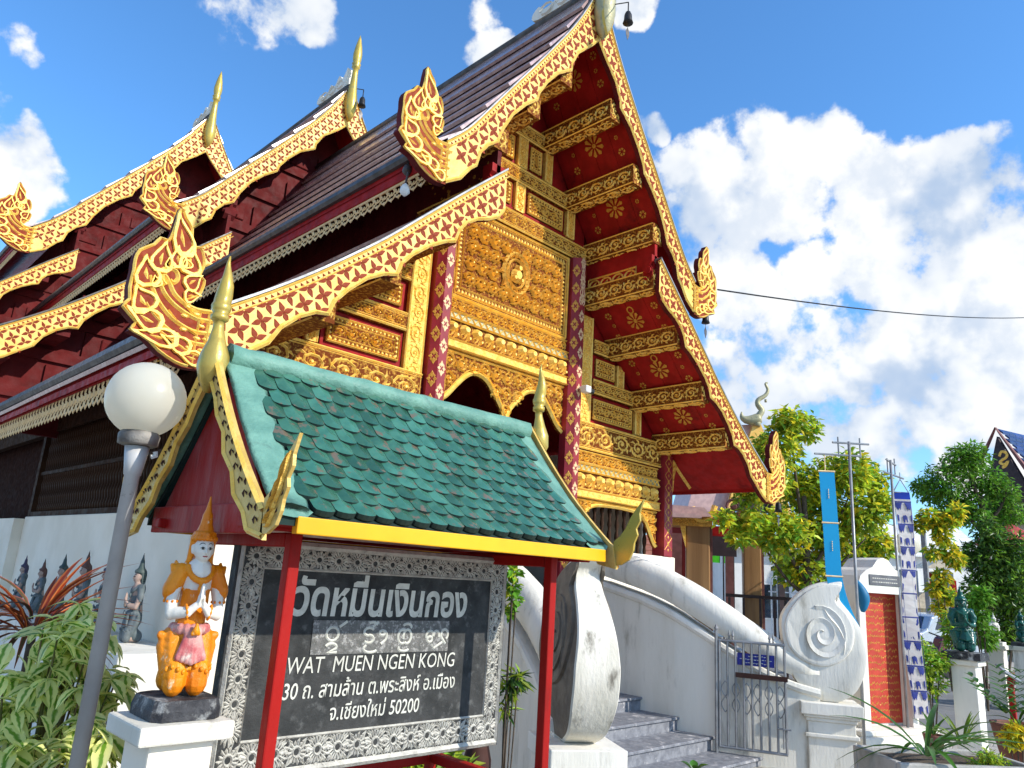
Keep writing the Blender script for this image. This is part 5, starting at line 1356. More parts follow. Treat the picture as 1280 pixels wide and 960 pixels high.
# ================================================================ STAIR
def dgap(y):
    P = [(9, 1.27), (5.7, 1.27), (5.2, 1.31), (4.8, 1.41), (4.4, 1.57), (4.0, 1.83), (3.74, 2.03), (3.55, 2.16)]
    return interp(P, y)
stair = thing('entrance_stair', 'grey granite steps between white curving balustrades up to the temple door', 'stairs', (XC, 5, 0))
lev = [(4.33, .095), (4.80, .24), (5.20, .385), (5.69, .533), (6.15, .68), (6.45, .86), (6.75, 1.04), (7.05, 1.22), (7.35, 1.41), (7.65, 1.60)]
for i, (y, z) in enumerate(lev):
    yn = lev[i+1][0]+.06 if i+1 < len(lev) else 8.4
    mb = MB()
    for zz0, zz1, o in ((0 if i == 0 else lev[i-1][1]-.02, z-.032, .0), (z-.03, z, -.025)):
        ya = y+o; w0 = dgap(ya)+.04; w1 = dgap(yn)+.04
        mb.add([(XC-w0, ya, zz0), (XC+w0, ya, zz0), (XC+w1, yn, zz0), (XC-w1, yn, zz0), (XC-w0, ya, zz1), (XC+w0, ya, zz1), (XC+w1, yn, zz1), (XC-w1, yn, zz1)],
               [(0, 3, 2, 1), (4, 5, 6, 7), (0, 1, 5, 4), (1, 2, 6, 5), (2, 3, 7, 6), (3, 0, 4, 7)])
    bev(part('step', mb, 'granite step', stair), .006, 1)
ZT = [(7.0, 2.36), (6.4, 2.30), (5.85, 2.17), (5.4, 2.04), (5.0, 1.87), (4.7, 1.70), (4.4, 1.50), (4.15, 1.33), (3.95, 1.22), (3.74, 1.15), (3.6, 1.12)]
ZM = [(7.0, 1.92), (6.4, 1.87), (5.73, 1.72), (5.3, 1.58), (5.0, 1.43), (4.7, 1.26), (4.4, 1.08), (4.15, .95), (3.95, .88), (3.74, .83), (3.6, .80)]
HEAD = radians(32)
def balustrade(side):
    b = thing('stair_balustrade', 'white curving stair balustrade with a flame spiral end, %s' % ('behind the open metal gate' if side > 0 else 'behind the red sign post'), 'balustrade', (XC+side*1.6, 5, 0), 'stair balustrades')
    ys = [7.0-.16*i for i in range(int((7.0-3.80)/.16)+1)]
    P = [Vector((XC+side*dgap(y), y, 0)) for y in ys]
    wall = MB(); tube = MB(); k1 = 9; 
    cs_n = None
    for i, y in enumerate(ys):
        t = (P[min(i+1, len(P)-1)]-P[max(0, i-1)]).normalized(); n = Vector((-t.y, t.x, 0)); n = n if n.x*side > 0 else -n
        zt, zm = interp(ZT, y), interp(ZM, y)
        cs = [(0, 0), (0, zm-.10), (-.025, zm-.085), (-.04, zm-.05), (-.03, zm-.01), (-.005, zm), (.30, zm), (.325, zm-.01), (.335, zm-.05), (.32, zm-.085), (.295, zm-.10), (.295, 0)]
        wall.v += [tuple(P[i]+n*o+Vector((0, 0, z))) for o, z in cs]; L1 = len(cs)
        ct = [(.1475-.165*cos(a), (zt+zm)/2+.02+((zt-zm)/2-.0)*sin(a)) for a in [-.9+q*(pi+1.8)/14 for q in range(15)]]
        tube.v += [tuple(P[i]+n*o+Vector((0, 0, z))) for o, z in ct]; L2 = len(ct)
    for i in range(len(ys)-1):
        for q in range(L1-1): wall.f.append((i*L1+q, i*L1+q+1, (i+1)*L1+q+1, (i+1)*L1+q)); wall.m.append(0)
        for q in range(L2-1): tube.f.append((i*L2+q, i*L2+q+1, (i+1)*L2+q+1, (i+1)*L2+q)); tube.m.append(0)
    for m_, L in ((wall, L1), (tube, L2)):
        e = (len(ys)-1)*L; m_.f.append(tuple(range(L))); m_.f.append(tuple(e+q for q in range(L))); m_.m += [0, 0]
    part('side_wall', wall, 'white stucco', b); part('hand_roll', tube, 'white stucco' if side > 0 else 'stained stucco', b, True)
    # flame spiral end
    O = Vector((sin(HEAD)*side, -cos(HEAD), 0)); N = Vector((O.y*-1, O.x, 0)); N = N if N.x*side > 0 else -N   # N outward
    c = Vector((XC+side*2.03, 3.74, 0))+N*.1475+(O*.03 if side > 0 else Vector())
    Z0 = .72; K = .0093 if side < 0 else .0085; KZ = .0091
    out_ = smooth_line([(-18, 0), (-40, 20), (-52, 50), (-57, 90), (-45, 113), (-24, 132), (0, 141), (22, 142), (15, 132), (18, 120), (30, 105), (41, 88), (45.5, 72), (46, 50), (40, 28), (28, 10), (10, 0)], 6)
    th = lambda z: .172*(.74+.26*max(0, z/34)**.6) if z < 34 else .172 if z < 60 else max(.085, .172-(z-60)/82*.087)
    mb = MB(); n = len(out_); RS = (1., .97, .8, .6, .4, .2, .02); nr_ = len(RS)
    for sg in (-1, 1):
        for r_ in RS:
            for u, v in out_:
                uu, vv = -3+(u+3)*r_, 70+(v-70)*r_; mb.v.append(tuple(c+O*(uu*K)+N*(sg*(th(vv)-(.010 if r_ == 1. else 0)))+Vector((0, 0, Z0+vv*KZ))))
    for k in range(2):
        for r_ in range(nr_-1):
            for i in range(n):
                a = k*nr_*n+r_*n+i; b_ = k*nr_*n+r_*n+(i+1) % n; mb.f.append((a, b_, b_+n, a+n)); mb.m.append(0 if r_ else 1)
    e0 = len(mb.v); mb.v += [mb.v[i] for i in range(n)]+[mb.v[nr_*n+i] for i in range(n)]
    for i in range(n): mb.f.append((e0+i, e0+(i+1) % n, e0+n+(i+1) % n, e0+n+i)); mb.m.append(1)
    sp = part('spiral_end', mb, ['white stucco' if side > 0 else 'shaded stucco', 'white stucco' if side > 0 else 'stained stucco'], b, True)
    g = MB()
    for sg in (-1, 1):
        fn = lambda u, v, w: tuple(c+O*(u*K)+N*(sg*(th(v)+w))+Vector((0, 0, Z0+v*KZ)))
        cx, cy = -6, 78
        disc = smooth_line([(22, 138), (0, 138), (-24, 128), (-44, 108), (-54, 86), (-50, 62), (-34, 46), (-10, 40), (12, 46), (28, 62), (33, 84), (26, 104), (12, 120)], 3, True)
        b0 = len(g.v); nd = len(disc); cxm, czm = -8, 86
        for r_, w_ in ((1., 0), (.975, .022), (.93, .026)): g.v += [fn(cxm+(u-cxm)*r_, czm+(v-czm)*r_, w_) for u, v in disc]
        for k in range(2):
            for i in range(nd): g.f.append((b0+k*nd+i, b0+k*nd+(i+1) % nd, b0+(k+1)*nd+(i+1) % nd, b0+(k+1)*nd+i)); g.m.append(0)
        g.f.append(tuple(b0+2*nd+i for i in range(nd))); g.m.append(0)
        fn0 = fn; fn = (lambda f: lambda u, v, w: f(u, v, w+.0255))(fn)
        sp1 = [(cx+(4+31*t)*cos(1.2+t*4.2*pi)*.92, cy+(4+31*t)*sin(1.2+t*4.2*pi)) for t in [i/46 for i in range(47)]]
        for rr_ in range(46):      # stepped spiral: each turn a shelf that drops to the next
            (u0, v0), (u1, v1) = sp1[rr_], sp1[rr_+1]; wq = 1.0+5.0*min(1, rr_/12)
            P4 = []
            for (u, v) in ((u0, v0), (u1, v1)):
                d_ = Vector((u-cx, v-cy)).normalized(); P4 += [fn(u, v, 0.), fn(u-d_.x*.5, v-d_.y*.5, .016), fn(u-d_.x*wq, v-d_.y*wq, .001)]
            g.add(P4, [(0, 1, 4, 3), (1, 2, 5, 4)])
        g.ridge(smooth_line([(-4, 112), (2, 100), (14, 86), (20, 70), (18, 56)], 3), [1, 1.5, 2, 2.5, 3, 3, 3, 3, 3, 2.5, 2, 1.5, 1], .014, fn)
    part('spiral_relief', g, 'white stucco' if side > 0 else 'shaded stucco', sp)
    # pedestal
    X = Matrix.Translation(c+O*(-.005)) @ Matrix.Rotation(atan2(N.y, N.x), 4, 'Z')
    pd = part('pedestal', MB().box(-.205, .205, -.245, .245, 0, .52, 0, X), 'white stucco', b); bev(pd, .008)
    for (hw, z0, z1) in ((.225, .522, .56), (.25, .562, .59), (.28, .592, .715)):
        bev(part('moulding', MB().box(-hw, hw, -hw-.04, hw+.04, z0, z1, 0, X), 'white stucco', pd), .008)
    bev(part('moulding', MB().box(-.235, .235, -.275, .275, .36, .40, 0, X), 'white stucco', pd), .008)
balustrade(1); balustrade(-1)
# ================================================================ GATE leaf
h0 = Vector((XC+dgap(4.69)-.06, 4.69, 0)); h1 = Vector((8.39, 4.10, 0)); gd = (h1-h0).normalized(); gn = Vector((-gd.y, gd.x, 0)); gn = gn if gn.x < 0 else -gn
h0 += gn*.03; gl = .70; zb, zt = .165, 1.285
gate = thing('metal_gate', 'small galvanised bar gate standing open against the white balustrade', 'gate', (h0.x, h0.y, 0))
def gp(s, z, o=0.): return h0+gd*s+gn*o+Vector((0, 0, z))
def gtube(name, P, r, m='galvanised', par=None, n=6): mb = MB(); mb.tube(P, r, n); return part(name, mb, m, par or gate)
gtube('hinge_post', [gp(-.035, .0), gp(-.035, 1.40)], .020); 
mb = MB(); mb.lathe([(.02, 1.395), (.026, 1.41), (.018, 1.43), (.004, 1.455)], gp(-.035, 0), 8); part('finial', mb, 'galvanised', gate)
for P in ([gp(0, zb), gp(0, zt)], [gp(gl, zb), gp(gl, zt)], [gp(-.01, zt), gp(gl+.01, zt)], [gp(-.01, zb), gp(gl+.01, zb)]): gtube('frame', P, .016)
for i in range(1, 8):
    s = gl*i/8; gtube('bar', [gp(s, zb), gp(s, zt)], .014)
for i in (1, 6):
    s = gl*i/8+.04
    for o in (-.02, .02):
        mb = MB(); mb.lathe([(.006, zt+.01), (.012, zt+.03), (.008, zt+.04), (.016, zt+.06), (.010, zt+.085), (.002, zt+.12)], gp(s+o, 0), 7); part('finial', mb, 'galvanised', gate)
zr = .93
mb = MB(); X = Matrix.Translation(gp(gl*.64, zr, .018)) @ Matrix.Rotation(atan2(gd.y, gd.x), 4, 'Z'); mb.box(-.27, .28, -.014, .014, -.026, .026, 0, X); part('timber_bar', mb, 'rust brown', gate)
for i in range(6):
    s = gl*(i+.5)/6
    for sg in (1, -1):
        c_ = []
        for q in range(14):
            t = q/13; c_.append(gp(s+sg*.045*sin(t*2*pi)*.9, .52+.33*t, -.012))
        gtube('scroll', c_, .006, 'galvanised', None, 4)
mb = MB(); X = Matrix.Translation(gp(gl*.56, 1.10, -.020)) @ Matrix.Rotation(atan2(gd.y, gd.x), 4, 'Z'); mb.box(-.20, .20, -.003, .003, -.065, .065, 0, X); pl = part('name_plate', mb, 'blue enamel', gate)
fpl = lambda u, v, w: tuple(gp(gl*.56+u, 1.10+v, -.016+w))
g = MB()
for r, (L0, L1) in enumerate(((-.08, .09), (-.17, .17), (-.13, .15))):
    u = L0
    while u < L1:
        w = random.uniform(.010, .028); g.ridge([(u, .038-.036*r), (u+w*.5, .038-.036*r+random.uniform(-.008, .008)), (u+w, .038-.036*r)], .007, .001, fpl); u += w+.008
part('plate_lettering', g, 'house white', pl, stuff=True)
gtube('latch', [gp(gl-.09, .42, .02), gp(gl+.05, .42, .02)], .010); gtube('latch_bolt', [gp(gl-.03, .22, .02), gp(gl-.03, .56, .02)], .009)
# ================================================================ TABLET
tc = aD(1096, 890, 9.2); tz = .36
tab = thing('stone_tablet', 'white arched monument framing a red tablet of gilt lines beyond the stair', 'monument', (tc.x, tc.y, 0))
XT = Matrix.Translation((tc.x, tc.y, 0)) @ Matrix.Rotation(radians(-20), 4, 'Z')
def tb(name, x0, x1, y0, y1, z0, z1, m, par=tab, b=.01): return bev(part(name, MB().box(x0, x1, y0, y1, z0, z1, 0, XT), m, par), b)
tb('plinth', -.72, .72, -.40, .40, 0, .30, 'white stucco'); tb('plinth', -.66, .66, -.34, .34, .302, tz, 'white stucco')
hw = .46
tfn = lambda y: (lambda u, v: tuple(XT @ Vector((u, y, v))))
TH = 2.36
sh = [(-hw, tz+.002), (hw, tz+.002), (hw, TH-.36), (hw-.05, TH-.24), (hw-.15, TH-.17), (.20, TH-.13), (.10, TH-.03), (0, TH), (-.10, TH-.03), (-.20, TH-.13), (-hw+.15, TH-.17), (-hw+.05, TH-.24), (-hw, TH-.36)]
mb = MB(); mb.prism(sh, tfn(-.06), tuple(XT.to_3x3() @ Vector((0, .30, 0)))); part('back_slab', mb, 'white stucco', tab)
z1 = TH-.44
mb = MB(); mb.prism([(-hw, tz+.002), (-hw+.10, tz+.002), (-hw+.10, z1), (hw-.10, z1), (hw-.10, tz+.002), (hw, tz+.002)]+sh[2:], tfn(-.22), tuple(XT.to_3x3() @ Vector((0, .158, 0)))); part('frame', mb, 'white stucco', tab)
tp = tb('red_panel', -hw+.102, hw-.102, -.075, -.062, tz+.03, z1-.002, 'tablet red', tab, 0)
tf = lambda u, v, w: tuple(XT @ Vector((u, -.076-w, v)))
nr = 19
for r in range(nr):
    z = tz+.09+(z1-tz-.15)*r/(nr-1); g = MB(); u = -hw+.13
    while u < hw-.15:
        w = random.uniform(.012, .03); hgt = random.uniform(.012, .030)
        g.ridge([(u, z), (u+w*.4, z+hgt*random.choice((-1, 1, 1))), (u+w, z+random.uniform(-.01, .014))], .010, .002, tf); u += w+.010
    part('gilt_line', g, 'tablet gold', tp)
pq = tb('plaque', -.27, .27, -.232, -.221, TH-.345, TH-.215, 'plaque grey', tab, .004)
pf = lambda u, v, w: tuple(XT @ Vector((u, -.2325-w, v))); g = MB()
for r in range(2):
    u = -.22
    while u < .2: w = random.uniform(.012, .03); g.ridge([(u, TH-.26-.045*r), (u+w, TH-.26-.045*r)], .012, .001, pf); u += w+.010
part('plaque_lettering', g, 'silver carve', pq)
# ================================================================ BANNERS
def banner_pole(px_b, py_b, px_t, py_t, D, name, label):
    a = aD(px_t, py_t, D); t = thing(name, label, 'banner pole', (a.x, a.y, 0))
    mb = MB(); mb.tube([(a.x, a.y, 0), (a.x, a.y, a.z)], .017, 8); part('pole', mb, 'galvanised', t, True)
    r = CR.copy(); r.z = 0; r.normalize(); return t, a, r
t, a, r = banner_pole(1069, 760, 1061, 552, 9.0, 'banner_pole', 'tall grey pole with crossbars beside the light blue banner')
for dz, L0, L1 in ((-.02, -.20, .24), (-.17, -.42, .14)): mb = MB(); mb.tube([a+r*L0+Vector((0, 0, dz)), a+r*L1+Vector((0, 0, dz))], .013, 5); part('crossbar', mb, 'galvanised', t)
for s in (-.13, .13): mb = MB(); mb.tube([a+r*s+Vector((0, 0, -.19)), a+r*s+Vector((0, 0, .05))], .010, 5); part('upright', mb, 'galvanised', t)
bt = a-r*.30+Vector((0, 0, -.38))
bn = thing('cyan_banner', 'long light blue cloth banner hanging from the pole by the tree', 'banner', bt)
mb = MB(); N_ = 26; hwid = .075
pth = []
for i in range(N_+1):
    t_ = i/N_; z = bt.z-1.75*t_; sx = .03*sin(t_*2)+(.18*((t_-.62)/.38)**2 if t_ > .62 else 0); pth.append(Vector((bt.x, bt.y, z))+r*sx)
for p in pth: mb.v += [tuple(p-r*hwid), tuple(p+r*hwid+Vector((0, -.03, 0)))]
mb.f = [(2*i, 2*i+1, 2*i+3, 2*i+2) for i in range(N_)]; mb.m = [0]*N_
cl = part('cloth', mb, 'banner cyan', bn); so_ = cl.modifiers.new('thick', 'SOLIDIFY'); so_.thickness = .006
for k in (0, 9, 18):
    p = pth[k]; mb = MB(); mb.tube([p-r*.085, p+r*.085+Vector((0, -.032, 0))], .012, 5); part('batten', mb, 'lace cream', bn)
mb = MB()
for k in (4, 13, 21):
    p = pth[k]; 
    for q in range(6):
        c = q*pi/3; mb.box(p.x-.012, p.x+.012, p.y-.025, p.y-.02, p.z+.02*q-.05, p.z+.02*q-.04)
part('printed_motif', mb, 'lace cream', bn)
mb = MB(); mb.tube([bt, bt+Vector((0, 0, .22))], .006, 4); part('cord', mb, 'lace cream', bn)
# knot of cloth caught behind the spiral
kn = aD(1071, 745, 8.9); mb = MB(); pp = smooth_line([kn+Vector((0, 0, .18)), kn+r*.06+Vector((0, 0, .05)), kn+r*.08+Vector((0, 0, -.06)), kn+r*.06+Vector((0, 0, -.18))], 4); mb.tube(pp, [.02+.05*sin(pi*i/12) for i in range(13)], 8); part('knot', mb, 'banner teal', bn, True)
t, a, r = banner_pole(1126, 850, 1113, 575, 9.9, 'banner_pole', 'grey pole with slanting crossbars carrying the navy patterned banner')
for dz, L0, L1 in ((-.02, -.06, .07), (-.19, -.10, .16)): mb = MB(); mb.tube([a+r*L0+Vector((0, 0, dz+.03)), a+r*L1+Vector((0, 0, dz-.05))], .013, 5); part('crossbar', mb, 'galvanised', t)
for s in (-.045, .05): mb = MB(); mb.tube([a+r*s+Vector((0, 0, -.19)), a+r*s+Vector((0, 0, .02))], .009, 5); part('upright', mb, 'galvanised', t)
bt = a+r*.11+Vector((0, 0, -.42)); fr2 = Vector((-CF.x, -CF.y, 0)).normalized()
bn = thing('navy_banner', 'white cloth banner printed with navy elephants and blue top strip', 'banner', bt)
mb = MB(); mb.tube([bt-r*.10, bt+Vector((0, 0, .17)), bt+r*.10, bt-r*.10], .009, 4); mb.tube([bt+Vector((0, 0, .17)), bt+Vector((0, 0, .26))], .006, 4); part('hanger', mb, 'galvanised', bn)
H_ = 2.75; bw_ = .10
def bp(u, v, w=0.): return bt+r*(u*bw_+.05*v+.02*sin(v*7))+Vector((0, 0, -v*H_))+fr2*(w+.02*sin(v*9+u))
mb = MB()
for i in range(31): mb.v += [tuple(bp(-1, i/30)), tuple(bp(1, i/30))]
mb.f = [(2*i, 2*i+1, 2*i+3, 2*i+2) for i in range(30)]; mb.m = [1]+[0]*29
cl = part('cloth', mb, ['banner white', 'banner blue'], bn); so_ = cl.modifiers.new('thick', 'SOLIDIFY'); so_.thickness = .006
g = MB(); fb_ = lambda u, v, w: tuple(bp(u, v, .008+w))
for k in range(9):
    v0 = .05+k*.105
    for s in (-1, 1):
        g.boss([(s*.95, v0), (s*.12, v0), (s*.30, v0+.018), (s*.42, v0+.036), (s*.55, v0+.026), (s*.70, v0+.036), (s*.95, v0+.02)], .002, fb_)
        g.boss([(s*.92, v0+.055), (s*.70, v0+.060), (s*.72, v0+.095), (s*.80, v0+.080), (s*.92, v0+.095)], .002, fb_)
    g.boss([(-.28, v0+.062), (.10, v0+.058), (.28, v0+.066), (.30, v0+.092), (.18, v0+.092), (.14, v0+.080), (-.08, v0+.080), (-.12, v0+.094), (-.24, v0+.092)], .002, fb_)
    g.ridge([(-1, v0-.004), (1, v0-.004)], .006, .002, fb_)
for s in (-1, 1): g.ridge([(s*.96, .04), (s*.96, 1.)], .05, .002, fb_)
part('printed_elephants', g, 'banner navy', bn)
# ================================================================ trees and plants
def crown(name, lobes, n, L, w, m, parent, flat=.0, stuff=False):
    mb = MB(); tot = sum(a[1][0]*a[1][2] for a in lobes)
    for c, r in lobes:
        k = int(n*r[0]*r[2]/tot)
        for i in range(k):
            d = Vector((random.gauss(0, 1), random.gauss(0, 1), random.gauss(0, 1))).normalized(); f = random.random()**.38
            p = Vector(c)+Vector((d.x*r[0], d.y*r[1], d.z*r[2]))*f*(.82+.36*noise.noise(d*2.2+Vector(c)))
            a = Vector((random.gauss(0, 1), random.gauss(0, 1), random.gauss(0, .6)-.25)).normalized()+d*.5; a.normalize()
            b = a.cross(Vector((random.gauss(0, .5), random.gauss(0, .5), 1))).normalized(); u = b.cross(a)
            l = L*random.uniform(.6, 1.2); ww = w*random.uniform(.7, 1.2)*.5
            mb.add([p, p+a*l*.45+b*ww+u*.02*l, p+a*l-u*.18*l, p+a*l*.45-b*ww+u*.02*l], [(0, 1, 2), (0, 2, 3)])
    return part(name, mb, m, parent)
def tree(name, label, base, trunk, limbs, lobes, n, L, w, mats, frac, cat='tree', tr=.09):
    t = thing(name, label, cat, base); mb = MB()
    mb.tube(trunk, [tr*(1-.5*i/(len(trunk)-1)) for i in range(len(trunk))], 8); tk = part('trunk', mb, 'bark', t, True)
    for P in limbs: mb = MB(); mb.tube(smooth_line(P, 3), [tr*.5*(1-.75*i/((len(P)-1)*3)) for i in range((len(P)-1)*3+1)], 6); part('limb', mb, 'bark', tk, True)
    for m, f in zip(mats, frac): crown('crown', lobes, int(n*f), L, w, m, t)
    return t
D = 15.5; q = lambda x, y, dd=0.: aD(x, y, D+dd)
base = q(1012, 800); base.z = 0
lobes = [(q(x, y, dd), (r/FPX*D, r/FPX*D*1.1, r/FPX*D*.9)) for x, y, r, dd in ((970, 560, 34, 0), (1005, 535, 22, .3), (985, 525, 22, 0), (940, 610, 26, -.4), (1010, 610, 44, .5), (1060, 590, 36, .2), (1080, 640, 34, 0), (1030, 660, 44, .4), (975, 665, 38, -.3), (935, 650, 22, -.5), (1090, 600, 22, .5), (1000, 710, 36, .3), (1060, 700, 36, .6), (1095, 680, 26, .6), (960, 600, 30, 0), (905, 648, 13, -.9), (1100, 625, 18, 0), (925, 670, 16, -.6))]
tp_ = q(1008, 690)
tree('leafy_tree', 'tall tree with lime and yellow leaves rising behind the white tablet', base, [base, base.lerp(tp_, .5)+Vector((.08, 0, 0)), tp_, q(1005, 620)],
     [[q(1009, 730), q(985, 690), q(965, 640), q(968, 570)], [q(1009, 720), q(1040, 670), q(1065, 610)], [tp_, q(995, 600), q(990, 540)], [q(1010, 740), q(1045, 710), q(1085, 670)], [q(1008, 745), q(980, 720), q(945, 668)]], lobes, 12500, .175, .095, ['leaf lime', 'leaf gold', 'leaf mid'], (.56, .20, .24), tr=.10)
D = 22
base = q(1236, 800); base.z = 0
lobes = [(q(x, y, dd), (r/FPX*D, r/FPX*D, r/FPX*D*.8)) for x, y, r, dd in ((1205, 575, 30, 0), (1180, 600, 32, 0), (1165, 615, 24, .3), (1230, 600, 30, .3), (1215, 570, 24, 0), (1195, 630, 34, .4), (1250, 615, 28, .3), (1262, 640, 22, .2), (1240, 650, 26, .5), (1150, 608, 14, 0), (1215, 640, 30, .2))]
tree('round_tree', 'rounded dark green tree in front of the blue roofed house', base, [base, q(1236, 740), q(1232, 680), q(1226, 620)], [[q(1232, 670), q(1205, 640), q(1180, 610)], [q(1231, 660), q(1250, 635), q(1258, 615)], [q(1229, 640), q(1215, 600), q(1210, 570)]], lobes, 8200, .17, .07, ['leaf mid', 'leaf deep', 'leaf bright'], (.45, .15, .4), tr=.16)
def bush(name, label, spots, D_, n, L, w, mats, frac, cat='bush'):
    cs = [(aD(x, y, D_+dd), (r/FPX*D_,)*3) for x, y, r, dd in spots]
    b = sum((c for c, _ in cs), Vector())/len(cs); t = thing(name, label, cat, (b.x, b.y, 0)); mb = MB()
    for c, r in sorted(cs, key=lambda q_: q_[0].z)[:4]: mb.tube([(b.x, b.y, 0), tuple(Vector((b.x, b.y, 0)).lerp(c, .6)), tuple(c)], [.016*D_/12, .011*D_/12, .005], 5)
    part('stem', mb, 'bark', t)
    for m, f in zip(mats, frac): crown('foliage', cs, int(n*f), L, w, m, t)
    return t
bush('dark_bush', 'deep green bush mass beneath the round tree', [(1235, 700, 34, 0), (1265, 690, 30, 0), (1250, 735, 34, 0), (1225, 740, 24, 0), (1270, 750, 28, 0), (1255, 780, 24, 0), (1215, 690, 16, 0), (1235, 665, 20, 0), (1270, 720, 30, .5), (1245, 800, 20, 0), (1268, 800, 20, 0)], 20, 6500, .20, .08, ['leaf deep', 'leaf mid'], (.65, .35))
bush('yellow_flowering_bush', 'bush with yellow flowering top beside the navy banner', [(1185, 650, 16, 0), (1195, 640, 12, 0), (1172, 655, 11, 0), (1178, 670, 12, 0), (1160, 645, 12, 0), (1150, 655, 10, 0), (1165, 690, 10, 0), (1185, 690, 12, 0), (1195, 700, 12, 0), (1178, 720, 10, 0), (1170, 735, 12, 0), (1188, 745, 12, 0), (1175, 760, 10, 0)], 17, 2100, .17, .09, ['leaf gold', 'leaf lime', 'leaf mid'], (.5, .25, .25))
bush('bright_bush', 'bright green bush behind the jade statue', [(1222, 770, 16, 0), (1228, 745, 14, 0), (1232, 795, 16, 0), (1215, 750, 10, 0)], 14, 1100, .14, .06, ['leaf bright', 'leaf mid'], (.7, .3))
bush('garden_bush', 'small lime green bush standing right of the tablet', [(1160, 830, 24, 0), (1150, 812, 16, 0), (1175, 825, 16, 0), (1165, 855, 20, 0), (1150, 845, 16, 0)], 9.6, 1500, .075, .035, ['leaf lime', 'leaf bright'], (.65, .35))
bush('bamboo_clump', 'tuft of bright narrow leaves between the car and the jade statue', [(1190, 785, 11, 0), (1192, 800, 10, 0), (1186, 770, 7, 0)], 11.5, 420, .16, .02, ['leaf bright', 'leaf lime'], (.6, .4), 'plant')
bush('flower_bed', 'low bed of pink flowers by the white statue posts', [(1262, 845, 8, 0), (1275, 850, 9, 0), (1250, 850, 6, 0), (1240, 858, 5, 0)], 14.5, 500, .06, .04, ['bougainvillea', 'leaf mid'], (.65, .35), 'flowers')
# potted and planter plants in the lower right corner
def blades(name, label, p, n, L, w, m, cat='plant', e0=.3, e1=1.3, dr=.6, pot=None):
    t = thing(name, label, cat, (p.x, p.y, 0)); ms = [leaf_mesh('leaf', L*a, w, m, .5, dr*b, 7) for a, b in ((1, 1), (.8, 1.3), (1.15, .8))]
    for i in range(n):
        a = random.random()*6.28; e = random.uniform(e0, e1)
        part('leaf', random.choice(ms), None, t, mat_w=Matrix.Translation(p+Vector((cos(a)*.02, sin(a)*.02, 0))) @ place((cos(a)*cos(e), sin(a)*cos(e), sin(e))))
    if pot:
        mb = MB(); r_, h_ = pot; mb.lathe([(r_*.7, 0), (r_, h_*.75), (r_*1.05, h_*.92), (r_*1.1, h_), (r_*.9, h_), (r_*.88, h_-.04)], (p.x, p.y, p.z-h_), 14); part('pot', mb, 'terracotta', t, True)
    return t
pc = aD(1180, 945, 5.6)
box_ = thing('planter_box', 'rough concrete planter box at the bottom right with strap leaved plants', 'planter', (pc.x, pc.y, 0))
XP = Matrix.Translation((pc.x, pc.y, 0)) @ Matrix.Rotation(radians(-38), 4, 'Z'); zt_ = pc.z
for nm, b_ in (('side_panel', (-.55, .55, -.30, -.25)), ('side_panel', (-.55, .55, .25, .30)), ('end_panel', (-.55, -.50, -.248, .248)), ('end_panel', (.50, .55, -.248, .248))): bev(part(nm, MB().box(b_[0], b_[1], b_[2], b_[3], 0, zt_, 0, XP), 'concrete', box_), .01)
part('soil', MB().box(-.498, .498, -.248, .248, 0, zt_-.04, 0, XP), 'soil', box_)
blades('strap_leaf_plant', 'long arching green strap leaves at the bottom edge before the planter', aD(1158, 945, 5.3), 20, .62, .045, 'blade green', e0=.2, e1=1.1, dr=.55)
blades('pale_tuft', 'small yellow green tuft growing in the planter box', aD(1203, 930, 5.8), 22, .26, .022, 'blade lime', e0=.3, e1=1.4, dr=.3)
bush('sedum_patch', 'low olive succulent patch at the planter corner', [(1235, 950, 16, 0), (1250, 955, 12, 0), (1222, 957, 10, 0)], 5.5, 500, .05, .016, ['leaf lime', 'leaf mid'], (.6, .4), 'plant')
pt_ = aD(1167, 918, 7.9); blades('potted_plant', 'small plant in a brown clay pot beside the tablet plinth', pt_, 9, .22, .04, 'blade green', dr=.4, pot=(.10, .20))
zz = aD(1272, 905, 6.6); t = blades('zamia_plant', 'glossy green plant in a terracotta pot at the right edge', zz, 5, .3, .03, 'blade green', pot=(.2, .34))
for i in range(9):
    a = i*.7+.2; e = random.uniform(.6, 1.2); d_ = Vector((cos(a)*cos(e), sin(a)*cos(e), sin(e))); lm = leaf_mesh('leaf', .11, .045, 'blade green', .3, .2, 3)
    for k in range(7):
        for s in (-1, 1):
            sd = d_.cross(Vector((0, 0, 1))).normalized()*s
            part('leaf', lm, None, t, mat_w=Matrix.Translation(zz+d_*(.12+.06*k)) @ place(sd+d_*.6+Vector((0, 0, .2))))
bush('orange_leaf_plant', 'low orange and yellow leaved plant in the right edge pot', [(1270, 915, 14, 0), (1262, 925, 10, 0), (1278, 925, 10, 0)], 6.4, 380, .07, .035, ['leaf gold', 'leaf lime'], (.6, .4), 'plant')
# little tip of a leaf at the bottom of the steps
blades('young_shoot', 'bright young leaf poking up at the foot of the steps', aD(868, 962, 4.4), 4, .07, .05, 'blade green', e0=.7, e1=1.3, dr=.3)
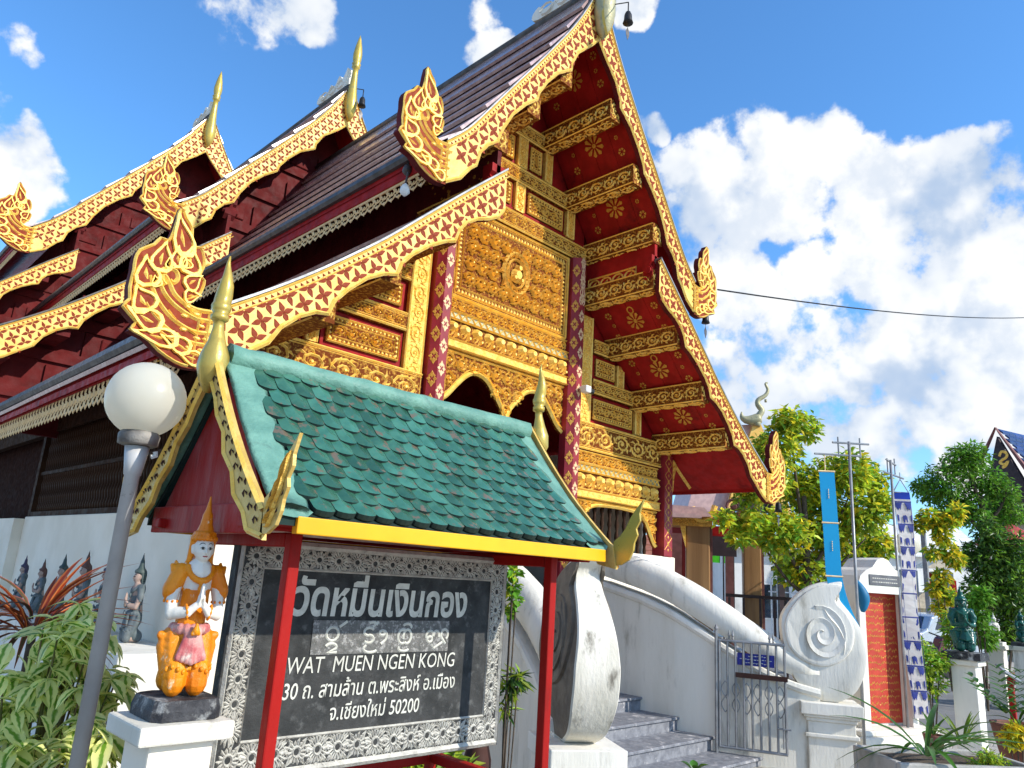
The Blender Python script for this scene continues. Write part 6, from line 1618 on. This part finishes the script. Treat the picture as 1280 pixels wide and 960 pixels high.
# plants behind the sign
bush('hanging_creeper', 'green creeper hanging beside the right edge of the sign board', [(642, 715, 9, 0), (640, 735, 9, 0), (645, 750, 8, 0), (638, 765, 6, 0)], 4.4, 170, .055, .04, ['leaf bright', 'leaf lime'], (.7, .3), 'plant')
bush('croton_plant', 'striped leafy plant behind the right end of the sign', [(642, 850, 12, 0), (634, 862, 10, 0), (648, 845, 8, 0), (630, 885, 8, 0)], 4.3, 150, .10, .022, ['leaf lime', 'leaf deep'], (.45, .55), 'plant')
bush('low_shrub', 'green shrub in the shade under the sign board', [(520, 955, 14, 0), (560, 950, 14, 0), (545, 962, 14, 0), (490, 968, 12, 0), (585, 962, 8, 0)], 4.0, 420, .10, .03, ['leaf mid', 'leaf lime'], (.6, .4), 'plant')
cp = aD(598, 925, 4.25); mb = MB(); mb.lathe([(.085, cp.z-.35), (.08, cp.z-.10), (.055, cp.z), (.05, cp.z+.03), (.06, cp.z+.05)], (cp.x, cp.y, 0), 12); mb.lathe([(.095, 0), (.095, cp.z-.352)], (cp.x, cp.y, 0), 12); single('dark_jar', mb, 'rust brown', 'dark red brown jar under the right end of the sign', 'jar', True)
# ================================================================ pedestals and statues on the right
def pedestal(px, py, D_, w, h, cap, label, grp='white square posts carrying statues'):
    c = aD(px, py, D_); t = thing('statue_post', label, 'pedestal', (c.x, c.y, 0), grp)
    z = c.z
    bev(part('shaft', MB().box(c.x-w/2, c.x+w/2, c.y-w/2, c.y+w/2, 0, z-cap), 'white stucco', t), .01)
    bev(part('cap', MB().box(c.x-w*.66, c.x+w*.66, c.y-w*.66, c.y+w*.66, z-cap+.001, z), 'stained stucco', t), .01); return c
def statue_copy(c, k, m, label, rz, name='praying_statue'):
    r = thing(name, label, 'statue', (0, 0, 0)); z = c.z+.07*k
    mb = MB(); mb.box(c.x-.16*k, c.x+.16*k, c.y-.17*k, c.y+.17*k, c.z+.001, z); 
    for ch in src['r'].children:
        cc = copy_tree(ch, r)
        def rec(o):
            o.data = o.data.copy(); o.data.materials[0] = M[m if not o.name.startswith(('painted',)) else 'ink']
            for q_ in o.children: rec(q_)
        rec(cc)
    r.location = (c.x, c.y, z); r.rotation_euler = (0, 0, rz); r.scale = (k, k, k)
    PM[r.name] = Matrix.Translation((c.x, c.y, z)) @ Matrix.Rotation(rz, 4, 'Z') @ Matrix.Scale(k, 4)
    b = part('base_block', mb, 'basalt' if m == 'jade glaze' else 'white stucco', r); return r
c = pedestal(1207, 824, 9.6, .28, 1, .07, 'white square post nearest the tablet carrying the jade statue', None) if False else pedestal(1207, 824, 9.6, .28, 1, .07, 'white square post nearest the tablet carrying the jade statue')
statue_copy(c, 1.30, 'jade glaze', 'dark green kneeling statue on the white post before the road', radians(-60))
c = pedestal(1245, 806, 14.5, .28, 1, .08, 'white post with small white statue beneath the dark bush'); statue_copy(c, .85, 'white stucco', 'small white kneeling statue in front of the dark bush', radians(-40))
c = pedestal(1279, 808, 14.0, .30, 1, .08, 'white post at the right edge with a green statue'); statue_copy(c, .95, 'jade glaze', 'small green kneeling statue at the right edge of the picture', radians(-40))
c = aD(1262, 843, 8.2); t = thing('info_stand', 'red post with a slanted grey reading plaque by the road', 'info stand', (c.x, c.y, 0))
bev(part('post', MB().box(c.x-.028, c.x+.028, c.y-.028, c.y+.028, 0, c.z-.02), 'sign red', t), .004)
XI = Matrix.Translation(c) @ Matrix.Rotation(radians(-44), 4, 'Z') @ Matrix.Rotation(radians(30), 4, 'Y') @ Matrix.Rotation(radians(20), 4, 'X')
bev(part('plaque', MB().box(-.125, .125, -.10, .10, -.010, .010, 0, XI), 'galvanised', t), .004)
# ================================================================ background: frame facing the camera
RH = Vector((CR.x, CR.y, 0)).normalized(); FH = Vector((CF.x, CF.y, 0)).normalized()
def L3(o, u, w, z): return tuple(Vector((o.x, o.y, 0))+RH*u+FH*w+Vector((0, 0, z)))
class Loc:
    def __init__(s, px, D_, rz=0.):
        s.D = D_; s.o = aD(px, 740, D_); s.o.z = 0; a = atan2(RH.y, RH.x)+rz; s.X = Matrix.Translation(s.o) @ Matrix.Rotation(a, 4, 'Z'); s.Xi = s.X.inverted()
    def p(s, x, y, dd=0.):
        n = s.X.to_3x3() @ Vector((0, 1, 0)); c = Vector((0, 0, EYE)); d = ray(x, y); t = (s.o+n*dd-c).dot(n)/d.dot(n); return s.Xi @ (c+d*t)
    def q(s, *P, dd=0.): return [(v.x, v.z) for v in (s.p(x, y, dd) for x, y in P)]
    def box(s, name, u0, u1, w0, w1, z0, z1, m, par, b=0):
        o = part(name, MB().box(u0, u1, w0, w1, z0, z1, 0, s.X), m, par); return bev(o, b) if b else o
    def prism(s, name, poly, w0, th, m, par):
        mb = MB(); mb.prism(poly, lambda u, v: tuple(s.X @ Vector((u, w0, v))), tuple(s.X.to_3x3() @ Vector((0, th, 0)))); return part(name, mb, m, par)
# ---- timber pavilion behind the temple
Lp = Loc(895, 17.5, radians(-12)); o = Lp.o
pav = thing('timber_pavilion', 'open brown timber pavilion with pink roof beyond the temple corner', 'pavilion', o)
def zy(y, D_=17.5, x=900): return aD(x, y, D_).z
def ux(x, y=690): return Lp.p(x, y).x
for xa, xb in ((857, 887), (928, 950)):
    a, b_ = ux(xa), ux(xb); Lp.box('column', a, b_, -.25, .25, 0, zy(652), 'teak', pav, .03)
    Lp.box('column_edge', b_+.002, b_+.06, -.2, .2, 0, zy(652), 'timber trim', pav)
Lp.box('column', ux(836), ux(853), 1.6, 2.0, 0, zy(662), 'timber trim', pav); Lp.box('column', ux(915), ux(926), 2.4, 2.7, 0, zy(662), 'timber trim', pav)
Lp.box('beam', ux(820), ux(890), -.35, .3, zy(659), zy(648), 'stencil gold', pav)
Lp.box('beam', ux(888), ux(965), .26, .5, zy(668), zy(655), 'lacquer red', pav)
g = MB(); f_ = lambda u, v, w: tuple(Lp.X @ Vector((u, -.352-w, v)))
vine(g, ux(824), ux(872), zy(658), zy(649), f_, .02, 1.2); part('carving', g, 'gilt', pav)
Lp.prism('bracket', [(ux(850), zy(659)), (ux(857), zy(659)), (ux(857), zy(687)), (ux(854), zy(676))], -.3, .1, 'gilt', pav)
Lp.box('dark_backing', ux(886), ux(929), 2.0, 2.1, zy(690), zy(650), 'dark timber', pav)  # dark sheet added for the shade inside the pavilion
Lp.box('dark_backing', ux(825), ux(858), 2.05, 2.15, 0, zy(650), 'wood maroon', pav)
# name board and side roof courses
nb = Lp.prism('name_board', [(ux(888), zy(647)), (ux(894), zy(656)), (ux(960), zy(662)), (ux(966), zy(654)), (ux(958), zy(642)), (ux(896), zy(638))], -.40, .08, 'name board', pav)
g = MB(); f_ = lambda u, v, w: tuple(Lp.X @ Vector((u, -.402-w, v)))
for r_ in range(2):
    u = ux(898)
    while u < ux(954):
        w = random.uniform(.03, .08); t_ = (u-ux(898))/(ux(954)-ux(898)); z = zy(645.5+5*r_+4*t_); g.ridge([(u, z), (u+w*.5, z+random.uniform(-.02, .03)), (u+w, z)], .025, .004, f_); u += w+.03
part('board_lettering', g, 'stencil gold', nb)
g = MB(); cx, cz_ = ux(917), zy(632); g.ridge([(cx+.17*cos(a*pi/6), cz_+.17*sin(a*pi/6)) for a in range(12)], .07, .04, f_, closed=True); g.boss([(cx+.10*cos(a*pi/4), cz_+.10*sin(a*pi/4)) for a in range(8)], .03, f_)
part('crest', g, 'timber trim', nb)
g = MB(); cx, cz_ = ux(878), zy(640); g.ridge(smooth_line([(cx-.25, cz_+.1), (cx-.18, cz_-.12), (cx+.02, cz_-.2), (cx+.2, cz_-.05), (cx+.28, cz_+.15)], 4), .14, .08, f_); part('eave_scroll', g, 'gilt', pav)
roofp = Lp.prism('roof', [(ux(800), zy(652)), (ux(888), zy(647)), (ux(880), zy(636)), (ux(800), zy(632))], -.6, .2, 'pink shingle', pav)
for k in range(3): Lp.box('shingle_course', ux(800), ux(876), -.72+.1*k, -.60+.1*k, zy(650-5*k), zy(645-5*k), 'pink shingle', roofp)
# green netting, rail and back roofs seen through it
Lp.box('rail', ux(905), ux(985), -.5, -.42, zy(745), zy(741), 'dark timber', pav)
for x in (908, 925, 945, 962, 975): Lp.box('rail_post', ux(x), ux(x)+.05, -.5, -.44, 0, zy(745.2), 'dark timber', pav)
nt_ = thing('green_netting', 'bright lime shade netting seen through the pavilion', 'netting', Lp.o+FH*6)
Ln = Loc(895, 24, 0)
for xa, xb in ((886, 900), (905, 913)):
    a, b_ = Ln.p(xa, 690).x, Ln.p(xb, 690).x; Ln.box('net_panel', a, b_, 0, .02, aD(895, 703, 24).z, aD(895, 691, 24).z, 'lime netting', nt_)
    Ln.box('net_pole', a-.05, a-.01, -.05, .0, 0, aD(895, 691, 24).z, 'dark timber', nt_)
def house(name, label, px, D_, u0, u1, dep, z1, wallm, roofm, rise, rz=0., wins=(), cat='house', over=.4):
    L = Loc(px, D_, rz); t = thing(name, label, cat, L.o)
    L.box('wall', u0, u1, 0, dep, 0, z1, wallm, t)
    um = (u0+u1)/2
    for s, (wa, wb) in enumerate(((-over, dep/2), (dep+over, dep/2))):
        n = 6
        for k in range(n):
            a, b_ = k/n, (k+1.08)/n; ya, yb = wa+(wb-wa)*a, wa+(wb-wa)*min(1, b_); za, zb_ = z1-.1+rise*a, z1-.1+rise*min(1, b_)
            mb = MB(); vs = [tuple(L.X @ Vector((u, y, z))) for y, z in ((ya, za), (ya, za+.10), (yb, zb_+.04), (yb, zb_-.02)) for u in (u0-over, u1+over)]
            mb.add(vs, [(0, 1, 3, 2), (2, 3, 5, 4), (4, 5, 7, 6), (6, 7, 1, 0), (0, 2, 4, 6), (1, 7, 5, 3)]); part('roof_course', mb, roofm, t)
    for (a, b_, c_, d_) in wins:
        w = L.box('window', a, b_, -.05, -.001, c_, d_, 'house white', t); L.box('pane', a+.06, b_-.06, -.06, -.051, c_+.06, d_-.06, 'car glass', w)
    return L, t
house('far_house', 'low white house with a red tiled roof seen under the pavilion', 905, 34, -3.5, 3.0, 5, 2.6, 'house white', 'house roof', 1.7, wins=((-2, -1, 1, 2), (.3, 1.3, 1, 2)))
house('far_house', 'white house behind the leafy tree beside the pavilion', 1000, 30, -3.0, 3.0, 5, 3.6, 'house white', 'house white', .8, wins=((-1.6, -.4, .8, 2.2), (.5, 1.7, 1, 2.2)))
house('far_house', 'white building with grey sheet roof beyond the parked car', 1185, 42, -4.5, 2.2, 6, 4.4, 'house white', 'house white', 2.0, wins=((-3, -1.6, 2.2, 3.6), (-1, .4, 2.2, 3.6)))
# red braces of the porch by that building
Lb = Loc(1180, 33, 0); pb = thing('red_porch', 'red and cream porch post with slanting braces beyond the jade statue', 'porch', Lb.o)
zb = lambda y: aD(1180, y, 33).z
ub = lambda x: Lb.p(x, 730).x
Lb.box('post', ub(1189), ub(1194), -.1, .1, 0, zb(725), 'sign red', pb)
for x0_, y0_, x1_, y1_ in ((1168, 733, 1180, 718), (1166, 722, 1160, 718), (1163, 735, 1158, 722)):
    mb = MB(); mb.tube([Lb.X @ Vector((ub(x0_), 0, zb(y0_))), Lb.X @ Vector((ub(x1_), 0, zb(y1_)))], .11, 5); part('brace', mb, 'sign red', pb)
Lb.prism('awning', [(ub(1150), zb(712)), (ub(1215), zb(708)), (ub(1210), zb(698)), (ub(1165), zb(703))], -.5, 1.2, 'house cream', pb)
Lb.box('yard_wall', ub(1135), ub(1186), .3, .5, 0, zb(742), 'house cream', pb)
# yellow picket fence
Lf = Loc(1165, 30, 0); fe = thing('picket_fence', 'pale yellow picket fence behind the silver car', 'fence', Lf.o)
zf = lambda y: aD(1165, y, 30).z; uf = lambda x: Lf.p(x, 760).x
for i in range(16):
    u = uf(1142)+(uf(1200)-uf(1142))*i/15; Lf.box('picket', u-.05, u+.05, -.02, .02, 0, zf(761), 'lace cream', fe)
Lf.box('rail', uf(1141), uf(1201), .022, .06, zf(770), zf(767), 'lace cream', fe)
# steel white gate panel left of the tree
Ls = Loc(985, 24, 0); sg = thing('white_railing', 'white steel railing beside the pavilion, behind the tree', 'railing', Ls.o)
for i in range(7): Ls.box('bar', -.55+.2*i, -.51+.2*i, 0, .04, 0, aD(985, 722, 24).z, 'steel white', sg)
for y in (722, 740): z = aD(985, y, 24).z; Ls.box('rail', -.6, .75, .042, .08, z-.04, z, 'steel white', sg)
# ---- pavilion gable with curling finial above the temple's right verge
Lg = Loc(945, 21, 0); gt = thing('gable_roof', 'pale gabled roof end with tall curling finial behind the temple verge', 'roof', Lg.o)
zg = lambda y: aD(945, y, 21).z; ug = lambda x: Lg.p(x, 520).x
Lg.prism('gable_board', [(ug(941), zg(517)), (ug(949), zg(517)), (ug(968), zg(575)), (ug(985), zg(640)), (ug(965), zg(640)), (ug(945), zg(545)), (ug(930), zg(600)), (ug(915), zg(640)), (ug(905), zg(640)), (ug(928), zg(560))], -.1, .2, 'cream gold', gt)
Lg.prism('gable_infill', [(ug(945), zg(546)), (ug(964), zg(638)), (ug(917), zg(638))], .02, .1, 'dark timber', gt)
Lg.prism('roof', [(ug(941), zg(518)), (ug(905), zg(640)), (ug(860), zg(640)), (ug(890), zg(523))], .12, 2.5, 'pink shingle', gt)
for x_ in (916, 976): Lg.box('post', ug(x_)-.08, ug(x_)+.08, .3, .46, 0, zg(641), 'dark timber', gt)
Lg.box('tie_beam', ug(905), ug(985), .2, .5, zg(648), zg(641), 'timber trim', gt)
mb = MB(); Q = smooth_line([Lg.X @ Vector((ug(x), -.12, zg(y))) for x, y in ((944, 522), (947, 508), (951, 500), (946, 492), (947, 485), (956, 478), (959, 470), (956, 462), (959, 460))], 3); k_ = len(Q)
mb.tube(Q, [.10*(1-i/k_)**.8+.012 for i in range(k_)], 7)
Q2 = smooth_line([Lg.X @ Vector((ug(x), -.10, zg(y))) for x, y in ((948, 511), (940, 514), (931, 514), (926, 510), (926, 503))], 3); mb.tube(Q2, [.16, .17, .17, .16, .15, .13, .12, .10, .09, .07, .05, .03, .012], 7)
mb.tube([Lg.X @ Vector((ug(956), -.12, zg(484))), Lg.X @ Vector((ug(956), -.12, zg(488)))], .04, 5)
part('curling_finial', mb, 'chofa aged', gt, True)
# ---- blue roofed house at the right edge
Lh = Loc(1262, 27, radians(-62)); bh = thing('blue_roof_house', 'dark timber gabled house with bright blue tiled roof at the right edge', 'house', Lh.o)
qh = Lh.q
(ul, zl), (ur, zr_) = qh((1222, 650), (1300, 650))
Lh.box('wall', ul+.3, ur-.1, .5, 6, 0, zl, 'house cream', bh)
Lh.prism('gable_infill', qh((1244, 545), (1310, 655), (1222, 655)), .1, .2, 'dark timber', bh)
Lh.prism('bargeboard', qh((1244, 534), (1248, 541), (1312, 632), (1312, 620)), -.05, .14, 'timber trim', bh)
Lh.prism('bargeboard', qh((1244, 534), (1240, 545), (1216, 604), (1210, 604)), -.05, .14, 'timber trim', bh)
(apx, apz), (exu, exz) = qh((1245, 536), (1312, 624))
slr = [(apx+(exu-apx)*t, apz+(exz-apz)*t) for t in [i/14 for i in range(15)]]
for i in range(14):
    (ua, za), (ub_, zb2) = slr[i], slr[i+1]
    for j in range(12):
        mb = MB(); w0, w1 = .14+j*.42+(.2 if i % 2 else 0), .14+(j+1)*.42+(.2 if i % 2 else 0)-.02
        vs = [tuple(Lh.X @ Vector(p)) for p in ((ua, w0, za+.02), (ua, w1, za+.02), (ub_+.05, w1, zb2+.07), (ub_+.05, w0, zb2+.07), (ua, w0, za-.05), (ua, w1, za-.05), (ub_+.05, w1, zb2-.02), (ub_+.05, w0, zb2-.02))]
        mb.add(vs, [(0, 1, 2, 3), (7, 6, 5, 4), (0, 4, 5, 1), (1, 5, 6, 2), (2, 6, 7, 3), (3, 7, 4, 0)]); part('roof_tile', mb, 'blue roof tile', bh)
g = MB(); f_ = lambda u, v, w: tuple(Lh.X @ Vector((u, .098-w, v)))
g.ridge(smooth_line(qh((1247, 570), (1250, 564), (1256, 566), (1256, 571), (1250, 575), (1248, 578), (1254, 580), (1258, 576), (1255, 582), (1251, 584)), 3), .10, .04, f_); part('gilt_emblem', g, 'gilt bright', bh)
# ---- red umbrella like canopy low right
cu = aD(1260, 668, 24); t = thing('red_canopy', 'small red canopy tip between the trees', 'canopy', (cu.x, cu.y, 0))
mb = MB(); mb.lathe([(1.0, cu.z-.35), (.98, cu.z-.28), (.5, cu.z+.1), (.02, cu.z+.42)], (cu.x, cu.y, 0), 8); part('cover', mb, 'board red', t); mb = MB(); mb.tube([(cu.x, cu.y, 0), (cu.x, cu.y, cu.z)], .03, 6); part('pole', mb, 'galvanised', t)
# ---- far globe lamp and utility pole
c = aD(1134, 680, 13.5); t = thing('street_lamp', 'pale globe lamp half hidden behind the navy banner', 'lamp', (c.x, c.y, 0)); mb = MB(); mb.sphere(c, .22, 18, 12); part('globe', mb, 'globe plastic', t, True)
mb = MB(); mb.lathe([(.05, 0), (.04, c.z-.26), (.09, c.z-.22), (.09, c.z-.17)], (c.x, c.y, 0), 8); part('pole', mb, 'lamp grey', t)
c = aD(1154, 668, 26); t = thing('concrete_pole', 'grey utility pole behind the yellow flowering bush', 'pole', (c.x, c.y, 0)); mb = MB(); mb.box(c.x-.07, c.x+.07, c.y-.07, c.y+.07, 0, c.z+.4); part('shaft', mb, 'galvanised', t)
a = aY(897, 362, YB+.2); b_ = aD(1330, 393, 30); mb = MB(); mb.tube([tuple(a.lerp(b_, i/20)-Vector((0, 0, 1.2*(1-(2*i/20-1)**2)*.25))) for i in range(21)], .014, 4); single('overhead_cable', mb, 'cable', 'black overhead cable crossing the sky from the temple gable', 'cable')
# ---- car and motorbike
Lc = Loc(1168, 24.5, radians(25)); car = thing('parked_car', 'silver hatchback parked beyond the banner', 'car', Lc.o)
prof = [(-1.9, .35), (-1.95, .75), (-1.85, .95), (-1.55, 1.05), (-1.30, 1.42), (-.9, 1.50), (.1, 1.48), (.7, 1.05), (1.6, .92), (1.9, .70), (1.92, .35)]
mb = MB(); mb.prism(smooth_line(prof, 2), lambda u, v: tuple(Lc.X @ Vector((u, -.82, v))), tuple(Lc.X.to_3x3() @ Vector((0, 1.64, 0)))); bev(part('body', mb, 'car silver', car), .06, 3)
for P in ([(-1.20, 1.05), (-1.02, 1.38), (-.35, 1.41), (-.35, 1.05)], [(-.28, 1.05), (-.28, 1.41), (.10, 1.40), (.52, 1.05)]):
    for w0 in (-.83, .82): Lc.prism('window', P, w0, .012, 'car glass', car)
mb = MB(); mb.add([tuple(Lc.X @ Vector(p)) for p in ((-1.56, -.6, 1.06), (-1.56, .6, 1.06), (-1.32, .55, 1.41), (-1.32, -.55, 1.41))], [(0, 1, 2, 3)]); part('rear_window', mb, 'car glass', car)
for w in (-.70, .56): Lc.box('tail_light', -1.96, -1.80, w, w+.16, .80, .98, 'tail red', car)
for u in (-1.25, 1.25):
    for w in (-.80, .62):
        mb = MB(); mb.tube([Lc.X @ Vector((u, w, .31)), Lc.X @ Vector((u, w+.18, .31))], .31, 16); wh = part('wheel', mb, 'black rubber', car)
        mb = MB(); mb.tube([Lc.X @ Vector((u, w-.01 if w < 0 else w+.19, .31)), Lc.X @ Vector((u, w if w < 0 else w+.18, .31))], .19, 12); part('rim', mb, 'galvanised', wh)
mo = aD(1155, 808, 19.5); Lm = Loc(1155, 19.5, radians(20)); mt = thing('motorcycle', 'dark red motorcycle parked in front of the silver car', 'motorcycle', Lm.o)
for u in (-.55, .60):
    mb = MB(); mb.tube([Lm.X @ Vector((u, -.05, .29)), Lm.X @ Vector((u, .05, .29))], .29, 16); part('wheel', mb, 'black rubber', mt)
mb = MB(); P = [(-.75, .62), (-.60, .82), (-.1, .78), (.15, .62), (.35, .95), (.48, 1.0), (.52, .70), (.30, .38), (-.15, .32), (-.5, .45)]; mb.prism(smooth_line(P, 2, True), lambda u, v: tuple(Lm.X @ Vector((u, -.13, v))), tuple(Lm.X.to_3x3() @ Vector((0, .26, 0)))); bev(part('body', mb, 'moto red', mt), .04, 2)
Lm.box('seat', -.70, .05, -.12, .12, .80, .88, 'black rubber', mt, .03)
mb = MB(); mb.tube([Lm.X @ Vector((.42, -.32, 1.08)), Lm.X @ Vector((.46, 0, 1.0)), Lm.X @ Vector((.42, .32, 1.08))], .018, 6); mb.tube([Lm.X @ Vector((.46, 0, 1.0)), Lm.X @ Vector((.60, 0, .29))], .03, 6); part('handlebar', mb, 'iron dark', mt)
mb = MB(); mb.sphere(Lm.X @ Vector((-.78, 0, .70)), .05, 10, 6); part('tail_light', mb, 'tail red', mt)
# ---- far tree line closing the view
for i, (px, D_, r_, h_) in enumerate(((1120, 60, 4.5, 5), (1160, 70, 5, 6), (1210, 55, 4, 5.5), (1290, 60, 5, 7), (1060, 65, 5, 5.5), (960, 60, 5, 5), (880, 62, 5, 5), (1350, 50, 5, 7))):
    b_ = aD(px, 760, D_); t = thing('distant_tree', 'distant green tree closing the view %s' % ('behind the navy banner', 'behind the yellow bush', 'behind the white building', 'beyond the blue roofed house', 'behind the tall leafy tree', 'behind the pavilion gable', 'behind the timber pavilion', 'beyond the right edge')[i], 'tree', (b_.x, b_.y, 0), 'distant trees')
    mb = MB(); mb.tube([(b_.x, b_.y, 0), (b_.x, b_.y, h_*.6)], .2, 6); part('trunk', mb, 'bark', t)
    crown('crown', [((b_.x, b_.y, h_*.6), (r_, r_, h_*.4)), ((b_.x+1.5, b_.y, h_*.5), (r_*.7, r_*.7, h_*.35))], 900, .7, .4, 'leaf mid', t)
